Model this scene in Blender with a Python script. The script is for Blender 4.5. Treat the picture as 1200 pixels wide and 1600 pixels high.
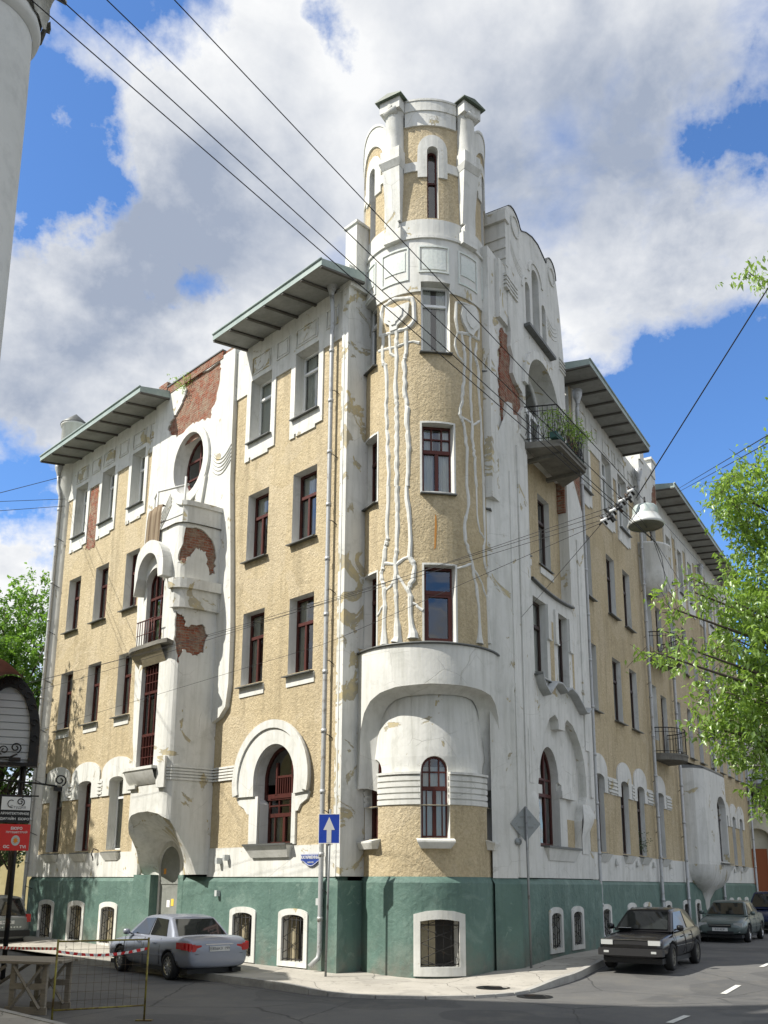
import bpy, bmesh, math, random
import numpy as np
from math import sin, cos, tan, pi, radians, sqrt, atan2, hypot
from mathutils import Vector, Matrix
from mathutils.geometry import tessellate_polygon
random.seed(7); RNG = np.random.default_rng(7)
scn = bpy.context.scene; COL = scn.collection
for o in list(bpy.data.objects): bpy.data.objects.remove(o)

# ------------------------------------------------------------ camera
cam = bpy.data.cameras.new('camera'); co = bpy.data.objects.new('camera', cam); COL.objects.link(co)
cam.sensor_fit = 'VERTICAL'; cam.sensor_height = 36.0; cam.lens = 32.51; cam.shift_y = 241/1600
cam.clip_start = 0.1; cam.clip_end = 2000
PITCH = 13.1917; ROLL = 0.3406
co.matrix_world = Matrix.Translation((0, 0, 2.05)) @ Matrix.Rotation(radians(90+PITCH), 4, 'X') @ Matrix.Rotation(radians(ROLL), 4, 'Z')
scn.camera = co
scn.render.resolution_x = 768; scn.render.resolution_y = 1024
scn.view_settings.view_transform = 'Standard'; scn.view_settings.look = 'None'; scn.view_settings.gamma = 1
scn.view_settings.use_curve_mapping = False; scn.view_settings.exposure = 0.5
SUN_AZ, SUN_EL = 250.0, 46.0

# ------------------------------------------------------------ world
world = bpy.data.worlds.new('World'); scn.world = world; world.use_nodes = True
nt = world.node_tree; nt.nodes.clear()
class NT:
    def __init__(s, t): s.t = t
    def n(s, ty, **k):
        nd = s.t.nodes.new(ty)
        for a, b in k.items():
            if a == 'ins':
                for i, v in b.items():
                    if hasattr(v, 'is_linked') or isinstance(v, bpy.types.NodeSocket): s.t.links.new(v, nd.inputs[i])
                    else: nd.inputs[i].default_value = v
            else: setattr(nd, a, b)
        return nd
    def m(s, op, a, b=0.0, c=None, clamp=False):
        d = {0: a, 1: b}
        if c is not None: d[2] = c
        return s.n('ShaderNodeMath', operation=op, use_clamp=clamp, ins=d).outputs[0]
    def mix(s, f, a, b, mode='MIX'):
        nd = s.n('ShaderNodeMix', data_type='RGBA', blend_type=mode, clamp_factor=True)
        for i, v in ((0, f), (6, a), (7, b)):
            if isinstance(v, bpy.types.NodeSocket): s.t.links.new(v, nd.inputs[i])
            else: nd.inputs[i].default_value = v if i == 0 or len(v) == 4 else (*v, 1)
        return nd.outputs[2]
    def noise(s, vec, sc, det=3, rough=.55, dist=0):
        return s.n('ShaderNodeTexNoise', ins={'Vector': vec, 'Scale': sc, 'Detail': det, 'Roughness': rough, 'Distortion': dist}).outputs[0]
    def ramp(s, f, a, b, x=0.0, y=1.0):
        return s.n('ShaderNodeMapRange', clamp=True, ins={0: f, 1: a, 2: b, 3: x, 4: y}).outputs[0]
W = NT(nt)
sky = W.n('ShaderNodeTexSky', sky_type='NISHITA', sun_disc=False, sun_elevation=radians(SUN_EL), sun_rotation=radians(SUN_AZ), air_density=1.0, dust_density=0.6, ozone_density=2.5)
skyc = W.mix(1.0, sky.outputs[0], (1.15, 1.62, 2.15), 'MULTIPLY')
tc = W.n('ShaderNodeTexCoord').outputs['Generated']
sx = W.n('ShaderNodeSeparateXYZ', ins={0: tc})
den = W.m('ADD', W.m('MAXIMUM', sx.outputs[2], 0.0), 0.32)
pv = W.n('ShaderNodeCombineXYZ', ins={0: W.m('DIVIDE', sx.outputs[0], den), 1: W.m('DIVIDE', sx.outputs[1], den), 2: 0.0}).outputs[0]
n1 = W.noise(pv, 2.6, 9, .56, .25)
n2 = W.noise(pv, 9.0, 7, .6, .3)
dens = W.m('ADD', W.m('MULTIPLY', n1, .85), W.m('MULTIPLY', n2, .34))
CLEAR = [(-0.314,0.708,0.633,0.042,1.0),(-0.262,0.699,0.666,0.028,0.9),(-0.272,0.745,0.61,0.026,0.7),(-0.325,0.729,0.603,0.034,0.9),(-0.202,0.649,0.734,0.044,1.0),(-0.06,0.664,0.745,0.025,0.9),(-0.2,0.799,0.567,0.023,0.9),(0.325,0.686,0.651,0.024,0.9),(0.312,0.85,0.425,0.099,1.5),(0.363,0.81,0.46,0.056,1.5),(0.254,0.835,0.487,0.031,0.6),(0.301,0.902,0.308,0.091,1.3),(-0.357,0.858,0.369,0.033,1.0),(-0.369,0.825,0.429,0.018,0.6),(0.378,0.895,0.239,0.113,1.2),(-0.314,0.895,0.316,0.019,0.6),(0.309,0.65,0.695,0.013,0.5),(-0.21,0.763,0.611,0.085,-0.8),(-0.159,0.693,0.703,0.063,-0.8),(0.02,0.677,0.736,0.057,-0.8),(0.171,0.698,0.695,0.111,-0.8),(-0.095,0.77,0.631,0.08,-0.8),(-0.283,0.805,0.521,0.08,-0.8),(0.262,0.779,0.57,0.053,-0.8),(0.188,0.81,0.556,0.055,-0.8),(-0.36,0.876,0.322,0.03,-0.5),(-0.242,0.682,0.69,0.022,-0.5)]
wn = W.n('ShaderNodeTexNoise', ins={'Vector': tc, 'Scale': 7.0, 'Detail': 7, 'Roughness': .62}).outputs[1]
tcw = W.n('ShaderNodeVectorMath', operation='ADD', ins={0: tc, 1: W.n('ShaderNodeVectorMath', operation='MULTIPLY', ins={0: W.n('ShaderNodeVectorMath', operation='SUBTRACT', ins={0: wn, 1: (.5, .5, .5)}).outputs[0], 1: (.26, .26, .26)}).outputs[0]}).outputs[0]
def blob(x, y, z, s):
    dd = W.n('ShaderNodeVectorMath', operation='DISTANCE', ins={0: tcw, 1: (x, y, z)}).outputs['Value']
    q = W.m('DIVIDE', dd, s*1.38)
    return W.m('POWER', 2.718, W.m('MULTIPLY', W.m('MULTIPLY', q, q), -1.0))
for x, y, z, s, w in CLEAR:
    dens = W.m('SUBTRACT', dens, W.m('MULTIPLY', blob(x, y, z, s), w*(.26 if w > 0 else .12)))
cmask = W.ramp(dens, .44, .62)
shade = W.noise(pv, 3.4, 6, .55, .2)
DARK = [(-0.187,0.77,0.61,0.067,1),(-0.258,0.798,0.545,0.055,0.8),(0.187,0.689,0.7,0.088,.75),(0.132,0.755,0.642,0.095,.6),(0.261,0.721,0.642,0.056,0.8),(-0.338,0.815,0.471,0.054,0.6),(-0.078,0.802,0.592,0.051,0.4)]
dk = None
for x, y, z, s, w in DARK:
    b = W.m('MULTIPLY', blob(x, y, z, s), w*.26); dk = b if dk is None else W.m('ADD', dk, b)
sh2 = W.noise(pv, 7.5, 6, .6, .4)
thick = W.m('ADD', W.m('ADD', W.m('MULTIPLY', shade, .75), W.m('MULTIPLY', sh2, .38)), W.m('ADD', dk, W.m('MULTIPLY', W.m('SUBTRACT', dens, .62), .35)))
gr = W.ramp(thick, .535, .90)
CLOUD = 9.2
cc = W.mix(gr, (CLOUD*.98, CLOUD*.99, CLOUD*1.0), (CLOUD*.38, CLOUD*.44, CLOUD*.56))
bg = W.n('ShaderNodeBackground', ins={0: W.mix(cmask, skyc, cc), 1: 0.076})
W.n('ShaderNodeOutputWorld', ins={0: bg.outputs[0]})

sun = bpy.data.lights.new('sun', 'SUN'); so = bpy.data.objects.new('sun', sun); COL.objects.link(so)
sun.energy = 5.0; sun.angle = radians(.55); sun.color = (1.0, .955, .87)
az, el = radians(SUN_AZ), radians(SUN_EL)
sd = Vector((sin(az)*cos(el), cos(az)*cos(el), sin(el)))
so.rotation_euler = sd.to_track_quat('Z', 'Y').to_euler(); so.location = (-20, -10, 40)

# ------------------------------------------------------------ materials
MATS = {}
def mat(name, build=None, color=(.5, .5, .5), rough=.8, metal=0, spec=.4):
    if name in MATS: return MATS[name]
    m = bpy.data.materials.new(name); m.use_nodes = True
    t = NT(m.node_tree); b = m.node_tree.nodes['Principled BSDF']
    b.inputs['Base Color'].default_value = (*color, 1); b.inputs['Roughness'].default_value = rough
    b.inputs['Metallic'].default_value = metal; b.inputs['Specular IOR Level'].default_value = spec
    if build: build(t, b)
    MATS[name] = m; return m
def lk(t, a, b): t.t.links.new(a, b)
def pos(t): return t.n('ShaderNodeNewGeometry').outputs['Position']
def zc(t): return t.n('ShaderNodeSeparateXYZ', ins={0: pos(t)}).outputs[2]
def bump(t, b, h, st=.5, d=.02):
    lk(t, t.n('ShaderNodeBump', ins={'Strength': st, 'Distance': d, 'Height': h}).outputs[0], b.inputs['Normal'])
def stretch(t, sx_, sy_, sz_):
    return t.n('ShaderNodeVectorMath', operation='MULTIPLY', ins={0: pos(t), 1: (sx_, sy_, sz_)}).outputs[0]

def b_stucco(t, b):
    p = pos(t)
    big = t.noise(p, .55, 5, .6); fine = t.noise(p, 14, 5, .65); mid = t.noise(p, 3.2, 4, .6, .5)
    streak = t.noise(stretch(t, 2.2, 2.2, .22), 1.6, 4, .6)
    c = t.mix(t.ramp(big, .3, .7), (.48, .395, .245), (.58, .49, .33))
    c = t.mix(t.ramp(streak, .48, .74, 0, .62), c, (.28, .235, .155))
    patch = t.ramp(t.noise(p, .42, 3, .5, 1.2), .56, .575, 0, .5); c = t.mix(patch, c, (.55, .47, .33))
    soot = t.ramp(t.noise(p, 1.3, 6, .68, .4), .57, .8, 0, .5); c = t.mix(soot, c, (.22, .19, .13))
    c = t.mix(t.ramp(mid, .58, .8, 0, .35), c, (.60, .53, .39))
    c = t.mix(t.ramp(fine, .35, .62, .4, 0), c, (.26, .20, .12))
    lk(t, c, b.inputs['Base Color']); b.inputs['Roughness'].default_value = .95; b.inputs['Specular IOR Level'].default_value = .15
    n = t.noise(p, 16, 4, .7, .6); n2 = t.noise(p, 5.5, 3, .6, .8)
    bump(t, b, t.m('ADD', t.m('MULTIPLY', n, .65), t.m('MULTIPLY', n2, .5)), .75, .085)
def b_white(t, b, peel=.0):
    p = pos(t)
    big = t.noise(p, .8, 5, .62); mid = t.noise(p, 4, 6, .65, .3); st = t.noise(stretch(t, 3, 3, .3), 1.8, 5, .65)
    c = t.mix(t.ramp(big, .3, .75), (.56, .56, .525), (.69, .685, .645))
    c = t.mix(t.ramp(st, .46, .74, 0, .62), c, (.40, .40, .355))
    c = t.mix(t.ramp(t.noise(p, 1.7, 7, .7, .5), .54, .72, 0, .5), c, (.36, .365, .32))
    c = t.mix(t.ramp(mid, .56, .72, 0, .35), c, (.55, .545, .50))
    cr = t.n('ShaderNodeTexVoronoi', feature='DISTANCE_TO_EDGE', ins={'Vector': t.mix(.12, p, t.n('ShaderNodeTexNoise', ins={'Vector': p, 'Scale': 2.0, 'Detail': 4}).outputs[1]), 'Scale': .9}).outputs[0]
    crk = t.m('MULTIPLY', t.ramp(cr, .0, .006, 1, 0), t.ramp(big, .45, .6))
    c = t.mix(t.m('MULTIPLY', crk, .45), c, (.25, .24, .2))
    pm = t.ramp(t.noise(p, 1.15, 8, .62, .9), .635 - peel, .643 - peel)
    c = t.mix(pm, c, t.mix(t.ramp(mid, .42, .6), (.36, .33, .25), (.47, .40, .24)))
    lk(t, c, b.inputs['Base Color']); b.inputs['Roughness'].default_value = .9; b.inputs['Specular IOR Level'].default_value = .2
    h = t.m('ADD', t.m('MULTIPLY', t.noise(p, 7, 5, .6), .5), t.m('MULTIPLY', pm, -.9))
    bump(t, b, t.m('SUBTRACT', h, t.m('MULTIPLY', crk, .4)), .55, .025)
def b_green(t, b):
    p = pos(t); big = t.noise(p, .7, 5, .6); st = t.noise(stretch(t, 2, 2, .25), 1.6, 5, .6)
    c = t.mix(t.ramp(big, .3, .7), (.080, .142, .118), (.114, .188, .158))
    c = t.mix(t.ramp(st, .45, .72, 0, .6), c, (.055, .10, .085))
    c = t.mix(t.ramp(t.noise(p, 1.1, 7, .7, .7), .53, .62, 0, .55), c, (.16, .235, .20))
    c = t.mix(t.ramp(t.noise(p, 3, 6, .7, .8), .62, .66, 0, .5), c, (.20, .28, .24))
    low = t.ramp(zc(t), .95, .05); g = t.m('MULTIPLY', low, t.ramp(t.noise(p, 2.2, 4), .35, .65))
    c = t.mix(t.m('MULTIPLY', g, .85), c, (.15, .145, .12))
    lk(t, c, b.inputs['Base Color']); b.inputs['Roughness'].default_value = .62; b.inputs['Specular IOR Level'].default_value = .35
    bump(t, b, t.m('ADD', t.noise(p, 5, 5, .6, .5), t.m('MULTIPLY', t.noise(p, 1.3, 3), 1.4)), .6, .045)
def b_brick(t, b):
    uv = t.n('ShaderNodeUVMap').outputs[0]
    bt = t.n('ShaderNodeTexBrick', offset=.5, ins={'Vector': uv, 'Color1': (.33, .095, .05, 1), 'Color2': (.24, .075, .045, 1), 'Mortar': (.33, .27, .21, 1), 'Scale': 1.0, 'Mortar Size': .012, 'Mortar Smooth': .3, 'Bias': .0, 'Brick Width': .27, 'Row Height': .082})
    p = pos(t); nn = t.noise(p, 3.0, 6, .7, .6)
    c = t.mix(t.ramp(nn, .42, .60, 0, .85), bt.outputs[0], (.33, .27, .20))
    c = t.mix(t.ramp(t.noise(p, 9, 4), .45, .7, 0, .5), c, (.15, .05, .035))
    lk(t, c, b.inputs['Base Color']); b.inputs['Roughness'].default_value = .95; b.inputs['Specular IOR Level'].default_value = .1
    bump(t, b, t.m('ADD', t.m('MULTIPLY', bt.outputs['Fac'], -1.2), t.m('MULTIPLY', t.noise(p, 12, 5, .7), 1.6)), .9, .05)
def b_concrete(col, col2, sc=2.0, bs=.5, rough=.9):
    def f(t, b):
        p = pos(t); c = t.mix(t.ramp(t.noise(p, sc, 6, .62), .3, .7), col, col2)
        c = t.mix(t.ramp(t.noise(p, sc*6, 5, .7), .5, .75, 0, .4), c, tuple(v*.6 for v in col))
        lk(t, c, b.inputs['Base Color']); b.inputs['Roughness'].default_value = rough; b.inputs['Specular IOR Level'].default_value = .25
        bump(t, b, t.noise(p, sc*9, 4, .7), bs, .02)
    return f
def b_asphalt(t, b):
    p = pos(t); f = t.noise(p, 95, 3, .7); big = t.noise(p, .45, 6, .6)
    c = t.mix(t.ramp(big, .3, .7), (.080, .080, .080), (.125, .122, .115))
    c = t.mix(t.ramp(f, .5, .72, 0, .55), c, (.22, .215, .205))
    vor = t.n('ShaderNodeTexVoronoi', feature='DISTANCE_TO_EDGE', ins={'Vector': t.mix(.2, p, t.n('ShaderNodeTexNoise', ins={'Vector': p, 'Scale': 1.3, 'Detail': 5}).outputs[1]), 'Scale': .32}).outputs[0]
    cr = t.ramp(vor, 0, .006, 1, 0)
    c = t.mix(t.m('MULTIPLY', cr, .7), c, (.02, .02, .02))
    pt = t.ramp(t.noise(p, .35, 2, .4), .53, .54, 0, .6); c = t.mix(pt, c, (.070, .070, .070))
    c = t.mix(t.ramp(t.noise(p, 2.6, 5, .7, 1.0), .66, .70, 0, .6), c, (.20, .195, .18)); dust = t.ramp(t.noise(p, 1.2, 6, .7), .52, .72, 0, .6); c = t.mix(dust, c, (.16, .15, .13))
    lk(t, c, b.inputs['Base Color']); b.inputs['Roughness'].default_value = .88
    bump(t, b, t.m('SUBTRACT', f, t.m('MULTIPLY', cr, 2.0)), .5, .012)
def b_pave(t, b):
    p = pos(t); f = t.noise(p, 60, 3, .7)
    c = t.mix(t.ramp(t.noise(p, .8, 6, .62), .3, .7), (.36, .335, .29), (.47, .44, .385))
    c = t.mix(t.ramp(f, .45, .75, 0, .4), c, (.17, .16, .14))
    c = t.mix(t.ramp(t.noise(p, 3.2, 6, .7, .6), .56, .66, 0, .6), c, (.15, .14, .12))
    vv = t.n('ShaderNodeTexVoronoi', feature='DISTANCE_TO_EDGE', ins={'Vector': t.mix(.2, p, t.n('ShaderNodeTexNoise', ins={'Vector': p, 'Scale': 1.6, 'Detail': 5}).outputs[1]), 'Scale': .55}).outputs[0]
    c = t.mix(t.ramp(vv, .0, .008, .75, 0), c, (.06, .055, .05)); c = t.mix(t.ramp(t.noise(p, .5, 2, .4), .54, .55, 0, .4), c, (.24, .225, .20))
    c = t.mix(t.ramp(t.noise(p, 38, 2, .5), .70, .74, 0, .7), c, (.10, .095, .08))
    lk(t, c, b.inputs['Base Color']); b.inputs['Roughness'].default_value = .93; bump(t, b, f, .4, .01)
def b_glass(t, b):
    tr = t.n('ShaderNodeBsdfTransparent', ins={0: (.78, .82, .80, 1)}); gl = t.n('ShaderNodeBsdfGlossy', ins={0: (1, 1, 1, 1), 1: .015})
    p = pos(t); bp = t.n('ShaderNodeBump', ins={'Strength': .12, 'Distance': .05, 'Height': t.noise(p, 1.1, 2)}); lk(t, bp.outputs[0], gl.inputs['Normal'])
    fr = t.n('ShaderNodeFresnel', ins={0: 1.55}).outputs[0]; fac = t.m('ADD', t.m('MULTIPLY', fr, 1.3), .05, clamp=True)
    mx = t.n('ShaderNodeMixShader', ins={0: fac, 1: tr.outputs[0], 2: gl.outputs[0]})
    lk(t, mx.outputs[0], t.t.nodes['Material Output'].inputs[0])
def b_leaf(c1, c2):
    def f(t, b):
        oi = t.n('ShaderNodeAttribute', attribute_name='tint').outputs['Fac']
        c = t.mix(oi, c1, c2)
        d = t.n('ShaderNodeBsdfDiffuse', ins={0: c}); tl = t.n('ShaderNodeBsdfTranslucent', ins={0: t.mix(.5, c, (c2[0]*1.5, c2[1]*1.6, c2[2]))})
        g = t.n('ShaderNodeBsdfGlossy', ins={1: .42, 0: (.9, .95, .9, 1)})
        m1 = t.n('ShaderNodeMixShader', ins={0: .48, 1: d.outputs[0], 2: tl.outputs[0]})
        m2 = t.n('ShaderNodeMixShader', ins={0: .07, 1: m1.outputs[0], 2: g.outputs[0]})
        lk(t, m2.outputs[0], t.t.nodes['Material Output'].inputs[0])
    return f
def b_metalrust(col, rust, amt=.5):
    def f(t, b):
        p = pos(t); k = t.ramp(t.noise(p, 5, 6, .7, .4), .62-amt*.2, .72-amt*.1)
        lk(t, t.mix(k, col, rust), b.inputs['Base Color']); b.inputs['Roughness'].default_value = .5
        b.inputs['Metallic'].default_value = .35; bump(t, b, t.noise(p, 20, 3), .3, .01)
    return f
def b_bark(t, b):
    p = stretch(t, 8, 8, 1.5); n = t.noise(p, 2, 5, .7); lk(t, t.mix(n, (.03, .024, .018), (.14, .11, .08)), b.inputs['Base Color']); bump(t, b, n, 1, .04)
def b_wood(t, b):
    n = t.noise(stretch(t, 3, 3, 12), 2, 5, .7); lk(t, t.mix(n, (.14, .12, .09), (.34, .30, .24)), b.inputs['Base Color']); bump(t, b, n, .6, .01)
STUCCO = mat('ochre_stucco', b_stucco); WHITE = mat('white_plaster', b_white)
PEEL = mat('peeling_plaster', lambda t, b: b_white(t, b, .085)); GREEN = mat('green_paint', b_green); BRICK = mat('red_brick', b_brick)
CLEAN = mat('clean_plaster', lambda t, b: b_white(t, b, -.3))
RENDER_ = mat('bare_render', b_concrete((.25, .22, .15), (.36, .31, .21), 2.5, .8))
CONC = mat('concrete', b_concrete((.22, .215, .20), (.34, .33, .31))); DCONC = mat('dark_concrete', b_concrete((.12, .115, .10), (.22, .21, .18)))
SOFFIT = mat('soffit_board', b_concrete((.22, .225, .21), (.33, .335, .32), 1.6, .2)); RIB = mat('soffit_rib', color=(.09, .085, .075))
COPPER = mat('green_roof_metal', b_concrete((.22, .28, .26), (.36, .42, .39), 1.2, .2, .5))
PIPE = mat('zinc_pipe', b_metalrust((.42, .43, .43), (.24, .22, .19), .3)); IRON = mat('black_iron', b_metalrust((.018, .018, .018), (.06, .035, .02), .4))
FRAME = mat('red_brown_frame', b_metalrust((.082, .022, .017), (.045, .018, .014), .4)); WFRAME = mat('white_frame', color=(.78, .79, .78), rough=.4)
DFRAME = mat('dark_frame', color=(.04, .022, .018), rough=.5)
GLASS = mat('window_glass', b_glass); INT = mat('dark_room', color=(.035, .033, .03), rough=1)
CURT = mat('net_curtain', color=(.66, .66, .62), rough=.9); SILLM = mat('sill_metal', b_metalrust((.12, .125, .12), (.07, .065, .05), .4))
ASPH = mat('asphalt', b_asphalt); PAVE = mat('pavement_asphalt', b_pave); KERB = mat('kerb_stone', b_concrete((.28, .27, .25), (.40, .39, .36), 3))
WIREM = mat('wire', color=(.012, .012, .014), rough=.6)

# ------------------------------------------------------------ objects
def prop(o, label=None, cat=None, group=None, kind=None):
    if label: o['label'] = label
    if cat: o['category'] = cat
    if group: o['group'] = group
    if kind: o['kind'] = kind
    return o
def thing(name, label, cat, loc=(0, 0, 0), rz=0, group=None):
    o = bpy.data.objects.new(name, None); COL.objects.link(o); o.empty_display_size = .3
    o.matrix_world = Matrix.Translation(loc) @ Matrix.Rotation(rz, 4, 'Z'); return prop(o, label, cat, group)
class G:
    def __init__(s): s.v = []; s.f = []; s.m = []; s.u = []; s.sm = []
    def add(s, vs, fs, mi=0, uv=None, sm=False):
        k = len(s.v); s.v += [tuple(v) for v in vs]
        s.u += (uv if uv else [(v[0], v[2]) for v in vs])
        for f in fs: s.f.append(tuple(k+i for i in f)); s.m.append(mi); s.sm.append(sm)
        return s
    def build(s, name, mats, parent=None, label=None, world=False, bevel=0, sub=0, fix=True):
        me = bpy.data.meshes.new(name); me.from_pydata(s.v, [], s.f)
        if not isinstance(mats, (list, tuple)): mats = [mats]
        for m in mats: me.materials.append(m)
        me.polygons.foreach_set('material_index', s.m); me.polygons.foreach_set('use_smooth', s.sm)
        uvl = me.uv_layers.new(name='UVMap'); idx = np.zeros(len(me.loops), dtype=np.int32); me.loops.foreach_get('vertex_index', idx)
        if len(idx): uvl.data.foreach_set('uv', np.array(s.u, dtype=np.float32)[idx].ravel())
        if fix:
            bm = bmesh.new(); bm.from_mesh(me); bmesh.ops.remove_doubles(bm, verts=bm.verts, dist=1e-4); bmesh.ops.recalc_face_normals(bm, faces=bm.faces)
            bm.to_mesh(me); bm.free()
        me.update()
        o = bpy.data.objects.new(name, me); COL.objects.link(o)
        if bevel: md = o.modifiers.new('bevel', 'BEVEL'); md.width = bevel; md.segments = 2; md.limit_method = 'ANGLE'
        if sub: md = o.modifiers.new('sub', 'SUBSURF'); md.levels = sub; md.render_levels = sub
        if parent is not None:
            o.parent = parent
            if parent.type == 'EMPTY' and not world: o.matrix_parent_inverse = parent.matrix_basis.inverted()
        if label: o['label'] = label
        return o
    # ---- shapes; fr maps local (x,y,z) -> world, fr.step = max x size
    def box(s, fr, x0, x1, y0, y1, z0, z1, mi=0):
        st = getattr(fr, 'step', None); n = max(1, int(math.ceil(abs(x1-x0)/st))) if st else 1
        vs = []; uv = []
        for i in range(n+1):
            x = x0+(x1-x0)*i/n
            for (y, z) in ((y0, z0), (y1, z0), (y1, z1), (y0, z1)):
                vs.append(fr(x, y, z)); uv.append((x*(fr.us if st else 1)+y, z))
        fs = [(0, 1, 2, 3), tuple(4*n+i for i in (3, 2, 1, 0))]
        for i in range(n):
            for k in range(4): a = 4*i+k; b = 4*i+(k+1) % 4; fs.append((a, b, b+4, a+4))
        return s.add(vs, fs, mi, uv)
    def panel(s, fr, out, holes=(), y0=0.0, y1=.1, mf=0, ms=0, back=False, hs=None, hy=None):
        polys = [[Vector((p[0], 0, p[1])) for p in out]] + [[Vector((p[0], 0, p[1])) for p in h] for h in holes]
        tris = tessellate_polygon([[Vector((v.x, v.z, 0)) for v in p] for p in polys])
        flat = [v for p in polys for v in p]; bm = bmesh.new(); bv = [bm.verts.new(v) for v in flat]
        for t in tris:
            try: bm.faces.new([bv[i] for i in t])
            except ValueError: pass
        loose = [v for v in bm.verts if not v.link_faces]
        st = getattr(fr, 'step', None)
        if st:
            xs = [v.x for v in flat]; a = math.floor(min(xs)/st)+1
            while a*st < max(xs)-1e-6:
                bmesh.ops.bisect_plane(bm, geom=list(bm.verts)+list(bm.edges)+list(bm.faces), plane_co=(a*st, 0, 0), plane_no=(1, 0, 0)); a += 1
        bm.verts.ensure_lookup_table(); bm.verts.index_update()
        us = fr.us if st else 1
        co_ = [v.co.copy() for v in bm.verts]
        s.add([fr(c.x, y0, c.z) for c in co_], [tuple(v.index for v in f.verts) for f in bm.faces], mf, [(c.x*us, c.z) for c in co_])
        if back: s.add([fr(c.x, y1, c.z) for c in co_], [tuple(v.index for v in f.verts) for f in bm.faces], mf, [(c.x*us, c.z) for c in co_])
        ox0, ox1 = min(p[0] for p in out), max(p[0] for p in out)
        for e in bm.edges:
            if e.is_boundary:
                a, b = e.verts[0].co, e.verts[1].co
                s.add([fr(a.x, y0, a.z), fr(b.x, y0, b.z), fr(b.x, y1, b.z), fr(a.x, y1, a.z)], [(0, 1, 2, 3)], ms,
                      [(a.x*us, a.z), (b.x*us, b.z), (b.x*us+.1, b.z), (a.x*us+.1, a.z)])
        bm.free(); return s
    def tube(s, fr, pts, r, n=6, mi=0, cap=True, sm=True):
        P = [Vector(fr(*p)) for p in pts]; rs = r if isinstance(r, (list, tuple)) else [r]*len(P)
        N = len(P); vs = []; up = None
        for i in range(N):
            d = (P[min(i+1, N-1)]-P[max(i-1, 0)]).normalized()
            if up is None:
                up = Vector((0, 0, 1)) if abs(d.z) < .9 else Vector((1, 0, 0))
            a = d.cross(up).normalized(); b = a.cross(d).normalized(); up = b
            for k in range(n):
                t = 2*pi*k/n; vs.append(P[i]+a*(cos(t)*rs[i])+b*(sin(t)*rs[i]))
        fs = [(i*n+k, i*n+(k+1) % n, (i+1)*n+(k+1) % n, (i+1)*n+k) for i in range(N-1) for k in range(n)]
        if cap: fs += [tuple(range(n)), tuple((N-1)*n+k for k in range(n))]
        return s.add(vs, fs, mi, None, sm)
    def lathe(s, fr, c, prof, n=20, mi=0, a0=0, a1=2*pi, sm=True):
        vs = []; full = abs(a1-a0-2*pi) < 1e-6; m = n if full else n+1
        for (r, z) in prof:
            for k in range(m):
                t = a0+(a1-a0)*k/n; vs.append(fr(c[0]+r*cos(t), c[1]+r*sin(t), c[2]+z))
        fs = [(i*m+k, i*m+(k+1) % m, (i+1)*m+(k+1) % m, (i+1)*m+k) for i in range(len(prof)-1) for k in range(n)]
        return s.add(vs, fs, mi, None, sm)
    def loft(s, fr, rings, closed=False, mi=0, sm=True):
        n = len(rings[0]); vs = [fr(*p) for r_ in rings for p in r_]
        fs = [(i*n+k, i*n+(k+1) % n, (i+1)*n+(k+1) % n, (i+1)*n+k) for i in range(len(rings)-1) for k in range(n if closed else n-1)]
        return s.add(vs, fs, mi, None, sm)
def I(x, y, z): return (x, y, z)

# ------------------------------------------------------------ frames of the corner house
KX, KY = 1.33735, 20.34730
class Fr:
    def __init__(s, ox, oy, e1, e2, z=0): s.o = (ox, oy); s.e1 = e1; s.e2 = e2; s.z = z
    def __call__(s, x, y, z): return (s.o[0]+s.e1[0]*x+s.e2[0]*y, s.o[1]+s.e1[1]*x+s.e2[1]*y, z+s.z)
DL = (-.703226, .710967); DR = (.513018, .858378)
L = Fr(KX, KY, (-DL[0], -DL[1]), (.710967, .703226)); R = Fr(KX, KY, DR, (-.858378, .513018))
TCX, TCY, TR = 1.12, 23.65, 1.74
class Cy:
    def __init__(s, r=TR, step=5.0): s.r = r; s.step = step; s.us = radians(1)*r
    def __call__(s, x, y, z):
        t = radians(x); q = s.r-y; return (TCX+q*sin(t), TCY-q*cos(t), z)
T = Cy()
def Tp(th, r=TR):
    t = radians(th); return Fr(TCX+r*sin(t), TCY-r*cos(t), (cos(t), sin(t)), (-sin(t), cos(t)))
def rect(x0, x1, z0, z1): return [(x0, z0), (x1, z0), (x1, z1), (x0, z1)]
def arch(x0, x1, z0, z1, rise=None, n=12):
    w = (x1-x0)/2; rise = w if rise is None else rise; c = (x0+x1)/2; zs = z1-rise
    return [(x0, z0), (x1, z0)] + [(c+w*cos(pi*k/n), zs+rise*sin(pi*k/n)) for k in range(n+1)]
def ell(cx, cz, rx, rz, n=28): return [(cx+rx*cos(2*pi*k/n), cz+rz*sin(2*pi*k/n)) for k in range(n)]
def jag(pts, amp=.05, sub=4):
    out = []; sub = sub+3
    for i, p in enumerate(pts):
        q = pts[(i+1) % len(pts)]
        for k in range(sub):
            t = k/sub; a = amp if k else amp*.3
            out.append((p[0]+(q[0]-p[0])*t+random.uniform(-a, a), p[1]+(q[1]-p[1])*t+random.uniform(-a, a)))
    return out

house = thing('corner_house', 'four storey ochre and white plaster corner house with round tower and peeling walls', 'building', L(-9, -.2, 0))

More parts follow.
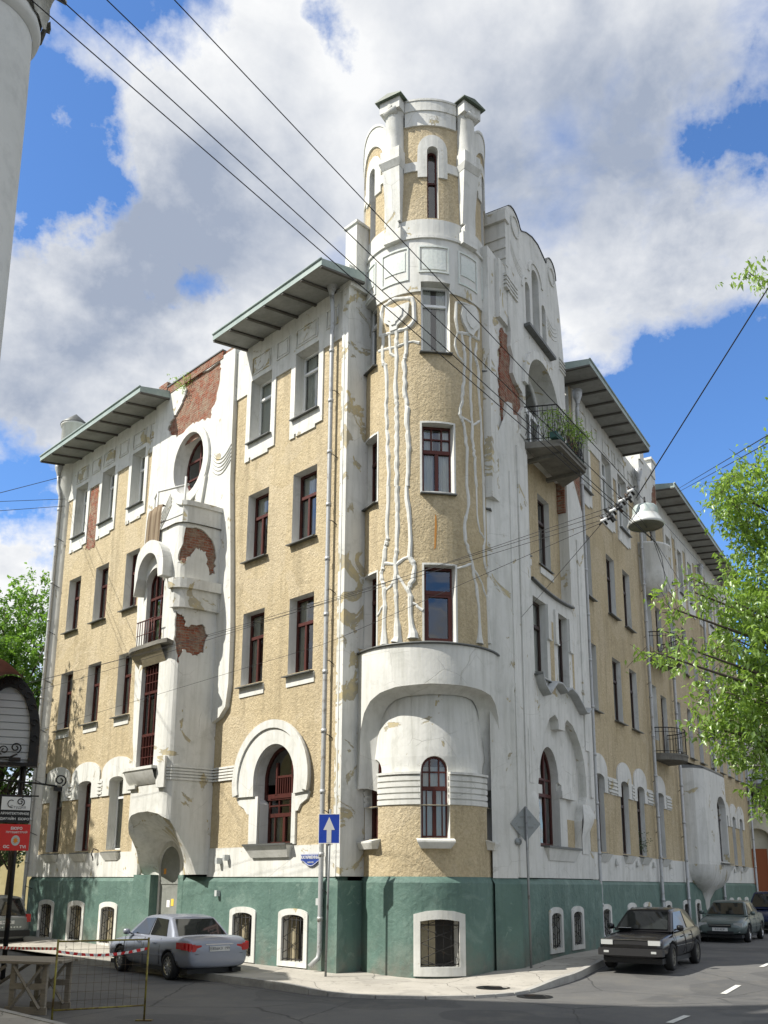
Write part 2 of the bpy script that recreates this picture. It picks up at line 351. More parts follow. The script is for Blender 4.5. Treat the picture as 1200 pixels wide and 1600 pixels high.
def window(fr, x0, x1, z0, z1, yw, style='brown', top=None, sill=True, curtain=None, sillx=.07, silly=.16, parent=None):
    """frame set in the plane y=yw; top: None, 'round' or a rise in metres"""
    parent = parent or house
    rise = None if top is None else ((x1-x0)/2 if top == 'round' else top)
    def shape(i, zi=0):
        if top is None: return rect(x0+i, x1-i, z0+i+zi, z1-i)
        return arch(x0+i, x1-i, z0+i+zi, z1-i, max(.03, rise-i*.6))
    fm = {'brown': FRAME, 'brown6': FRAME, 'white': WFRAME, 'dark': DFRAME, 'bars': FRAME, 'brown1': FRAME, 'slit': FRAME}[style]
    g = G(); ft = .065 if style != 'white' else .055
    g.panel(fr, shape(0), [shape(ft)], yw, yw+.07)
    H = z1-z0; xm = (x0+x1)/2; zt = z0+H*.66
    d = .004
    if style in ('brown', 'dark'):
        g.box(fr, x0+ft-.01, x1-ft+.01, yw-.025, yw+.06, zt-.045, zt+.045)
        g.box(fr, x0+ft+.15*(x1-x0)+.16, x0+ft+.15*(x1-x0)+.23, yw-.015, yw+.06, z0+ft-.01, zt-.04)
    elif style == 'brown1':
        g.box(fr, x0+ft-.01, x1-ft+.01, yw-.025, yw+.06, zt-.05, zt+.05)
        g.panel(fr, rect(x0+.07, x1-.07, z0+.07, zt-.05), [rect(x0+.13, x1-.13, z0+.13, zt-.11)], yw-.012, yw+.05)
    elif style in ('brown6', 'bars'):
        zt = z0+H*(.62 if style == 'brown6' else .6)
        g.box(fr, x0+ft-.01, x1-ft+.01, yw-.025, yw+.06, zt-.05, zt+.05)
        g.box(fr, xm-.045, xm+.045, yw-.015, yw+.06, z0+ft-.01, zt-.04)
        for k in (1, 2):
            xx = x0+(x1-x0)*k/3; g.box(fr, xx-.018, xx+.018, yw-.01, yw+.05, zt+.04, z1-(ft if top is None else ft+.12*rise))
        g.box(fr, x0+ft-.01, x1-ft+.01, yw-.006, yw+.048, (zt+z1)/2-.018, (zt+z1)/2+.018)
        if style == 'bars':
            for k in (.22, .78): xx = x0+(x1-x0)*k; g.box(fr, xx-.014, xx+.014, yw-.01, yw+.05, z0+ft, zt-.04)
    elif style == 'white':
        zt = z0+H*.72; g.box(fr, x0+ft-.01, x1-ft+.01, yw-.02, yw+.05, zt-.035, zt+.035)
    elif style == 'slit': g.box(fr, x0+.03, x1-.03, yw-.01, yw+.05, z0+H*.55-.03, z0+H*.55+.03)
    root = g.build('window', [fm], parent)
    p = G(); sh = shape(ft*.5); p.panel(fr, sh, [], yw+.035, yw+.038); p.build('pane', GLASS, root)
    q = G(); q.panel(fr, shape(-.02), [], yw+.62, yw+.075); q.build('room', INT, root)
    cv = random.random() if curtain is None else curtain
    if cv < .88:
        c = G(); ztop = z1-.03 if top is None else z1-rise*.75
        spans = [(x0+.04, x0+(x1-x0)*random.uniform(.28, .5)), (x0+(x1-x0)*random.uniform(.6, .75), x1-.04)] if cv < .45 else [(x0+.04, x1-.04)]
        zb = z0+.04; zt2 = ztop if cv < .6 else z0+H*.6
        for a, b in spans:
            n = 14; pts = [(a+(b-a)*i/n, yw+.12+.022*sin(i*1.9+a), 0) for i in range(n+1)]
            c.loft(fr, [[(x, y, zb) for x, y, _ in pts], [(x, y, zt2) for x, y, _ in pts]])
        c.build('curtain', CURT, root)
    if sill:
        s_ = G(); ys = -silly
        s_.add([fr(x0-sillx, ys, z0-.07), fr(x1+sillx, ys, z0-.07), fr(x1+sillx, yw+.02, z0+.01), fr(x0-sillx, yw+.02, z0+.01),
                fr(x0-sillx, ys, z0-.10), fr(x1+sillx, ys, z0-.10), fr(x1+sillx, yw+.02, z0-.05), fr(x0-sillx, yw+.02, z0-.05)],
               [(0, 1, 2, 3), (4, 5, 6, 7), (0, 1, 5, 4), (1, 2, 6, 5), (0, 3, 7, 4), (2, 3, 7, 6)]); s_.build('sill', SILLM, root)
    return root
def console(fr, x0, x1, z0, h=.24, d=.2, mats=None):
    g = G(); a = .05
    vs = [fr(x0-a, -d, z0), fr(x1+a, -d, z0), fr(x1+a, 0, z0), fr(x0-a, 0, z0), fr(x0+.06, -.06, z0-h), fr(x1-.06, -.06, z0-h), fr(x1-.06, 0, z0-h), fr(x0+.06, 0, z0-h)]
    g.add(vs, [(0, 1, 2, 3), (4, 5, 6, 7), (0, 1, 5, 4), (1, 2, 6, 5), (0, 3, 7, 4)]); g.build('sill_console', CLEAN, house)
def grille(fr, x0, x1, z0, z1, y, parent=None):
    g = G(); n = max(3, int((x1-x0)/.16))
    for k in range(n+1): x = x0+(x1-x0)*k/n; g.tube(fr, [(x, y, z0), (x, y, z1)], .011, 5)
    for z in (z0+.05, z1-.12): g.tube(fr, [(x0, y, z), (x1, y, z)], .013, 5)
    h = z1-z0; m = 3
    for k in range(m):
        za, zb = z0+h*k/m, z0+h*(k+1)/m; xm = (x0+x1)/2
        g.tube(fr, [(x0, y-.015, (za+zb)/2), (xm, y-.015, zb), (x1, y-.015, (za+zb)/2), (xm, y-.015, za), (x0, y-.015, (za+zb)/2)], .009, 5)
    g.build('window_grille', IRON, parent or house)
def basement(fr, xc, w=1.14, z0=0.03, z1=1.42, y=-.08, dz=0.0):
    """white surround with grille set into the green plinth"""
    x0, x1 = xc-w/2, xc+w/2; t = .14
    g = G(); g.panel(fr, arch(x0, x1, z0+dz, z1+dz, .13), [arch(x0+t, x1-t, z0+dz+.12, z1+dz-.15, .1)], y-.035, .26); g.build('window_surround', WHITE, house)
    q = G(); q.panel(fr, rect(x0, x1, z0+dz, z1+dz), [], .24, .25); q.build('window', INT, house)
    b = G(); b.box(fr, x0+t, x0+t+.28*w, .12, .2, z0+dz+.1, z1+dz-.2); b.build('window_board', RENDER_, house)
    grille(fr, x0+t+.02, x1-t-.02, z0+dz+.13, z1+dz-.16, y+.03)
def bhole(xc, w=1.14, z0=.03, z1=1.42, dz=0): return arch(xc-w/2+.03, xc+w/2-.03, z0+dz-.02, z1+dz-.03, .13)
def pipe(fr, x, z0, z1, y=-.17, r=.062, foot=True, hopper=True, jog=None):
    g = G(); pts = []
    if jog: pts += [(x+jog[0], y-.15, z1), (x+jog[0], y-.12, z1-.35), (x+jog[0]*.4, y-.02, z1-.8)]
    pts += [(x, y, z1-(1.05 if jog else 0))]; pts += [(x, y, z0+.45)]
    if foot: pts += [(x-.02, y-.02, z0+.3), (x-.08, y-.22, z0+.12)]
    g.tube(fr, pts, r, 10)
    z = z0+1.2
    while z < z1-1.2: g.tube(fr, [(x, y, z-.05), (x, y, z+.05)], r*1.22, 10); z += 1.52
    root = g.build('downpipe', PIPE, house)
    if hopper:
        h = G(); h.lathe(fr, (x+(jog[0] if jog else 0), y-(.15 if jog else 0), z1), [(r, -.1), (r*1.3, 0), (r*2.6, .22), (r*2.7, .4), (r*2.3, .42)], 14); h.build('rain_hopper', PIPE, root)
    z = z0+1.9
    while z < z1-1.5: b = G(); b.tube(fr, [(x, y, z), (x+.12, y+.02, z-.04), (x+.2, 0, z-.16)], .012, 5); z += 1.9; b.build('pipe_bracket', IRON, root)

# ============================================================ LEFT FACADE
WXR = [(-7.72, -6.72), (-5.6, -4.57)]; WXL = [(-19.15, -18.2), (-17.05, -16.1), (-14.87, -13.95)]
ROWS = [(7.5, 9.63), (11.25, 13.32)]
YW = .27
holesR = []; holesL = []
for x0, x1 in WXR:
    for z0, z1 in ROWS: holesR.append(rect(x0, x1, z0, z1))
    holesR.append(rect(x0-.03, x1, 15.07, 17.12))
def larch_out(c=-5.93):  # arched window opening: horseshoe with narrow jambs
    pts = [(-6.62, 3.03), (-5.22, 3.03), (-5.22, 4.1), (-5.08, 4.24)]
    for k in range(13):
        a = -0.12+(pi+.24)*k/12; pts.append((c+.86*cos(a), 4.72+.92*sin(a)))
    return pts + [(-6.78, 4.24), (-6.62, 4.1)]
holesR.append(larch_out())
g = G(); g.panel(L, rect(-8.95, -3.3, 2.95, 18.45), holesR, 0, .32, 0, 1); g.build('wall', [STUCCO, CLEAN], house)
for x0, x1 in WXL:
    for z0, z1 in ROWS: holesL.append(rect(x0, x1, z0, z1))
    holesL.append(rect(x0, x1, 15.07, 17.12))
F1L = [(-19.2, -18.2), (-16.98, -16.05), (-14.82, -13.9)]
for x0, x1 in F1L: holesL.append(arch(x0, x1, 3.05, 5.42, .12))
g = G(); g.panel(L, rect(-20.1, -12.9, 2.95, 18.45), holesL, 0, .32, 0, 1); g.build('wall', [STUCCO, CLEAN], house)
# white band over the plinth
g = G(); g.panel(L, rect(-20.1, -12.3, 2.19, 2.97), [], -.03, .02); g.build('plaster_band', WHITE, house); g = G(); g.panel(L, rect(-8.9, -3.4, 2.19, 2.97), [], -.03, .02); g.build('plaster_band', WHITE, house)
# plinth
bx = [-18.55, -16.35, -14.2]; bx2 = [-7.06, -4.97]
def plinth(fr, x0, x1, holes, yo=-.08, z0=-.25, zt=2.06, zb=2.2, mats=GREEN):
    g = G(); g.panel(fr, rect(x0, x1, z0, zt), holes, yo, .3)
    yc = yo+.1; g.add([fr(x0, yo, zt), fr(x1, yo, zt), fr(x1, yc, zb), fr(x0, yc, zb)], [(0, 1, 2, 3)])
    for x in (x0, x1): g.add([fr(x, yo, zt), fr(x, yc, zb), fr(x, .3, zb), fr(x, .3, zt)], [(0, 1, 2, 3)])
    return g.build('plinth', mats, house)
plinth(L, -20.15, -12.35, [bhole(x) for x in bx]); plinth(L, -10.05, -3.42, [bhole(x) for x in bx2])
for x in bx+bx2: basement(L, x)
# windows
for i, (x0, x1) in enumerate(WXR):
    for z0, z1 in ROWS: window(L, x0, x1, z0, z1, YW, 'brown')
    window(L, x0-.03, x1, 15.07, 17.12, YW+.03, 'white')
    g = G(); g.panel(L, rect(x0-.02, x1+.1, 7.14, 7.42), [], -.03, .01); g.build('sill_console', CLEAN, house)
for i, (x0, x1) in enumerate(WXL):
    for z0, z1 in ROWS: window(L, x0, x1, z0, z1, YW, 'brown')
    window(L, x0, x1, 15.07, 17.12, YW+.03, 'white')
    if i < 3: g = G(); g.panel(L, rect(x0+.02, x1+.04, 7.14, 7.42), [], -.03, .01); g.build('sill_console', CLEAN, house)
    a, b = F1L[i]; window(L, a, b, 3.05, 5.42, YW, ['dark', 'brown', 'white'][i], .12); console(L, a, b, 2.95)
    # ground floor arched surround
    c = (a+b)/2; g = G(); g.panel(L, arch(c-1.0, c+1.0, 4.82, 6.08, .42), [arch(a-.001, b+.001, 4.7, 5.425, .12)] if 0 else [], -.001, .0) if 0 else None
    out = [(c-1.0, 4.82), (a-.0, 4.82), (a, 5.3)] + [(c-(b-a)/2*cos(pi*k/8), 5.3+.125*sin(pi*k/8)) for k in range(1, 8)] + [(b, 5.3), (b, 4.82), (c+1.0, 4.82)] + [(c+1.0*cos(pi*k/12), 5.62+.46*sin(pi*k/12)) for k in range(13)]
    g.panel(L, out, [], -.05, .01); g.box(L, c-.05, c-.03, -.056, -.049, 5.45, 6.05); g.box(L, c+.05, c+.07, -.056, -.049, 5.45, 6.05); g.build('window_surround', WHITE, house)
for xa, xb in ((-17.66, -17.55), (-15.48, -14.86+.0), ):
    pass
for c in (-17.6, -15.44, -13.25):
    g = G()
    for k in range(4): g.box(L, c-.16, c+.16, -.07, .0, 4.9+k*.125, 4.975+k*.125)
    g.panel(L, rect(c-.2, c+.2, 4.82, 5.42), [], -.025, .01); g.build('plaster_louvre', WHITE, house)
# fourth floor window surrounds and frieze
def frieze(fr, xa, xb, wins, z0, zt, zf, yf=-.045, bare=(), pan=True, bot=14.45, trim=.2):
    """white frieze with surrounds hanging down round the windows: one comb shaped panel"""
    pts = [(xa, zt), (xa, zf)]; z = bot; hol = []
    for (a, b, za, zb) in wins:
        l, r = a-trim, b+trim
        pts += [(l, zf), (l, z), (l+.22, z), (l+.22, z+.1), (l+.30, z+.1), (l+.30, z), (r-.3, z), (r-.3, z+.1), (r-.05, z+.1), (r, z+.1), (r, zf)]
        hol.append(rect(a, b, za, zb))
    pts += [(xb, zf), (xb, zt)]
    g = G(); g.panel(fr, pts, hol, yf, .012); o = g.build('window_surround', WHITE, house)
    return o
frieze(L, -8.55, -3.42, [(-7.75, -6.72, 15.07, 17.12), (-5.6, -4.57, 15.07, 17.12)], 0, 18.45, 16.76)
frieze(L, -20.1, -13.0, [(a, b, 15.07, 17.12) for a, b in WXL], 0, 18.45, 16.76)
for c, w in ((-7.25, .42), (-6.2, .26), (-5.1, .45), (-4.0, .22), (-18.7, .42), (-17.6, .3), (-16.6, .4), (-15.5, .28), (-14.4, .42), (-13.4, .25)):
    g = G(); g.panel(L, rect(c-w-.03, c+w+.03, 17.28, 17.86), [rect(c-w, c+w, 17.31, 17.83)], -.075, -.044)
    g.panel(L, rect(c-w+.06, c+w-.06, 17.37, 17.77), [], -.065, -.044); g.build('frieze_panel', PEEL, house)
# bare brick seen beside the far windows
g = G(); g.panel(L, jag([(-18.05, 14.3), (-17.35, 14.2), (-17.3, 16.7), (-17.9, 16.72)], .09), [], -.012, .01); g.build('exposed_brick', BRICK, house)
# ground floor arched window (right)
window(L, -6.62, -5.22, 3.03, 4.3, .3, 'bars', None, sill=False, curtain=.7)
g = G(); c = -5.93
ring_o = [(c+.86*cos(a), 4.72+.92*sin(a)) for a in [(-.12+(pi+.24)*k/20) for k in range(21)]]
g.panel(L, [(-6.78, 4.2), (-5.08, 4.2)]+ring_o, [[(c-.76, 4.36), (c+.76, 4.36)]+[(c+.76*cos(a), 4.74+.80*sin(a)) for a in [pi*k/16 for k in range(17)]]], .27, .34)
g.box(L, -6.5, -5.35, .25, .35, 4.24, 4.34); g.box(L, -6.28, -6.22, .25, .34, 4.3, 5.2); g.box(L, -5.62, -5.56, .25, .34, 4.3, 5.2); g.box(L, -6.28, -5.56, .26, .34, 4.78, 4.84)
for k in range(7): x = -6.2+k*.095; g.box(L, x, x+.03, .27, .33, 4.3, 4.8)
rt = g.build('window', FRAME, house); p = G(); p.panel(L, ring_o, [], .3, .303); p.build('pane', GLASS, rt); q = G(); q.panel(L, rect(-6.9, -4.9, 2.9, 5.8), [], .8, .81); q.build('room', INT, rt)
s_ = G(); s_.box(L, -6.95, -5.12, -.3, .3, 2.98, 3.03); s_.build('sill', SILLM, rt)
g = G(); g.add([L(-6.95, -.26, 2.98), L(-5.12, -.26, 2.98), L(-5.12, 0, 2.98), L(-6.95, 0, 2.98), L(-6.8, -.1, 2.68), L(-5.26, -.1, 2.68), L(-5.26, 0, 2.68), L(-6.8, 0, 2.68)], [(0, 1, 2, 3), (4, 5, 6, 7), (0, 1, 5, 4), (1, 2, 6, 5), (0, 3, 7, 4)]); g.build('sill_console', CLEAN, house)
# horseshoe archivolt
g = G()
oc = [(-6.08+1.56*cos(a), 4.72+1.53*sin(a)) for a in [(-.27+(pi+.54)*k/28) for k in range(29)]]
ic = [(c+.865*cos(a), 4.72+.925*sin(a)) for a in [(pi+.12-(pi+.24)*k/24) for k in range(25)]]
g.panel(L, oc+[(-6.78, 4.3)]+ic+[(-5.08, 4.28)], [], -.12, .01)
oc2 = [(-6.08+1.62*cos(a), 4.72+1.59*sin(a)) for a in [(-.25+(pi+.5)*k/28) for k in range(29)]]
g.panel(L, oc2+[(-6.08+1.40*cos(a), 4.72+1.37*sin(a)) for a in [(pi+.25-(pi+.5)*k/28) for k in range(29)]], [], -.17, -.1)
g.panel(L, [(-6.64, 3.0), (-6.64, 4.3), (-7.62, 4.3), (-7.5, 4.12), (-7.25, 4.0), (-7.1, 3.84), (-7.02, 3.84), (-7.0, 3.0)], [], -.06, .01)
g.panel(L, [(-5.2, 3.0), (-5.2, 4.3), (-4.5, 4.3), (-4.6, 4.12), (-4.85, 4.0), (-4.95, 3.84), (-5.04, 3.84), (-5.04, 3.0)], [], -.06, .01)
g.build('window_surround', CLEAN, house)
# string course grooves between the bay and the arch
g = G()
for k in range(5): g.box(L, -9.1, -7.72, -.05, .0, 4.84+k*.085, 4.895+k*.085)
g.build('string_course', WHITE, house)
# ---- middle white zone with the oval window and the flaking brick
SW = -.15
brick_poly = [(-9.34, 18.5), (-9.33, 18.09), (-9.46, 17.15), (-9.73, 16.86), (-9.71, 16.6), (-10.34, 16.72), (-10.89, 16.78), (-11.77, 16.62), (-12.4, 17.12), (-12.2, 17.39), (-11.66, 17.74), (-11.3, 18.25), (-11.5, 18.5)]
oval = ell(-10.8, 15.35, .88, 1.08)
mid = [(-13.2, 18.6), (-13.3, 16.4), (-13.42, 13.3), (-13.6, 11.3), (-13.5, 9.5), (-13.3, 6.5), (-12.95, 5.0), (-12.9, 2.25), (-12.5, 2.25), (-12.5, 4.4), (-8.95, 4.4), (-8.95, 6.52), (-8.52, 6.68), (-8.22, 6.95), (-8.12, 7.6), (-8.13, 9.2), (-8.3, 11.5), (-8.5, 14), (-8.55, 18.6)]
mid = [(-13.2, 18.6)] + mid[1:]
g = G(); g.panel(L, mid, [jag(brick_poly, .05, 3), oval], SW, .02, 0, 0); g.build('wall', [WHITE], house)
g = G(); g.panel(L, rect(-12.9, -8.7, 16.2, 18.75), [], SW+.06, SW+.07); g.build('exposed_brick', BRICK, house)
g = G(); g.box(L, -12.95, -9.2, SW-.02, .5, 18.5, 18.78); g.box(L, -13.05, -12.5, SW-.05, .5, 18.7, 19.0); g.build('brick_parapet', BRICK, house)
g = G(); g.box(L, -13.1, -9.2, SW-.05, .5, 18.78, 18.82); g.build('parapet_cap', SILLM, house)
g = G(); g.panel(L, ell(-10.8, 15.3, 1.16, 1.36), [ell(-10.8, 15.35, .87, 1.07)], SW-.09, SW+.01); g.panel(L, [(-10.2, 14.3), (-9.75, 14.6), (-9.95, 13.6), (-10.35, 13.6)], [], SW-.085, SW+.01)
g.build('window_surround', WHITE, house)
g = G(); g.loft(L, [[(-10.8+.88*cos(a), SW, 15.35+1.08*sin(a)) for a in [2*pi*k/28 for k in range(29)]], [(-10.78+.80*cos(a), .26, 15.36+.99*sin(a)) for a in [2*pi*k/28 for k in range(29)]]]); g.build('window_reveal', CLEAN, house)
g = G(); g.panel(L, ell(-10.78, 15.36, .81, 1.0), [ell(-10.78, 15.36, .72, .91)], .22, .28); g.box(L, -10.82, -10.75, .21, .27, 14.45, 16.27); g.box(L, -11.49, -10.07, .215, .27, 15.62, 15.69); g.box(L, -11.42, -10.15, .215, .27, 15.0, 15.06)
rt = g.build('window', FRAME, house); p = G(); p.panel(L, ell(-10.78, 15.36, .78, .97), [], .245, .248); p.build('pane', GLASS, rt); q = G(); q.panel(L, ell(-10.78, 15.36, .86, 1.05), [], .75, .76); q.build('room', INT, rt)
g = G()
for k in range(5):
    g = G(); g.tube(L, [(-9.55+t*.13, SW-.01, 15.25-k*.13-.32*sin(pi*min(1, t/8.))**1+ (0 if t else 0)) for t in range(9)], .022, 5)
    g.build('plaster_rib', WHITE, house); g = G(); g.tube(L, [(-13.2+t*.2, SW-.01, 13.2+k*.13+.075*t*t*.28) for t in range(8)], .022, 5); g.build('plaster_rib', WHITE, house)
# ---- bay
P = 1.4
BP = [(-12.45, 0), (-12.0, -.45), (-11.5, -.95), (-11.15, -1.32), (-10.95, -1.4), (-9.38, -1.4), (-9.18, -1.36), (-9.07, -1.24), (-9.0, -1.0), (-8.94, -.7), (-8.88, -.3), (-8.86, .1)]
class Path:
    def __init__(s, pts, step=.13):
        s.p = pts; s.d = [0]
        for a, b in zip(pts, pts[1:]): s.d.append(s.d[-1]+hypot(b[0]-a[0], b[1]-a[1]))
        s.step = step; s.us = 1
        s.n = []
        for i in range(len(pts)):
            a = pts[max(i-1, 0)]; b = pts[min(i+1, len(pts)-1)]; d = hypot(b[0]-a[0], b[1]-a[1]); s.n.append((-(b[1]-a[1])/d, (b[0]-a[0])/d))
    def xy(s, t, off=0):
        t = max(0, min(s.d[-1]-1e-6, t)); i = max(k for k in range(len(s.d)) if s.d[k] <= t); i = min(i, len(s.p)-2)
        f = (t-s.d[i])/(s.d[i+1]-s.d[i]); a, b = s.p[i], s.p[i+1]; n = [s.n[i][j]*(1-f)+s.n[i+1][j]*f for j in (0, 1)]
        return a[0]+(b[0]-a[0])*f+n[0]*off, a[1]+(b[1]-a[1])*f+n[1]*off
    def __call__(s, x, y, z): a = s.xy(x, y); return L(a[0], a[1], z)
BF = Path(BP); sD = BF.d
S4, S5 = sD[4], sD[5]        # front face from S4 (x=-10.8) to S5 (x=-9.75)
w0, w1 = S4+.15, S4+1.10
send = sD[-1]
# arched underside: opening edge on the bay surface
edge = [(0.0, 2.25), (.35, 2.5), (.8, 2.95), (sD[3]-.15, 3.4), (sD[3]+.05, 3.72), (S4+.1, 3.92), (S4+.45, 3.98), (S5-.6, 3.99), (S5-.05, 3.90), (sD[7], 3.72), (sD[8]-.05, 3.45), (sD[9]-.1, 3.05), (sD[9]+.12, 2.7), (sD[10]-.1, 2.25)]
top = 12.5
flpatch1 = jag([(sD[8]-.25, 12.35), (sD[8]+.2, 12.4), (sD[9]+.3, 12.1), (sD[10]+.05, 11.55), (sD[10], 11.05), (sD[9]+.25, 11.0), (sD[9]+.1, 11.7), (sD[8]+.1, 11.75), (sD[7], 11.2), (sD[7]-.2, 11.35)], .05, 3)
flpatch2 = jag([(sD[6]-.02, 9.75), (sD[7]+.05, 9.6), (sD[7]+.2, 9.3), (sD[9]+.1, 9.45), (sD[9]+.32, 9.15), (sD[9]+.2, 8.6), (sD[9]-.15, 8.45), (sD[7]+.1, 8.6), (sD[6]+.15, 8.15), (sD[6]-.02, 8.9)], .05, 3)
outl = edge + [(send, 2.25), (send, top), (0, top)]
holes = [rect(w0, w1, 5.28, 8.35), arch(w0, w1, 8.92, 11.3), flpatch1, flpatch2]
g = G(); g.panel(BF, outl, holes, 0, .14, 0, 0); g.build('oriel_wall', [WHITE], house)
g = G(); g.panel(BF, [(sD[6]-.2, 8.0), (send-.3, 8.0), (send-.3, 10.0), (sD[6]-.2, 10.0)], [], .06, .065); g.build('exposed_brick', BRICK, house); g = G(); g.panel(BF, [(sD[6]-.3, 10.8), (send-.1, 10.8), (send-.1, 12.45), (sD[6]-.3, 12.45)], [], .06, .065); g.build('exposed_brick', BRICK, house)
# vault from the opening edge back to the door arch in the wall plane
dz = 2.25
n = 36
def resample(pts, n):
    d = [0]
    for a, b in zip(pts, pts[1:]): d.append(d[-1]+math.dist(a, b))
    out = []
    for k in range(n+1):
        t = d[-1]*k/n; i = max(j for j in range(len(d)) if d[j] <= t+1e-9); i = min(i, len(pts)-2); f = (t-d[i])/max(1e-9, d[i+1]-d[i])
        out.append(tuple(a+(b-a)*f for a, b in zip(pts[i], pts[i+1])))
    return out
e3 = []
for s0, z0 in resample(edge, n):
    a = BF.xy(s0, 0); e3.append((a[0], a[1], z0))
dc = -10.86
da = [(dc-.70*cos(pi*k/n), -.02, 2.25+.98*max(0, sin(pi*k/n))) for k in range(n+1)]
rings = []
for j in range(8):
    f = j/7; fz = sin(f*pi/2)
    rings.append([(a[0]+(b[0]-a[0])*f, a[1]+(b[1]-a[1])*f, a[2]+(b[2]-a[2])*(f**.75)) for a, b in zip(e3, da)])
g = G(); g.loft(L, rings); g.build('oriel_vault', [PEEL], house)
# door recess, surround, door leaf
g = G(); g.panel(L, arch(dc-.70, dc+.70, -.1, 3.23), [arch(dc-.56, dc+.56, -.1, 3.08)], -.03, .1); g.build('door_surround', CLEAN, house)
g = G(); g.box(L, dc-1.55, dc-.58, -.30, .2, -.2, 2.25); g.box(L, dc+.58, dc+.85, -.085, .2, -.2, 2.24); g.build('plinth', GREEN, house)
g = G(); g.panel(L, arch(dc-.6, dc+.6, 0, 3.1), [], .03, .08)
g.box(L, dc-.58, dc+.58, .01, .04, 1.98, 2.04)
DOOR = mat('grey_door_paint', b_concrete((.20, .21, .19), (.27, .28, .26), 2, .1, .5)); dr = g.build('door', DOOR, house)
g = G(); g.tube(L, [(dc-.44, .02, .92), (dc-.44, -.04, .94), (dc-.44, -.04, 1.12), (dc-.44, .02, 1.14)], .014, 6); g.build('door_handle', IRON, dr)
for (px_, pz_, w_, h_, cl) in ((dc-.05, 1.42, .16, .2, (.8, .8, .78)), (dc+.17, 1.46, .14, .2, (.75, .52, .08)), (dc-.32, 2.35, .12, .16, (.7, .3, .05))):
    g = G(); g.box(L, px_-w_/2, px_+w_/2, .022, .031, pz_-h_/2, pz_+h_/2); g.v = [(v[0], v[1], v[2]) for v in g.v]; g.build('paper_notice', mat('notice%.1f' % cl[1], color=cl), dr)
# bay trims: grooved band, ledges, hood, balcony slab, parapet
g = G()
for k in range(5): g.box(BF, S5+.22, send, -.04, .02, 4.84+k*.085, 4.895+k*.085)
g.build('string_course', WHITE, house)
g = G(); g.box(BF, S4-.35, S5-.08, -.28, .1, 5.16, 5.24); g.build('ledge', WHITE, house)
g = G(); g.loft(BF, [[(x, -.26, 5.16) for x in (S4-.35, S4, S4+.5, S5-.08)], [(x, -.16, 4.92) for x in (S4-.3, S4, S4+.5, S5-.1)], [(x, -.02, 4.75) for x in (S4-.25, S4, S4+.5, S5-.1)]]); g.box(BF, S5-.1, S5+.2, -.1, .02, 4.62, 5.5); g.box(BF, S4-.35, S4+.35, -.1, .02, 4.66, 4.76); g.build('ledge_console', WHITE, house)
g = G(); g.box(BF, S5+.05, send, -.22, .02, 10.42, 10.72); g.box(BF, S5+.05, send, -.12, .02, 9.85, 10.42); g.build('cornice', PEEL, house)
hc = w0+.48; ho = [(hc+.86*cos(q), 11.15+.98*sin(q)) for q in [pi*k/18 for k in range(19)]]; hi = [(hc+.56*cos(q), 11.05+.68*sin(q)) for q in [pi-pi*k/18 for k in range(19)]]
g = G(); g.panel(BF, ho+[(hc-.9, 11.0), (hc-.98, 10.8), (hc-.94, 10.62), (hc-.8, 10.6), (hc-.66, 10.78)]+hi+[(hc+.6, 10.85), (hc+.86, 10.85)], [], -.32, .01); g.build('window_hood', CLEAN, house)
g = G(); g.panel(BF, [(hc+.56*cos(q), 11.06+.68*sin(q)) for q in [pi*k/18 for k in range(19)]]+[(hc-.5, 11.0)]+[(hc+.48*cos(q), 10.82+.5*sin(q)) for q in [pi-pi*k/14 for k in range(15)]]+[(hc+.5, 11.0)], [], -.06, .01); g.build('window_surround', CLEAN, house)
g = G(); g.box(BF, S4-.45, S5+.18, -.34, .1, 8.74, 8.86); g.build('balcony_slab', DCONC, house)
g = G(); g.loft(BF, [[(x, -.3, 8.74) for x in (S4-.3, S4+.3, S5)], [(x, 0, 8.3) for x in (S4-.25, S4+.3, S5-.1)]]); g.build('slab_console', RENDER_, house)
g = G()
for k in range(8): x = w0+.05+k*.13; g.tube(BF, [(x, -.26, 8.86), (x, -.26, 9.6)], .014, 5)
g.tube(BF, [(w0, -.26, 9.62), (w1+.1, -.26, 9.62)], .02, 6); g.tube(BF, [(w0, -.26, 9.2), (w1+.1, -.26, 9.2)], .012, 6); g.build('balcony_railing', FRAME, house)
BW = Fr(L(-10.83, -1.4, 0)[0], L(-10.83, -1.4, 0)[1], L.e1, L.e2)
g = G()
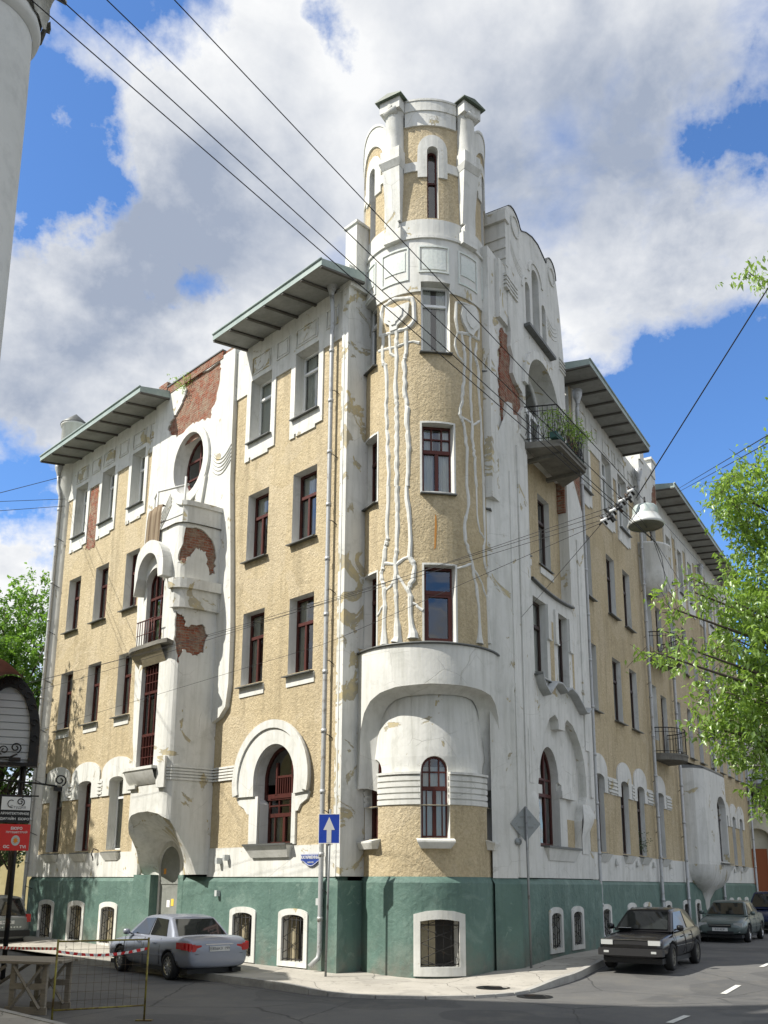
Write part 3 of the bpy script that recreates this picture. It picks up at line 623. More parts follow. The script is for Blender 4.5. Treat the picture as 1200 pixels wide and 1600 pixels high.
def baywin(z0, z1, topr, bars):
    fr = BW; x0, x1, yw = .03, .98, .13; g = G(); fn = (lambda i: rect(x0+i, x1-i, z0+i, z1-i)) if not topr else (lambda i: arch(x0+i, x1-i, z0+i, z1-i))
    g.panel(fr, fn(0), [fn(.06)], yw, yw+.07)
    for z in ((z0+.95, z1-.85) if bars else (z0+.85, z0+1.5)): g.box(fr, x0+.05, x1-.05, yw-.02, yw+.06, z-.04, z+.04)
    for k in (1, 2): xx = x0+(x1-x0)*k/3; g.box(fr, xx-.022, xx+.022, yw-.01, yw+.05, z0+.05, z1-.1)
    if bars:
        for k in range(1, 6): xx = x0+(x1-x0)*k/6; g.box(fr, xx-.012, xx+.012, yw-.03, yw+.03, z0+.05, z0+.93); g.box(fr, xx-.012, xx+.012, yw-.03, yw+.03, z1-.83, z1-.05)
        for z in (z0+.3, z0+.6, z1-.55, z1-.3): g.box(fr, x0+.05, x1-.05, yw-.028, yw+.03, z-.012, z+.012)
    rt = g.build('window', FRAME, house); p = G(); p.panel(fr, fn(.03), [], yw+.03, yw+.034); p.build('pane', GLASS, rt)
    q = G(); q.panel(fr, fn(-.05), [], yw+.6, yw+.08); q.build('room', INT, rt)
    c = G(); c.loft(fr, [[(x0+.05+i*.06, yw+.2+.02*sin(i*2), zz) for i in range(15)] for zz in (z0+.1, z1-1.0)]); c.build('curtain', CURT, rt)
baywin(5.28, 8.35, False, True); baywin(8.92, 11.3, True, False)
g = G(); g.panel(BF, [(0, 12.5), (send, 12.5), (send, 12.51), (0, 12.51)], [], -.06, .2)
pl = [L(*BF.xy(s_, 0), 12.5) for s_ in np.linspace(0, send, 24)]; g.add(pl, [tuple(range(24))]); g.build('terrace_floor', DCONC, house)
g = G(); g.box(BF, sD[7]-.1, send, -.02, .28, 12.5, 13.05); g.box(BF, sD[7]-.14, send, -.07, .33, 13.05, 13.2); g.build('terrace_parapet', PEEL, house)
g = G()
for s_ in (S4-.5, S4+.3, sD[6]+.05): g.tube(BF, [(s_, .06, 12.5), (s_, .06, 14.0)], .035, 6)
g.tube(BF, [(S4-.5, .06, 14.0), (S4+.3, .06, 13.95), (sD[7], .06, 13.75)], .035, 6); g.tube(BF, [(S4-.5, .06, 12.85), (S4+.3, .06, 12.85), (sD[7], .06, 12.85)], .025, 6)
g.build('terrace_railing', mat('old_white_paint', color=(.55, .55, .52)), house)
CARPET = mat('carpet', lambda t, b: lk(t, t.mix(t.ramp(t.noise(stretch(t, 9, 9, .3), 1.2, 2), .42, .58), (.11, .075, .045), (.23, .18, .12)), b.inputs['Base Color']), rough=1)
g = G(); n_ = 26; pr = []
for zz, off in ((13.35, .1), (13.38, -.02), (13.1, -.05), (12.4, -.07), (11.95, -.08)):
    pr.append([(S4-.62+i*.056, off-.012*sin(i*1.3)*(1 if off < 0 else .3), zz+(.03*sin(i*.4))-(.35*(1-i/n_) if off < 0 else .0)*0) for i in range(n_)])
g.loft(BF, pr); prop(g.build('brown_carpet', CARPET), 'brown striped carpet hung over the railing of the small terrace', 'carpet')
# ---- eaves
def eave(fr, x0, x1, zin=18.42, zout=18.12, o=1.3, n=6, th=.2, yb=0.3, ends=True):
    root = None; g = G()
    v = [fr(x0, yb, zin+th+.1), fr(x1, yb, zin+th+.1), fr(x1, -o, zout+th), fr(x0, -o, zout+th), fr(x0, yb, zin), fr(x1, yb, zin), fr(x1, -o, zout), fr(x0, -o, zout)]
    g.add(v, [(0, 1, 2, 3), (0, 3, 7, 4), (1, 2, 6, 5), (3, 2, 6, 7)], 0); g.add(v, [(4, 5, 6, 7)], 1)
    root = g.build('eaves', [COPPER, SOFFIT], house, fix=False)
    for k in range(n+1):
        x = x0+.04+(x1-x0-.08)*k/n; r = G()
        r.add([fr(x-.04, yb, zin-.005), fr(x+.04, yb, zin-.005), fr(x+.04, -o+.02, zout-.005), fr(x-.04, -o+.02, zout-.005), fr(x-.04, yb, zin-.07), fr(x+.04, yb, zin-.07), fr(x+.04, -o+.02, zout-.05), fr(x-.04, -o+.02, zout-.05)],
              [(0, 1, 2, 3), (4, 5, 6, 7), (0, 1, 5, 4), (1, 2, 6, 5), (2, 3, 7, 6), (3, 0, 4, 7)]); r.build('rafter', RIB, root)
    e = G(); e.tube(fr, [(x0, -o-.01, zout+th), (x1, -o-.01, zout+th)], .035, 6); e.build('eaves_trim', COPPER, root)
eave(L, -8.1, -3.05, n=6); eave(L, -19.9, -12.35, n=8)
# corner piers by the tower, pylon above
g = G(); g.panel(L, rect(-3.52, -3.27, 2.2, 18.9), [], -.10, .75); g.build('corner_pier', PEEL, house)
g = G(); g.panel(L, rect(-3.44, -3.40, 2.2, 17.0), [], -.115, -.09); g.build('pier_rib', WHITE, house)
g = G(); g.box(L, -3.58, -3.23, -.19, .8, -.25, 2.1); g.build('plinth', GREEN, house)
g = G(); g.panel(L, rect(-3.72, -3.53, 2.95, 18.4), [], -.03, .02); g.build('pier_rib', STUCCO, house)
g = G(); g.box(L, -3.66, -3.2, .1, 1.3, 18.5, 20.3); g.box(L, -3.71, -3.15, .05, 1.35, 20.3, 20.38); g.box(L, -3.64, -3.18, -.12, .9, 18.2, 18.75); g.build('pylon', WHITE, house)
pipe(L, -3.86, .0, 18.1, jog=(.12,)); pipe(L, -20.0, .0, 17.9, y=-.3, jog=(-.02,))
# round corner turret far left
g = G(); g.lathe(L, (-20.1, .1, 0), [(.34, 2.2), (.34, 16.8), (.36, 17.0), (.5, 17.4), (.5, 20.1), (.56, 20.12), (.56, 20.2), (0.02, 20.62)], 24); g.build('corner_turret', WHITE, house)
g = G(); g.lathe(L, (-20.1, .1, 0), [(.58, 20.2), (.58, 20.24), (.02, 20.75)], 24); g.build('turret_cap', SILLM, house)

# ============================================================ TOWER
def TW(x0, x1, z0, z1, arc=None, rise=None):
    return rect(x0, x1, z0, z1) if arc is None else arch(x0, x1, z0, z1, rise)
PL = Cy(1.72, 4)
g = G(); g.panel(PL, rect(-100, 100, -.25, 2.06), [rect(-11.5, 24.5, -.02, 1.38)], 0, .3)
g.loft(PL, [[(a, 0, 2.06) for a in range(-100, 101, 5)], [(a, .06, 2.2) for a in range(-100, 101, 5)], [(a, .3, 2.22) for a in range(-100, 101, 5)]]); g.build('plinth', GREEN, house)
# basement window (wide)
g = G(); g.panel(PL, [(-13.5, 0), (26.5, 0), (26.5, 1.36), (17, 1.43), (6.5, 1.45), (-4, 1.43), (-13.5, 1.36)], [[(-8.4, .2), (21.5, .2), (21.5, 1.2), (13, 1.24), (6.5, 1.25), (0, 1.24), (-8.4, 1.2)]], -.05, .3); g.build('window_surround', WHITE, house)
fb = Tp(6.5, 1.72); g = G(); g.panel(fb, rect(-.6, .6, 0, 1.4), [], .3, .31); g.build('window', INT, house)
g = G(); g.box(fb, -.46, -.08, .2, .26, .2, 1.25); g.build('window_board', RENDER_, house); grille(fb, -.44, .44, .21, 1.24, .04)
# ground floor drum
GW = Cy(1.66, 4); gw = [(-8.3, 16.0), (-71, -48.5), (58, 78)]
g = G(); hs = [rect(a, b, 3.08, 3.9) for a, b in gw]
g.panel(GW, rect(-100, 100, 2.2, 3.86), [rect(a, b, 3.08, 3.85) for a, b in gw], 0, .2, 0, 1); g.build('tower_wall', [STUCCO, CLEAN], house)
def archd(a, b, z0, z1, r=1.66):
    w = radians(b-a)/2*r; return [(a, z0), (b, z0)]+[((a+b)/2+(b-a)/2*cos(pi*k/12), z1-w+w*sin(pi*k/12)) for k in range(13)]
WW = Cy(1.62, 4)
g = G()
segs = [(-100, gw[1][0]), (gw[1][1], gw[0][0]), (gw[0][1], gw[2][0]), (gw[2][1], 100)]
for a, b in segs:
    g = G()
    for k in range(5): g.box(GW, a, b, -.03 if k < 5 else 0, .15, 3.87+k*.142, 3.975+k*.142)
    g.box(GW, a, b, .0, .15, 3.86, 4.58); g.box(GW, a, b, -.06, .15, 4.585, 4.64); g.build('string_course', CLEAN, house)
holes = [archd(a, b, 3.86, 5.03, 1.62) for a, b in gw]
g = G(); out = [(-100, 3.87)]
for a, b in (gw[1], gw[0], gw[2]): out += [(a, 3.87)] + [((a+b)/2-(b-a)/2*cos(pi*k/12), 4.7+.33*sin(pi*k/12)) for k in range(13)] + [(b, 3.87)]
out += [(100, 3.87), (100, 6.9), (-100, 6.9)]
class CyLean(Cy):
    def __call__(s, x, y, z): return Cy.__call__(s, x, y+.14*max(0, (z-5.06)/1.84), z)
g.panel(CyLean(1.55, 4), out, [], 0, .12); g.build('tower_wall', WHITE, house)
for (a, b), st in zip(gw, ('bars', 'bars', 'bars')):
    c = (a+b)/2; f_ = Tp(c, 1.55); w = 1.55*sin(radians(b-a)/2); window(f_, -w-.01, w+.01, 3.08, 5.04, .10, st, 'round', sill=False, curtain=.5)
    f2 = Tp(c, 1.66); g = G(); hw = 1.66*sin(radians(b-a)/2)
    g.add([f2(-hw-.1, -.2, 3.02), f2(hw+.1, -.2, 3.02), f2(hw+.1, .1, 3.09), f2(-hw-.1, .1, 3.09), f2(-hw-.1, -.2, 2.98), f2(hw+.1, -.2, 2.98), f2(hw, .05, 2.84), f2(-hw, .05, 2.84), f2(-hw, -.13, 2.84), f2(hw, -.13, 2.84)],
          [(0, 1, 2, 3), (0, 1, 5, 4), (4, 5, 9, 8), (8, 9, 6, 7), (1, 2, 6, 9, 5), (0, 3, 7, 8, 4)]); g.build('sill_console', CLEAN, house)
# outer shell with the wide flattened arch
SH = Cy(1.90, 3)
rim = [(-66, 4.3), (-65.5, 5.2), (-63, 5.75), (-58, 6.15), (-50, 6.42), (-40, 6.58), (-26, 6.68), (0, 6.73), (26, 6.72), (42, 6.68), (54, 6.6), (62, 6.42), (68, 6.1), (72, 5.6), (74, 5.0), (74.5, 4.3)]
g = G(); g.panel(SH, [(-96, 4.3)]+rim+[(96, 4.3), (96, 7.72), (-96, 7.72)], [], 0, .05); g.build('oriel_wall', CLEAN, house)
r0 = resample(rim, 48); rr = []
for j in range(6):
    f = j/5; rr.append([(a*(1-.12*f*f), .42*f, z-.28*(f*f)*(0.3+.7*cos(radians(a)))+.1*f) for a, z in r0])
g = G(); g.loft(SH, rr); g.build('oriel_vault', CLEAN, house)
g = G(); g.loft(SH, [[(a, 0, 7.72) for a in range(-96, 97, 4)], [(a, -.05, 7.73) for a in range(-96, 97, 4)], [(a, -.05, 7.77) for a in range(-96, 97, 4)], [(a, .2, 7.84) for a in range(-96, 97, 4)]]); g.build('ledge', SILLM, house)
# main drum
tw2 = [(-4.5, 22), (-70, -49), (62, 84)]; tw3 = [(-5.9, 22), (-73, -49.7), (64, 86)]; tw4 = [(-6.2, 19.8), (-77, -52), (62, 86)]
g = G(); hs = [rect(a, b, 7.83, 9.8) for a, b in tw2]+[rect(a, b, 11.77, 13.68) for a, b in tw3]
hs4 = [rect(a, b, 15.77, 17.54) for a, b in tw4]
def notch(z1, zt):
    out = [(-100, z1), (100, z1), (100, zt)]
    for a, b in (tw4[2], tw4[0], tw4[1]): out += [(b, zt), (b, 15.77), (a, 15.77), (a, zt)]
    return out+[(-100, zt)]
g.panel(T, notch(7.8, 17.54), hs, 0, .28, 0, 1); g.build('tower_wall', [STUCCO, CLEAN], house)
g = G(); out = [(-180, 17.54)]
for a, b in (tw4[1], tw4[0], tw4[2]): out += [(a, 17.54), (a, 17.83), (b, 17.83), (b, 17.54)]
out += [(180, 17.54), (180, 19.16), (-180, 19.16)]
g.panel(Cy(1.78, 5), out, [], 0, .3); g.build('tower_wall', WHITE, house)
for lst, z0, z1, st in ((tw2, 7.83, 9.8, ('brown1', 'brown', 'dark')), (tw3, 11.77, 13.68, ('brown6', 'brown', 'dark')), (tw4, 15.77, 17.83, ('white', 'white', 'white'))):
    for (a, b), s_ in zip(lst, st):
        c = (a+b)/2; w = TR*sin(radians(b-a)/2); dp = TR*(1-cos(radians(b-a)/2))
        window(Tp(c), -w+.02, w-.02, z0, z1, .24+dp*0, s_, sill=(lst is not tw2 or a > 0 or a < -20), curtain=.3 if st[0] != 'brown1' else .9, silly=.1)
# thin plaster edging round the middle windows
for (a, b), z0, z1 in ((tw2[0], 7.83, 9.8), (tw3[0], 11.77, 13.68), (tw2[1], 7.83, 9.8), (tw3[1], 11.77, 13.68)):
    g = G(); g.panel(T, rect(a-1.6, b+1.6, z0-.05, z1+.05), [rect(a, b, z0, z1)], -.012, .01); g.build('window_surround', CLEAN, house)
# raised panels under the ring
C178 = Cy(1.78, 4)
for i, (a, b) in enumerate(((-43.7, -17), (-8, 18.8), (28, 51), (-75, -52), (60, 82))):
    g = G(); g.panel(C178, rect(a, b, 17.9 if i != 1 else 18.1, 18.93), [rect(a+1.2, b-1.2, 17.96 if i != 1 else 18.15, 18.88)], -.03, .01); g.panel(C178, rect(a+3, b-3, 18.2, 18.8), [], -.02, .01); g.build('plaster_panel', mat('pale_teal_plaster', b_concrete((.55, .60, .56), (.68, .70, .66), 2, .4)), house)
g = G(); g.box(C178, -180, 180, -.05, .1, 19.16, 19.24); g.build('ledge', WHITE, house)
g = G(); g.box(Cy(1.76, 5), -180, 180, 0, .2, 19.24, 19.79); g.build('tower_wall', WHITE, house)
# lantern
TL_ = Cy(1.75, 5)
lanc = [c for c in (4.9, -60, 70, 130, -125, 180)]
hol = []
for c in lanc[:5]: hol.append(archd(c-5.1, c+5.1, 19.79+.0, 22.12, 1.75))
g = G(); out = [(-175, 19.79)]; hz = []
for c in sorted(lanc[:5]): hz.append([(c-5.1, 19.83), (c+5.1, 19.83)]+[(c+5.1*cos(pi*k/8), 21.97+.155*sin(pi*k/8)) for k in range(9)])
g.panel(TL_, rect(-175, 185, 19.79, 22.9), hz, 0, .3, 0, 1); g.build('tower_wall', [STUCCO, CLEAN], house)
for c in sorted(lanc[:5]):
    f_ = Tp(c, 1.75); window(f_, -.16, .16, 19.83, 22.12, .2, 'slit', 'round', sill=False, curtain=.95)
    g = G(); o_ = [(c-8.6, 21.12), (c-5.1, 21.12), (c-5.1, 21.97)]+[(c-5.1*cos(pi*k/8), 21.97+.155*sin(pi*k/8)) for k in range(9)]+[(c+5.1, 21.12)]
    o_ = [(c-13.5, 21.12), (c-5.1, 21.12)]+[(c-5.1*cos(pi*k/10), 21.97+.155*sin(pi*k/10)) for k in range(11)]+[(c+5.1, 21.12), (c+13.5, 21.12), (c+13.5, 21.33), (c+26, 21.33), (c+26, 21.62), (c+13.8, 21.62)]+[(c+13.5*cos(pi*k/12), 22.02+.48*sin(pi*k/12)) for k in range(13)]+[(c-13.8, 21.62), (c-26, 21.62), (c-26, 21.33), (c-13.5, 21.33)]
    g.panel(TL_, o_, [], -.045, .01); g.build('window_surround', WHITE, house)
g = G(); g.box(TL_, -20.3, 27.5, -.05, .3, 22.82, 23.3); g.box(TL_, -20, 27.3, -.08, .3, 23.3, 23.62); g.box(TL_, -20, 27.3, -.1, .3, 23.62, 23.68)
for a0, a1 in ((-92, -37), (46, 98), (98, 155), (-150, -92)):
    m = (a0+a1)/2; w = (a1-a0)/2
    o_ = [(a0, 19.8), (a0+4, 19.8), (a0+4, 21.9)]+[(m-(w-4)*cos(pi*k/14), 21.9+.98*sin(pi*k/14)) for k in range(1, 14)]+[(a1-4, 21.9), (a1-4, 19.8), (a1, 19.8), (a1, 22.7)]+[(m+w*cos(pi*k/14), 22.7+.8*sin(pi*k/14)) for k in range(1, 14)]+[(a0, 22.7)]
    g.panel(TL_, o_, [], -.05, .2)
    g.panel(TL_, [(m-w*cos(pi*k/14), 22.68+.8*sin(pi*k/14)) for k in range(15)]+[(m+w*cos(pi*k/14), 22.74+.82*sin(pi*k/14)) for k in range(15)], [], -.08, .25)
g.panel(TL_, rect(155, 210, 19.8, 23.4), [], -.05, .2)
g.build('parapet', WHITE, house)
# lantern piers with shaft, block, console and roofed capital
for c in (-30.5, 38.5):
    f_ = Tp(c, 1.75); g = G()
    g.lathe(f_, (0, -.02, 0), [(.27, 21.9), (.27, 23.22), (.31, 23.3)], 14)
    g.box(f_, -.30, .30, -.32, .1, 21.62, 22.02)
    g.add([f_(-.34, -.36, 21.62), f_(.34, -.36, 21.62), f_(.34, .05, 21.62), f_(-.34, .05, 21.62), f_(-.28, -.26, 21.45), f_(.28, -.26, 21.45), f_(.28, .05, 21.45), f_(-.28, .05, 21.45)], [(0, 1, 5, 4), (1, 2, 6, 5), (0, 3, 7, 4), (4, 5, 6, 7)])
    g.add([f_(-.27, -.25, 21.45), f_(.27, -.25, 21.45), f_(.27, .05, 21.45), f_(-.27, .05, 21.45), f_(-.22, -.1, 19.8), f_(.22, -.1, 19.8), f_(.22, .05, 19.8), f_(-.22, .05, 19.8)], [(0, 1, 5, 4), (1, 2, 6, 5), (0, 3, 7, 4), (4, 5, 6, 7)])
    g.lathe(Fr(f_(0, 0, 0)[0], f_(0, 0, 0)[1], f_.e1, f_.e2), (0, 0, 0), [(.001, 0)], 3) if 0 else None
    g.tube(f_, [(0, -.02, 19.62), (0, -.16, 19.62)], .21, 18, sm=False)
    g.box(f_, -.27, .27, -.17, .05, 19.14, 19.5)
    g.box(f_, -.32, .32, -.34, .3, 23.3, 23.66); g.tube(f_, [(0, -.3, 23.42), (0, -.37, 23.42)], .07, 12, sm=False); g.tube(f_, [(-.2, -.28, 23.3), (.2, -.28, 23.3)], .1, 10)
    rt = g.build('pier', WHITE, house)
    k = G(); k.add([f_(-.42, -.45, 23.64), f_(.42, -.45, 23.64), f_(.42, .4, 23.72), f_(-.42, .4, 23.72), f_(-.42, -.45, 23.67), f_(.42, -.45, 23.67), f_(.42, .4, 23.75), f_(-.42, .4, 23.75), f_(0, -.45, 23.78), f_(0, .4, 23.84)],
                  [(0, 1, 2, 3), (0, 1, 5, 8, 4), (4, 8, 9, 7), (8, 5, 6, 9), (3, 2, 6, 9, 7), (1, 2, 6, 5), (0, 3, 7, 4)]); k.build('pier_cap', mat('dark_green_metal', b_concrete((.05, .06, .05), (.12, .16, .11), 2, .1, .5)), rt)
g = G(); g.add([T(a, 0, 23.2) for a in range(-180, 180, 10)], [tuple(range(36))]); g.build('tower_roof', SILLM, house)
# vines and mask reliefs
vA = [[(-36.4,12.05),(-36.3,11.62),(-37.5,10.89),(-36.8,10.64),(-40.1,10.32),(-40.7,9.98),(-43.6,9.72),(-40.6,9.33),(-39.1,8.85),(-39.7,8.45),(-40.2,7.82)],
[(-28.0,11.99),(-26.8,11.45),(-27.9,10.83),(-27.9,10.31),(-29.0,9.94),(-29.0,9.57),(-29.0,9.23),(-27.7,8.83),(-27.7,8.23),(-27.1,7.83)],
[(-18.7,11.94),(-18.1,11.48),(-15.9,10.88),(-15.9,10.27),(-15.9,10.03),(-12.2,9.71),(-13.2,9.45),(-17.6,9.19),(-15.4,8.85),(-15.4,8.36),(-13.3,7.9)],
[(-40.7,9.98),(-29.0,9.88)],[(-29.0,9.84),(-23.2,9.98),(-16.5,10.03)],[(-29.0,9.5),(-35.2,9.3),(-40.6,9.23)],[(-26.6,9.56),(-19.8,9.23),(-16.5,9.09)],[(-13.3,8.81),(-5.9,8.61)],[(-41.2,8.86),(-47.8,8.63)],
[(35.3,12.05),(36.4,11.6),(31.9,10.97),(31.7,10.62),(38.3,10.11),(39.6,9.85),(44.0,9.4),(46.9,8.84),(47.2,8.27),(46.0,7.9)],
[(46.4,12.15),(47.4,11.27),(49.9,10.94),(58.5,10.81)],[(58.0,12.28),(58.0,11.38),(59.7,10.75),(55.7,10.54),(57.4,10.06),(71.7,9.7),(61.4,9.23),(62.0,8.79),(62.9,8.45),(63.6,8.02)],
[(23.7,9.76),(39.7,9.97)],[(41.9,9.8),(51.3,9.59),(57.5,9.26),(62.8,9.24)]]
vB = [[(-42.4,16.51),(-43.8,15.98),(-43.0,15.66),(-39.9,15.55),(-39.0,14.63),(-39.6,14.27),(-38.0,13.51),(-36.5,12.77),(-36.4,12.06)],
[(-28.5,16.47),(-29.1,15.82),(-29.0,15.29),(-28.9,14.54),(-27.6,13.79),(-28.2,13.06),(-28.0,11.99)],[(-36.5,16.43),(-35.0,15.88),(-29.7,15.71)],
[(-19.9,16.4),(-19.9,15.75),(-21.6,15.53),(-20.4,14.59),(-18.7,14.1),(-18.7,13.55),(-17.6,13.0),(-18.7,11.94)],[(-48.8,16.11),(-28.4,16.0),(-19.9,16.05),(-12.9,16.07),(-7.8,16.0)],
[(-46.4,16.52),(-47.4,17.05),(-44.2,17.39),(-31.2,17.47),(-15.2,17.38),(-11.1,17.16),(-12.9,16.59),(-18.7,16.47),(-28.5,16.47),(-37.9,16.49),(-46.4,16.52)],
[(27.4,16.43),(24.4,16.94),(25.2,17.34),(34.2,17.4),(49.4,17.45),(55.9,17.36),(55.0,16.55),(38.2,16.51),(27.4,16.43)],[(26.7,16.42),(23.4,16.09),(27.7,15.74),(34.6,15.58)],
[(31.5,16.43),(34.8,15.89),(34.6,15.58),(31.9,14.65),(28.2,14.02),(32.8,13.77),(35.2,13.13),(35.3,12.05)],[(41.3,16.47),(42.5,15.83),(40.8,14.67),(41.9,13.97),(42.3,13.38),(45.3,12.87),(46.4,12.14)],
[(50.4,16.4),(48.0,15.94),(52.8,15.66),(53.0,14.82),(55.6,14.18),(56.0,13.54),(58.0,12.25)],[(30.2,13.97),(41.1,13.92)],[(42.7,13.87),(55.6,14.14)]]
for j, vv in enumerate(vA+vB):
    pts = resample([(a, z) for a, z in vv], max(4, int(sum(hypot(radians(b[0]-a[0])*TR, b[1]-a[1]) for a, b in zip(vv, vv[1:]))/.13)))
    base = .062 if len(vv) > 5 else .045; thin = .8 if vv[0][0] > 0 else 1.0; rs = []
    for a, z in pts:
        fl = 1.0+1.5*max(0, (8.6-z)/.8)**1.8
        rs.append(base*thin*fl*random.uniform(.82, 1.2))
    g = G(); g.tube(T, [(a+random.uniform(-.7, .7), .012, z) for a, z in pts], rs, 7, sm=False); g.build('plaster_vine', CLEAN, house)
for sh in ([(-39.6,17.33),(-31.2,17.17),(-16.3,17.23),(-17.5,16.88),(-23.5,16.69),(-27.2,16.61),(-27.8,16.5),(-34.4,16.5),(-35.1,16.69),(-41.0,16.84),(-39.5,17.09)], [(32.0,17.29),(40.3,17.36),(49.4,17.41),(51.2,17.16),(54.2,16.93),(46.8,16.66),(44,16.5),(38.2,16.52),(32.4,16.75),(30.4,17.0)]):
    g = G(); g.panel(T, sh, [], -.07, .01); c = (sum(p[0] for p in sh)/len(sh), sum(p[1] for p in sh)/len(sh)); g.panel(T, [(c[0]+(a-c[0])*.6, c[1]+(b-c[1])*.6) for a, b in sh], [], -.10, -.06); g.build('plaster_mask', CLEAN, house)
g = G(); g.panel(T, [(4, 10.2), (5.4, 10.25), (6.4, 10.8), (6.0, 11.1), (5.0, 11.15), (4.6, 10.8)], [], -.004, .002); g.build('rust_stain', mat('rust', color=(.45, .20, .04)), house)

# ============================================================ RIGHT FACADE
RZ = .2
WR = -.02
# front bay zone
bayholes = [rect(5.05, 6.05, 7.67, 9.87), rect(6.9, 7.83, 7.67, 9.87)]
niche = [(5.05, 3.0), (8.25, 3.0), (8.4, 3.85), (8.93, 4.6), (8.92, 5.2), (8.82, 5.66), (8.55, 6.1), (8.24, 6.4), (7.9, 6.62), (7.47, 6.72), (7.3, 6.6), (7.26, 6.36), (6.74, 6.34), (6.72, 6.6), (6.48, 6.72), (6.05, 6.55), (5.62, 6.1), (5.2, 5.3), (5.02, 4.6)]
FW = -.22
out = [(2.93, 2.2), (9.75, 2.2), (9.75, 16.2), (8.3, 17.0), (8.2, 10.45), (7.6, 10.3), (4.9, 10.25), (4.9, 14.5), (2.93, 17.2)]
out = [(3.5, 2.2), (9.72, 2.2), (9.72, 14.0), (8.3, 15.6), (8.3, 10.42), (7.3, 10.32), (5.6, 10.27), (4.92, 10.3), (4.92, 14.6), (4.62, 14.75), (4.42, 14.62), (4.3, 15.0), (4.05, 14.9), (3.95, 15.2), (3.62, 15.1), (3.5, 14.7)]
g = G(); g.panel(R, out, [niche]+bayholes, FW, .5); g.build('wall', WHITE, house)
g = G(); g.panel(R, jag([(3.5, 14.5), (4.9, 14.5), (5.0, 16.2), (4.3, 17.5), (3.6, 17.4), (3.4, 16.3), (3.35, 15.4)], .08), [], FW+.09, .4); g.build('exposed_brick', BRICK, house); g = G(); g.panel(R, rect(8.2, 9.8, 13.5, 16.5), [], FW+.06, .3); g.build('exposed_brick', BRICK, house)
g = G(); g.loft(R, [[(3.5, FW, z) for z in (2.18, 13.2, 14.7)], [(2.85, .16, z) for z in (2.18, 12.4, 13.0)]], sm=False); g.build('wall', WHITE, house)
g = G(); g.loft(R, [[(3.5, FW-.08, z) for z in (-.2, 2.04)], [(2.82, .10, z) for z in (-.2, 2.04)]], sm=False); g.loft(R, [[(3.5, FW-.08, 2.04), (2.82, .10, 2.04)], [(3.5, FW+.02, 2.18), (2.85, .2, 2.18)]], sm=False); g.build('plinth', GREEN, house)
# niche back wall with the arched window
jw = [(5.55, 3.05), (7.0, 3.05), (7.0, 4.5)]+[(6.28+.72*cos(pi*k/14), 4.85+.93*sin(pi*k/14)) for k in range(15)]
g = G(); g.panel(R, rect(4.9, 9.0, 2.6, 6.9), [jw], .02, .5); g.build('wall', CLEAN, house)
g = G(); g.panel(R, [(7.6, 3.0), (8.3, 3.0), (8.3, 3.86), (7.6, 3.86)], [], -.02, .03); g.build('wall', STUCCO, house); g = G(); g.panel(R, [(9.1, 3.0), (9.7, 3.0), (9.7, 4.0), (9.1, 3.9)], [], FW-.012, FW+.01); g.build('wall', STUCCO, house)
g = G(); ao = [(6.28+1.12*cos(a), 4.75+1.42*sin(a)) for a in [pi*k/18 for k in range(19)]]; ai = [(6.28+.72*cos(a), 4.85+.93*sin(a)) for a in [pi-pi*k/18 for k in range(19)]]
g.panel(R, ao+ai, [], -.06, .03); g.box(R, 7.0, 8.2, -.16, .03, 4.42, 4.62); g.box(R, 7.05, 7.95, -.12, .03, 4.62, 4.78); g.box(R, 5.1, 5.56, -.12, .03, 4.42, 4.66); g.box(R, 7.0, 7.55, -.07, .03, 3.0, 4.42); g.build('window_surround', CLEAN, house)
g = G(); g.panel(R, jw, [[(5.64, 3.14), (6.91, 3.14), (6.91, 4.5)]+[(6.28+.63*cos(pi*k/14), 4.85+.84*sin(pi*k/14)) for k in range(15)]], .17, .24)
g.box(R, 5.6, 6.95, .15, .24, 4.4, 4.5); g.box(R, 5.6, 6.95, .16, .24, 4.86, 4.92); g.box(R, 6.42, 6.50, .16, .24, 3.1, 5.7); g.box(R, 5.95, 6.0, .16, .24, 3.1, 4.45)
for k in range(8): g.box(R, 5.68+k*.1, 5.70+k*.1, .17, .23, 4.5, 4.86)
rt = g.build('window', FRAME, house); p = G(); p.panel(R, jw, [], .20, .203); p.build('pane', GLASS, rt); q = G(); q.panel(R, rect(5.3, 7.2, 2.9, 5.9), [], .7, .71); q.build('room', INT, rt)
g = G(); g.box(R, 5.3, 7.9, -.38, .4, 2.98, 3.04); g.build('sill', SILLM, rt)
g = G(); g.add([R(5.35, -.34, 2.98), R(7.85, -.34, 2.98), R(7.85, FW, 2.98), R(5.35, FW, 2.98), R(5.6, FW-.03, 2.66), R(7.6, FW-.03, 2.66), R(7.6, FW, 2.66), R(5.6, FW, 2.66)], [(0, 1, 5, 4), (1, 2, 6, 5), (0, 3, 7, 4), (4, 5, 6, 7)]); g.build('sill_console', CLEAN, house)
g = G(); g.loft(R, [[(8.3+.12*k, FW-.02, 2.9) for k in range(6)], [(8.3+.12*k, FW-.02-.02*sin(pi*k/5), 3.4) for k in range(6)], [(8.32+.14*k, FW-.08-.16*sin(pi*k/5), 3.8) for k in range(6)], [(8.5+.14*k, FW-.02-.22*sin(pi*k/5), 4.05) for k in range(6)], [(8.55+.14*k, FW, 4.35) for k in range(6)]]); g.build('plaster_bracket', CLEAN, house)
g = G(); g.loft(R, [[(4.2+.14*k, FW, 3.3) for k in range(6)], [(4.15+.15*k, FW-.2*sin(pi*k/5), 3.9) for k in range(6)], [(4.2+.14*k, FW-.15*sin(pi*k/5), 4.2) for k in range(6)], [(4.25+.12*k, FW, 4.5) for k in range(6)]]); g.build('plaster_bracket', CLEAN, house)
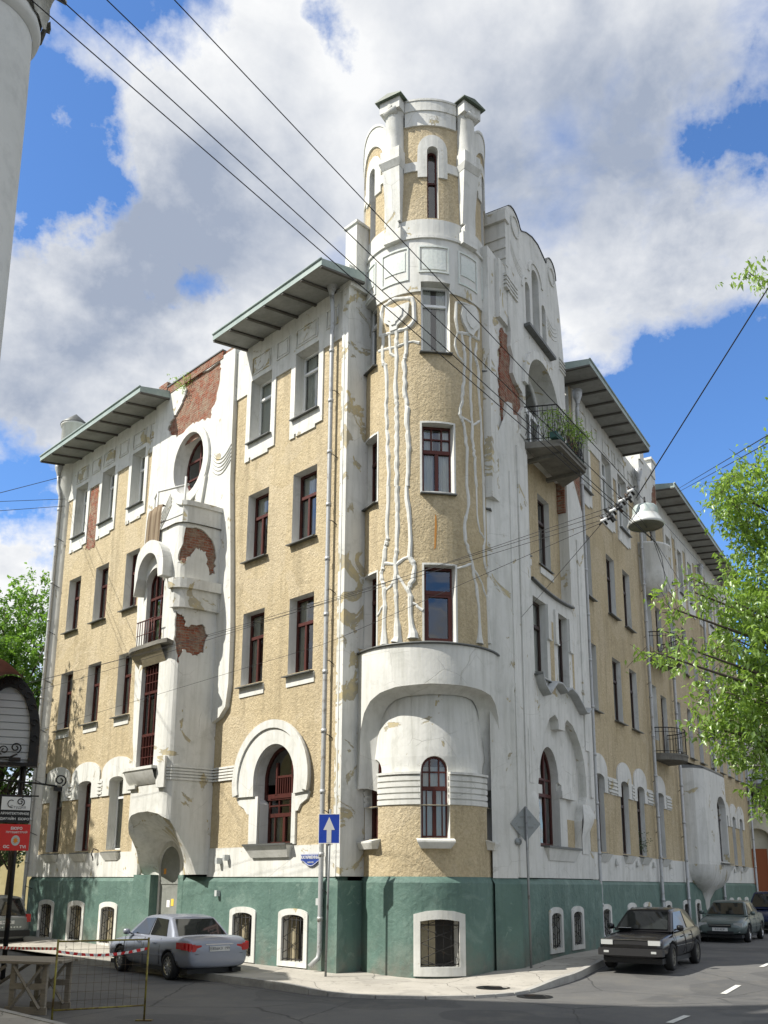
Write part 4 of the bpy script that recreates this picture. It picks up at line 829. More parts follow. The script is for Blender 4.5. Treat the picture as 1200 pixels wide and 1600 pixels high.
# pilasters of the bay
for x0, x1, zt, dd in ((3.58, 4.05, 13.0, .03), (4.12, 4.85, 14.0, .05), (8.95, 9.55, 12.8, .04)):
    g = G(); g.panel(R, rect(x0, x1, 6.0 if x0 > 5 else 2.2, zt), [], FW-dd, FW+.01); g.build('pilaster', WHITE, house)
for x0, x1 in ((4.3, 4.6), (9.2, 9.45)):
    g = G(); g.panel(R, rect(x0, x1, 4.6, 6.0), [], FW-.065, FW-.0); g.build('pilaster', CLEAN, house)
# second floor pair
for x0, x1 in ((5.05, 6.05), (6.9, 7.83)): window(R, x0, x1, 7.67, 9.87, -.02, 'dark', curtain=.3, silly=.3)
g = G(); g.panel(R, rect(6.28, 6.6, 7.3, 9.45), [], FW-.004, FW+.01); g.panel(R, rect(8.12, 8.28, 7.3, 9.3), [], FW-.004, FW+.01); g.build('wall', STUCCO, house)
g = G()
for x0, x1 in ((6.06, 6.28), (6.66, 6.89), (7.85, 8.1)): g = G(); g.panel(R, rect(x0, x1, 8.85, 9.87), [], FW-.06, FW+.01); g.box(R, x0-.02, x1+.02, FW-.08, FW, 8.82, 8.86); g.build('window_surround', CLEAN, house)
g = G(); g.loft(R, [[(4.92+.337*k, yy, 10.30-.1*sin(pi*k/10)+zz) for k in range(11)] for yy, zz in ((FW, .0), (FW-.1, .0), (FW-.1, .06), (FW+.1, .09))]); g.build('ledge', SILLM, house)
# wavy hood
g = G(); hp = [(5.05, 7.6), (5.25, 7.3), (5.6, 7.12), (5.9, 7.35), (6.2, 7.55), (6.6, 7.58), (7.0, 7.42), (7.1, 7.5), (7.4, 7.58), (7.8, 7.5), (8.3, 7.25), (8.6, 7.08), (8.85, 7.1), (9.05, 7.25)]
g.loft(R, [[(x, FW+.0, z+.1) for x, z in hp], [(x, FW-.24, z+.06) for x, z in hp], [(x, FW-.24, z) for x, z in hp], [(x, FW, z-.03) for x, z in hp]]); g.build('window_hood', mat('grey_zinc', b_concrete((.3, .31, .3), (.42, .43, .42), 2, .2, .6)), house)
# third floor recess
g = G(); r3 = [rect(4.96, 5.69, 11.35, 13.55), rect(6.51, 7.47, 11.35, 13.55)]
g.panel(R, rect(4.6, 8.6, 10.2, 14.6), r3, .1, .4, 0, 1); g.build('wall', [STUCCO, CLEAN], house)
for x0, x1 in ((4.96, 5.69), (6.51, 7.47)):
    window(R, x0, x1, 11.35, 13.55, .27, 'dark', silly=-.02); g = G(); g.panel(R, rect(x0, x1+.1, 11.0, 11.2), [], .06, .11); g.build('sill_console', CLEAN, house)
# fourth floor balcony door arch
da4 = arch(4.95, 7.55, 14.4, 17.6, 1.35)
g = G(); gab = [(3.85, 17.4), (3.85, 14.5), (8.45, 14.5), (8.45, 19.0), (8.3, 20.3), (7.98, 21.9)]+[(7.55+.43*cos(a), 21.68+.42*sin(a)) for a in [pi*k/8 for k in range(9)]]+[(6.85, 21.8), (6.4, 21.92), (5.9, 21.88), (5.4, 21.72), (4.95, 21.55)]+[(4.45+.5*cos(a), 21.4+.5*sin(a)) for a in [pi*k/8 for k in range(1, 9)]]+[(3.85, 21.2)]
gab = [(4.45, 14.5), (8.45, 14.5), (8.45, 19.0), (8.25, 20.6), (8.0, 21.6)]+[(7.55+.43*cos(a), 21.72+.42*sin(a)) for a in [pi*k/8 for k in range(9)]]+[(6.85, 21.82), (6.4, 21.95), (5.9, 21.9), (5.4, 21.72), (5.0, 21.5)]+[(4.4+.55*cos(a), 21.35+.5*sin(a)) for a in [pi*k/8 for k in range(1, 9)]]+[(3.85, 21.2), (3.85, 17.9), (3.98, 17.5), (3.92, 17.0), (4.12, 16.7), (4.02, 16.2), (4.3, 16.0), (4.72, 15.9), (4.8, 15.5), (4.55, 15.2), (4.6, 14.9)]
trip = [arch(5.2, 5.58, 18.35, 19.95), arch(5.78, 6.36, 18.35, 20.78), arch(6.56, 6.92, 18.35, 19.95)]
g = G(); g.panel(R, gab, [da4]+trip, FW-.02, .7); g.box(R, 3.85, 8.3, .7, .8, 17.5, 21.2); g.build('gable', WHITE, house)
g = G(); g.loft(R, [[(x, yy, z+.02+zz) for x, z in gab[4:25]] for yy, zz in ((FW-.05, -.03), (FW-.05, .0), (.75, .01))]); g.build('parapet_cap', SILLM, house)
for (x0, x1, z1) in ((5.2, 5.58, 19.95), (5.78, 6.36, 20.78), (6.56, 6.92, 19.95)): window(R, x0, x1, 18.35, z1, .12, 'white', 'round', sill=False, curtain=.95)
g = G(); g.box(R, 5.0, 7.2, FW-.22, FW, 18.22, 18.32); g.build('sill', SILLM, house)
g = G()
for cx_, cz_, r_ in ((4.5, 21.3, .33), (7.55, 21.5, .3)): g.panel(R, ell(cx_, cz_, r_, r_*1.1), [ell(cx_, cz_, r_-.05, r_*1.1-.05)], FW-.06, FW-.01)
o_ = [(6.07+.62*cos(a), 20.45+.62*sin(a)) for a in [pi*k/12 for k in range(13)]]; i_ = [(6.07+.5*cos(a), 20.45+.5*sin(a)) for a in [pi-pi*k/12 for k in range(13)]]; g.panel(R, o_+i_, [], FW-.06, FW-.01)
o_ = [(5.3+.42*cos(a), 19.55+.55*sin(a)) for a in [pi/2+pi/2*k/8 for k in range(9)]]; i_ = [(5.3+.34*cos(a), 19.55+.47*sin(a)) for a in [pi-pi/2*k/8 for k in range(9)]]; g.panel(R, o_+i_, [], FW-.06, FW-.01)
for k in range(4): g.box(R, 3.83, 4.5, FW-.07, FW, 18.72+k*.13, 18.78+k*.13); g.box(R, 8.0, 8.5, FW-.06, FW, 18.35+k*.13, 18.41+k*.13)
for k in range(4): g.tube(R, [(7.0+.11*t, FW-.02, 19.75-k*.14-.18*sin(pi*t/8)) for t in range(9)], .018, 5)
for k in range(4): g.tube(R, [(4.1+.1*t, FW-.02, 20.6-k*.1-.12*t*(1-t/16)) for t in range(9)], .012, 5)
g.build('plaster_ribs', CLEAN, house)
# left flank of the gable
g = G(); g.box(R, 3.70, 3.87, FW-.04, .9, 19.5, 20.95); g.box(R, 3.6, 3.9, FW-.1, .95, 20.95, 21.3)
for k in range(3): g.box(R, 3.66, 3.72, FW-.05, .92, 19.7+k*.35, 19.78+k*.35)
for k in range(4): g.box(R, 3.62, 3.86, FW-.08, .9, 18.72+k*.13, 18.79+k*.13)
g.add([R(3.86, FW-.02, 19.5), R(3.86, .9, 19.5), R(3.7, .9, 19.5), R(3.7, FW-.02, 19.5), R(3.86, FW-.02, 19.1), R(3.86, .9, 19.1)], [(3, 2, 5, 4), (0, 3, 4)]); g.build('gable_flank', WHITE, house)
g = G(); g.panel(R, rect(2.8, 5.2, 12.0, 19.6), [], FW+.14, .8); g.box(R, 3.3, 3.86, FW+.02, .5, 17.6, 19.5); g.build('wall', PEEL, house)
# arch surround and balcony door
g = G(); o_ = [(6.25+1.55*cos(a), 16.25+1.6*sin(a)) for a in [pi*k/20 for k in range(21)]]; i_ = [(6.25+1.3*cos(a), 16.25+1.35*sin(a)) for a in [pi-pi*k/20 for k in range(21)]]; g.panel(R, o_+i_, [], FW-.12, FW); g.build('window_surround', WHITE, house)
g = G(); g.panel(R, arch(4.95, 7.55, 14.4, 17.6, 1.35), [rect(5.15, 5.85, 14.5, 16.2), rect(5.95, 6.6, 14.5, 16.2), rect(6.7, 7.35, 14.5, 16.2), arch(5.15, 7.35, 16.35, 17.45, 1.05)], .3, .37); rt = g.build('balcony_door', WFRAME, house)
p = G(); p.panel(R, arch(4.97, 7.53, 14.42, 17.58, 1.33), [], .34, .344); p.build('pane', GLASS, rt); q = G(); q.panel(R, rect(4.8, 7.7, 14.3, 17.8), [], .95, .96); q.build('room', INT, rt)
def balcony(fr, plan, zs, zr, thick=.16, rail=True, nb=9, slabm=DCONC, cross=True, flare=None, beams=()):
    root = thing_part = None
    g = G(); top_ = [fr(x, -y, zs+thick) for x, y in plan]; bot = [fr(x, -y, zs) for x, y in plan]; n = len(plan)
    g.add(top_+bot, [tuple(range(n)), tuple(range(n, 2*n))]+[(i, (i+1) % n, n+(i+1) % n, n+i) for i in range(n)])
    g.add([fr(x, -y*1.03, zs+thick+.03) for x, y in plan]+[fr(x, -y*1.03, zs+thick-.05) for x, y in plan], [tuple(range(n))]+[(i, (i+1) % n, n+(i+1) % n, n+i) for i in range(n)])
    root = g.build('balcony', slabm, house)
    for x, d in beams: b = G(); b.box(fr, x-.07, x+.07, -d, .0, zs-.1, zs+.01); b.build('balcony_beam', DCONC, root)
    if rail:
        r = G(); pl = [fr(x, -y*.96, 0) for x, y in plan]
        for z, rad in ((zr, .022), (zs+thick+.12, .014), (zr-.16, .012)): r.tube(I, [(p[0], p[1], z) for p in pl], rad, 5)
        for (a, b) in zip(pl, pl[1:]):
            d = math.dist(a, b); m = max(2, int(d/.13))
            for k in range(m+1):
                x = a[0]+(b[0]-a[0])*k/m; y = a[1]+(b[1]-a[1])*k/m; r.tube(I, [(x, y, zs+thick), (x, y, zr)], .009, 4)
                if cross and k < m and k % 2 == 0:
                    x2 = a[0]+(b[0]-a[0])*min(m, k+2)/m; y2 = a[1]+(b[1]-a[1])*min(m, k+2)/m
                    r.tube(I, [(x, y, zs+thick+.15), (x2, y2, zr-.17)], .007, 4); r.tube(I, [(x2, y2, zs+thick+.15), (x, y, zr-.17)], .007, 4)
        r.build('balcony_railing', IRON, root)
    return root
balcony(R, [(4.83, -FW), (5.15, 1.15), (7.25, 1.2), (7.95, -FW)], 14.2, 15.5, beams=((5.6, 1.05), (7.1, 1.1)))
# ---- section between the bay and the balcony stack
S2 = dict(F4=[(10.13, 11.25), (12.79, 13.9), (14.74, 15.9)], F3=[(10.13, 11.1), (12.85, 13.8), (14.84, 15.75)], F2=[(10.27, 11.2), (12.95, 13.95), (15.0, 15.95)], F1=[(10.32, 11.3), (13.1, 14.0), (15.05, 16.0)])
hs = [rect(a, b, 15.32, 17.5) for a, b in S2['F4']]+[rect(a, b, 11.42, 13.63) for a, b in S2['F3']]+[rect(a, b, 7.6, 9.82) for a, b in S2['F2']]+[arch(a, b, 3.05, 5.5, .14) for a, b in S2['F1']]
g = G(); g.panel(R, rect(9.5, 17.3, 2.95, 18.7), hs, 0, .35, 0, 1); g.build('wall', [STUCCO, CLEAN], house)
g = G(); g.panel(R, rect(9.7, 37.4, 2.15, 2.98), [], -.03, .02); g.build('plaster_band', WHITE, house)
for row, z0, z1, st in (('F4', 15.32, 17.5, 'white'), ('F3', 11.42, 13.63, 'dark'), ('F2', 7.6, 9.82, 'dark')):
    for a, b in S2[row]: window(R, a, b, z0, z1, .17, st)
def f1(fr, a, b, st='dark', hw=.78):
    window(fr, a, b, 3.05, 5.5, .16, st, .14); console(fr, a, b, 2.98)
    c = (a+b)/2; out = [(c-hw, 4.94), (a, 4.94), (a, 5.36)]+[(c-(b-a)/2*cos(pi*k/8), 5.36+.145*sin(pi*k/8)) for k in range(1, 8)]+[(b, 5.36), (b, 4.94), (c+hw, 4.94)]+[(c+hw*cos(pi*k/12), 5.66+.5*sin(pi*k/12)) for k in range(13)]
    g = G(); g.panel(fr, out, [], -.05, .01); g.build('window_surround', WHITE, house)
def louv(fr, x0, x1):
    g = G()
    for k in range(4): g.box(fr, x0+.02, x1-.02, -.07, 0, 5.0+k*.12, 5.07+k*.12)
    g.panel(fr, rect(x0, x1, 4.94, 5.5), [], -.025, .01); g.build('plaster_louvre', WHITE, house)
for a, b in S2['F1']: f1(R, a, b, hw=.82)
louv(R, 11.66, 12.7); louv(R, 14.38, 14.66); louv(R, 16.36, 17.2)
frieze(R, 9.75, 17.2, [(a, b, 15.32, 17.5) for a, b in S2['F4']], 0, 18.7, 17.06, bot=14.7)
for c, w in ((10.7, .42), (12.0, .3), (13.35, .4), (14.3, .2), (15.3, .4), (16.5, .3)): g = G(); g.panel(R, rect(c-w, c+w, 17.62, 18.15), [rect(c-w+.04, c+w-.04, 17.66, 18.11)], -.07, -.044); g.build('frieze_panel', PEEL, house)
eave(R, 8.5, 15.7, zin=18.65, zout=18.55, n=8, o=1.1)
pipe(R, 9.98, .25, 17.9, jog=(-.5,)); pipe(R, 17.2, .3, 18.0, jog=(-.4,)); pipe(R, 21.2, .3, 14.0, hopper=False); pipe(R, 28.35, .3, 17.5); pipe(R, 37.2, .3, 17.5)
# plinth right
bxr = [7.4, 10.7, 13.45, 15.33, 18.2, 20.5+.3, 22.9, 31.0, 33.5]; bxr = [4.9+2.0, 7.95] if 0 else bxr
b1 = [7.42-.0]; BR = [(7.0, .95), (8.25, .0)]
RB = [(7.42, 1.04), (0, 0)]
rbx = [7.42-.52+.0]
g = None
rb = [(5.0+.0)]
RBX = [7.42, 10.7, 13.46, 15.34, 18.2, 21.0, 23.1, 30.3, 32.2, 34.2]
# nearest two openings sit close together in front of the bay
RBX = [7.42]+RBX[1:]
def rplinth(x0, x1, xs, yo): return plinth(R, x0, x1, [bhole(x, .98, .3, 1.46) for x in xs], yo, z0=-.1, zt=2.04, zb=2.18)
rplinth(3.5, 9.72, [5.75, 7.42], FW-.08); rplinth(9.72, 37.4, RBX[1:], -.08)
for x in (5.75, 7.42): basement(R, x, .98, .3, 1.46, FW-.08)
for x in RBX[1:]: basement(R, x, .98, .3, 1.46, -.08)
# ---- balcony stack
g = G(); g.panel(R, rect(19.7, 37.4, 17.7, 18.66), [], -.03, .01); g.build('frieze', WHITE, house)
st = [rect(17.75, 18.75, 15.3, 17.4), rect(17.75, 18.75, 11.42, 13.65), rect(17.75, 18.75, 7.6, 9.8), arch(17.75, 18.75, 3.05, 5.5, .14), rect(19.4, 20.3, 11.0, 13.4), rect(19.4, 20.3, 7.1, 9.6), rect(19.4, 20.3, 15, 17.2)]
g = G(); g.panel(R, rect(17.3, 21.6, 2.95, 18.9), st, 0, .35, 0, 1); g.build('wall', [STUCCO, CLEAN], house)
for z0, z1 in ((15.3, 17.4), (11.42, 13.65), (7.6, 9.8)): window(R, 17.75, 18.75, z0, z1, .17, 'white', sill=False)
for z0, z1 in ((11.0, 13.4), (7.1, 9.6), (15, 17.2)): window(R, 19.4, 20.3, z0, z1, .17, 'dark', sill=False)
f1(R, 17.75, 18.75, hw=.8); louv(R, 19.1, 19.9)
g = G(); g.panel(R, rect(17.0, 19.6, 16.9, 19.0), [], -.3, .4); g.box(R, 17.1, 17.7, -.35, .4, 19.0, 19.6); g.box(R, 18.9, 19.5, -.35, .4, 19.0, 19.7); g.box(R, 17.7, 18.9, -.3, .3, 19.0, 19.3); g.box(R, 17.0, 17.8, -.40, .45, 19.6, 19.7); g.box(R, 18.8, 19.6, -.40, .45, 19.7, 19.8); g.build('gable', WHITE, house)
g = G(); g.panel(R, jag([(18.6, 17.1), (19.5, 17.05), (19.52, 18.8), (19.1, 18.5), (18.8, 18.0)], .06), [], -.312, -.29); g.build('exposed_brick', BRICK, house)
hb = [(18.9+1.15*cos(pi-pi*k/12), 1.0*sin(pi*k/12)) for k in range(13)]; ho_ = [(18.35+1.05*cos(pi-pi*k/12), 1.0*sin(pi*k/12)) for k in range(13)]
g = G(); g.loft(R, [[(18.35+(x-18.35)*s_, -y*s_, z) for x, y in ho_] for s_, z in ((.35, 13.45), (.75, 13.6), (.93, 13.85), (1, 14.15), (1, 15.4), (1.03, 15.42), (1.03, 15.5), (.9, 15.52))]); g.build('balcony', WHITE, house)
balcony(R, hb, 10.7, 11.85, thick=.2, cross=False); balcony(R, hb, 6.75, 8.0, thick=.22, cross=False)
# ---- second oriel and last section
OP = [(22.1, .1), (22.25, -.4), (22.8, -.75), (24.6, -.8), (27.0, -.8), (27.6, -.5), (27.9, .1)]
class PathR(Path):
    def __call__(s, x, y, z): a = s.xy(x, y); return R(a[0], a[1], z)
OF = PathR(OP, .3); od = OF.d
wa = od[3]+.3
g = G(); g.loft(OF, [[(x, 0, 6.9) for x in np.linspace(0, od[-1], 20)], [(x, .05, 7.05) for x in np.linspace(0, od[-1], 20)]]); g.add([R(x, y, 6.95+.35*(y+.8)) for x, y in OP], [tuple(range(len(OP)))]); g.build('oriel_cap', SILLM, house)
g = G(); g.panel(OF, rect(0, od[-1], 2.9, 6.9), [arch(wa, wa+1.9, 3.05, 5.95, .6)], 0, .3); g.m = [1 if sum(g.v[i][2] for i in f)/len(f) > 0 and min(g.v[i][2] for i in f) > 1e9 else m for f, m in zip(g.f, g.m)]; g.build('oriel_wall', WHITE, house)
sc_ = [(1, 2.9), (.97, 2.6), (.85, 2.25), (.6, 1.95), (.35, 1.8), (.18, 1.4), (.12, .8)]
g = G(); g.loft(R, [[(25.0+(x-25.0)*s_, (y-.1)*(s_**.8)+.1 if y < .1 else .1, z) for x, y in OP] for s_, z in sc_]); g.build('oriel_corbel', PEEL, house)
fo = Fr(R(24.9, -.8, 0)[0], R(24.9, -.8, 0)[1], R.e1, R.e2); window(fo, .0, 1.95, 3.05, 5.95, .28, 'dark', .6, curtain=.9)
S3 = [28.75, 30.8, 32.75, 34.7]; S4b = [22.3, 24.4, 26.4]+S3+[36.3]; hs = []
for c in S4b: hs += [rect(c-.42, c+.42, 7.6, 9.8), rect(c-.42, c+.42, 11.42, 13.6), rect(c-.42, c+.42, 15.3, 17.4)]
for c in S3: hs.append(arch(c-.42, c+.42, 3.05, 5.55, .2))
g = G(); g.panel(R, rect(21.6, 37.4, 2.95, 18.9), hs, 0, .35, 0, 1); g.build('wall', [STUCCO, CLEAN], house)
for c in S3: f1(R, c-.42, c+.42, hw=.9)
for c in S4b:
    for z0, z1 in ((7.6, 9.8), (11.42, 13.6), (15.3, 17.4)): window(R, c-.42, c+.42, z0, z1, .17, 'white' if z0 > 15 else 'dark')
for c in S4b: g = G(); g.panel(R, rect(c-.7, c+.7, 14.7, 17.9), [rect(c-.42, c+.42, 15.3, 17.4)], -.05, .01); g.build('window_surround', WHITE, house)
eave(R, 19.6, 34.6, zin=18.65, zout=18.55, n=15, o=1.1)
pipe(R, 24.0, 18.0, 18.2, hopper=False) if 0 else None
# small ventilation hoods on the band and left wall fittings
for x in (12.1, 14.5, 16.6, 19.0, 31.8, 33.7):
    g = G(); g.lathe(R, (x, -.08, 2.7), [(.02, .16), (.05, .1), (.08, -.02), (.06, -.06)], 8); g.build('vent', CLEAN, house)
for x, z in ((-7.9, 2.7), (-8.25, 2.62), (-8.2, 1.75), (-3.95, 1.6)):
    g = G(); g.box(L, x-.05, x+.05, -.2, -.03, z-.08, z+.08); g.build('junction_box', mat('grey_plastic', color=(.45, .47, .46)), house)
# building mass: back walls and flat roof
bc = lambda fr, x, y: fr(x, y, 0)[:2]
foot = [bc(L, -20, .3), bc(L, -2.9, .5), bc(L, -2.5, 1.2), bc(R, 3.0, .8), bc(R, 37.4, .3), bc(R, 37.4, 12), bc(R, 13.5, 12), bc(L, -20, 12)]
g = G(); n = len(foot); g.add([(x, y, 18.35) for x, y in foot]+[(x, y, 0) for x, y in foot], [tuple(range(n))]+[(i, (i+1) % n, n+(i+1) % n, n+i) for i in (4, 5, 6, 7)]); g.build('roof', [SILLM], house)
g = G(); g.box(L, -19.9, -13.1, .35, 11, 18.4, 18.6); g.box(R, 3.9, 8.2, .8, 5, 18.3, 20.0); g.build('roof', [COPPER], house)
g = G(); g.add([L(-20.05, 0, 0), L(-20.05, 12, 0), L(-20.05, 12, 18.4), L(-20.05, 0, 18.4)], [(0, 1, 2, 3)]); g.build('wall', STUCCO, house)
# plants in the joints of the parapet
#__PART2__
# ============================================================ GROUND
def hz(x, y):
    u = (x-KX)*DR[0]+(y-KY)*DR[1]; t = max(0, min(1, (u-1.0)/6)); return .22*t*t*(3-2*t)
def sheet(poly, z, step=1.2, low=False):
    bm = bmesh.new(); tr = tessellate_polygon([[Vector((p[0], p[1], 0)) for p in poly]]); vs = [bm.verts.new((p[0], p[1], 0)) for p in poly]
    for t in tr: bm.faces.new([vs[i] for i in t])
    xs = [p[0] for p in poly]; ys = [p[1] for p in poly]
    for ax, lo, hi in ((0, max(min(xs), -8), min(max(xs), 24)), (1, max(min(ys), 12), min(max(ys), 60))):
        k = lo
        while k < hi:
            co_ = (k, 0, 0) if ax == 0 else (0, k, 0); no = (1, 0, 0) if ax == 0 else (0, 1, 0)
            bmesh.ops.bisect_plane(bm, geom=list(bm.verts)+list(bm.edges)+list(bm.faces), plane_co=co_, plane_no=no); k += step
    g = G(); bm.verts.ensure_lookup_table(); bm.verts.index_update()
    g.add([(v.co.x, v.co.y, z+hz(v.co.x, v.co.y)+(cz(v.co.x, v.co.y) if low else 0)) for v in bm.verts], [tuple(v.index for v in f.verts) for f in bm.faces]); bm.free(); return g
RD = -.13
def cz(x, y):
    t = max(0, min(1, (hypot(x-1.2, y-19.4)-1.4)/2.2)); return -.105*(1-t*t*(3-2*t))
prop(sheet([(-400, -300), (500, -300), (500, 700), (-400, 700)], RD-.02, 1.5).build('ground', ASPH, fix=False), kind='structure')
def P2(fr, x, y): return fr(x, y, 0)[:2]
# pavement round the house: kerb line 2.5 m out on both streets, rounded at the corner
kerb = [P2(L, -60, -2.45), P2(L, -12, -2.45), P2(L, -6.5, -2.35), P2(L, -3.6, -2.3), (-1.2, 19.55), (-.3, 19.2), (.8, 19.1), (1.9, 19.35), (2.8, 19.95), (3.4, 20.9), P2(R, 3.2, -1.6), P2(R, 6, -1.42), P2(R, 14, -1.42), P2(R, 60, -1.42)]
prop(sheet(kerb+[P2(R, 60, 3), P2(R, 5, 3), P2(L, -4, 3), P2(L, -60, 3)], 0, .5, True).build('pavement', PAVE, fix=False), kind='structure')
g = G()
def kz(i, n): return (.0)
kp = resample([tuple(p) for p in kerb[1:-1]], 60)
prev = None
for i in range(len(kp)-1):
    a, b = kp[i], kp[i+1]; d = Vector((b[0]-a[0], b[1]-a[1])); nrm = Vector((d.y, -d.x)).normalized()*.14
    # kerb is lowered flush at the corner
    va = [(a[0], a[1]), (b[0], b[1]), (b[0]+nrm.x, b[1]+nrm.y), (a[0]+nrm.x, a[1]+nrm.y)]
    ztop = .012; vs = [(x, y, ztop+hz(x, y)+cz(x, y)) for x, y in va]+[(x, y, RD-.05+hz(x, y)) for x, y in va]
    g.add(vs, [(0, 1, 2, 3), (2, 3, 7, 6), (0, 3, 7, 4), (1, 2, 6, 5)])
prop(g.build('kerb', KERB, fix=False), kind='structure')
# pavement on the near side with its kerb
def LW(t, w): return (KX+DL[0]*t+(-.710967)*w, KY+DL[1]*t-.703226*w)
prop(sheet([LW(60, 8.4), LW(-3.6, 8.4), LW(-5.6, 9.4), LW(-6.4, 12), LW(-6.4, 13.2), LW(60, 13.2)], 0, 1.5).build('pavement', PAVE, fix=False), kind='structure')
g = G(); kk = resample([LW(50, 8.4), LW(-3.6, 8.4), LW(-5.6, 9.4), LW(-6.4, 12)], 60)
for a, b in zip(kk, kk[1:]):
    d = Vector((b[0]-a[0], b[1]-a[1])); nr = Vector((-d.y, d.x)).normalized()*.13
    vs = [(a[0], a[1], .012), (b[0], b[1], .012), (b[0]-nr.x, b[1]-nr.y, .012), (a[0]-nr.x, a[1]-nr.y, .012)]; g.add(vs+[(x, y, RD-.05) for x, y, _ in vs], [(0, 1, 2, 3), (2, 3, 7, 6), (0, 1, 5, 4)])
prop(g.build('kerb', KERB, fix=False), kind='structure')
# opposite pavement of the right street
prop(sheet([P2(R, -3, -11.5), P2(R, 60, -11.5), P2(R, 60, -16), P2(R, -3, -16)], 0.0, 1.5).build('pavement', PAVE, fix=False), kind='structure')
LINE = mat('road_paint', b_concrete((.50, .50, .47), (.68, .67, .63), 5, .1))
g = None
for (a, b) in (((6.95, 19.85), (7.66, 20.91)), ((4.68, 15.98), (5.25, 16.85)), ((9.4, 24.01), (10.1, 25.2)), ((2.9, 13.1), (3.4, 13.9)), ((11.4, 27.5), (12.1, 28.7)), ((13.6, 31.2), (14.3, 32.4))):
    d = Vector((b[0]-a[0], b[1]-a[1])).normalized(); nr = Vector((-d.y, d.x))*.06; g = G()
    q = [(a[0]+nr.x, a[1]+nr.y), (b[0]+nr.x, b[1]+nr.y), (b[0]-nr.x, b[1]-nr.y), (a[0]-nr.x, a[1]-nr.y)]
    g.add([(x, y, RD-.02+.012+hz(x, y)) for x, y in q], [(0, 1, 2, 3)]); prop(g.build('road_marking', LINE, fix=False), kind='structure')
for (x, y, lab) in ((2.35, 20.6, 'round iron manhole cover set in the pavement before the tower'), (3.05, 19.5, 'round iron manhole cover in the sunlit strip of road')):
    zz_ = hz(x, y)+(cz(x, y)+.002 if y > 20 else RD-.018); t = thing('manhole_cover', lab, 'manhole cover', (x, y, zz_))
    g = G(); g.lathe(Fr(x, y, (1, 0), (0, 1)), (0, 0, zz_), [(.36, 0), (.36, .012), (.31, .014), (.305, .006), (.0, .008)], 28, sm=False); g.build('iron_disc', IRON, t)
    g = G()
    for k in range(-3, 4): g.box(Fr(x, y, (1, 0), (0, 1)), -.2, .2, k*.07-.012, k*.07+.012, zz_+.006, zz_+.014)
    g.build('tread_pattern', IRON, t)

# ============================================================ BUILDING WITH THE COLUMN (near left, casts the street shade)
YEL = mat('pale_yellow_plaster', b_concrete((.55, .47, .24), (.66, .58, .34), .8, .2)); COLM = mat('grey_white_column', b_concrete((.52, .53, .50), (.64, .64, .60), .6, .15))
mh = thing('yellow_mansion', 'yellow plaster mansion with white Corinthian column at the left edge', 'building', (*LW(12, 14), 0))
MW = 13.08
MFr = Fr(*LW(0, MW), (-DL[0], -DL[1]), (.710967*-1, .703226*-1))   # x towards the crossing, y into the mansion
g = G(); hs = []
for k in range(6):
    xx = -.5-k*3.6; hs += [rect(xx, xx+1.3, 1.6, 4.2), rect(xx, xx+1.3, 5.8, 8.8)]
g.panel(MFr, rect(-36, 5.2, 0, 10.95), hs, 0, .4); g.box(MFr, -36, 5.2, .41, 12, 0, 10.9); g.build('wall', YEL, mh)
for k in range(6):
    xx = -.5-k*3.6
    for a, b in ((1.6, 4.2), (5.8, 8.8)): window(MFr, xx, xx+1.3, a, b, .25, 'white', parent=mh)
g = G(); g.box(MFr, -36.3, 5.3, -.35, 12.3, 10.95, 11.25); g.box(MFr, -36.5, 5.4, -.5, 12.5, 11.25, 11.6); g.build('cornice', COLM, mh)
def column(fr, x, y, r=.46, zt=9.15):
    g = G(); g.lathe(fr, (x, y, 0), [(r*1.35, 0), (r*1.35, .3), (r*1.15, .4), (r*1.22, .5), (r*1.04, .6), (r, .8), (r*.99, 4), (r*.93, zt-1), (r*.895, zt-.1)], 40); g.lathe(fr, (x, y, zt), [(r*.9, -.1), (r*1.02, -.06), (r*1.05, 0), (r*1.02, .06), (r*.93, .09)], 40)
    rt = g.build('column', COLM, mh)
    c = G(); c.lathe(fr, (x, y, zt), [(r*.9, .05), (r*.95, .5), (r*1.15, .85), (r*1.3, .95)], 24)
    for tier, (n, z0, h, w, sp) in enumerate(((8, .08, .42, .17, .11), (8, .30, .50, .17, .16), (8, .58, .36, .13, .24))):
        for k in range(n):
            a = 2*pi*(k+.5*(tier % 2))/n; ca, sa = cos(a), sin(a); rows = []
            for j in range(7):
                f = j/6; rr_ = r*.98+.04+sp*f**2.6; zz = zt+z0+h*(f if f < .85 else .85-(f-.85)*.9); ww = w*sin(pi*min(.97, f*.8+.2))*(1+.18*(j % 2))
                rows.append([(x+ca*rr_-sa*o*ww, y+sa*rr_+ca*o*ww, zz-.05*abs(o)) for o in (-1, -.5, 0, .5, 1)])
            c.loft(fr, rows, sm=False)
    for k in range(4):
        a = pi/4+k*pi/2; ca, sa = cos(a), sin(a)
        sp = [(x+ca*(r*1.1+.17*t-.0+.07*cos(t*9)*t), y+sa*(r*1.1+.17*t+.07*cos(t*9)*t), zt+.5+.42*t+.06*sin(t*9)*t) for t in [q/16 for q in range(17)]]
        c.tube(fr, sp, [.05+.035*q/16 for q in range(17)], 6)
    c.box(fr, x-r*1.25, x+r*1.25, y-r*1.25, y+r*1.25, zt+.95, zt+1.06); c.build('capital', mat('carved_capital', b_concrete((.26, .26, .22), (.55, .54, .48), 4, .9)), rt)
CX = -9.6-.35
column(MFr, 5.75, -.15, .46, 10.0); column(MFr, 2.6, -.15, .46, 10.0)
g = G(); g.box(MFr, 1.9, 6.4, -.75, .5, 11.08, 11.58); g.build('entablature', COLM, mh)
tb = thing('shade_block', 'tall plain block out of view behind the yellow mansion, shaped to throw the street into shade', 'building', (-14, 10, 0))
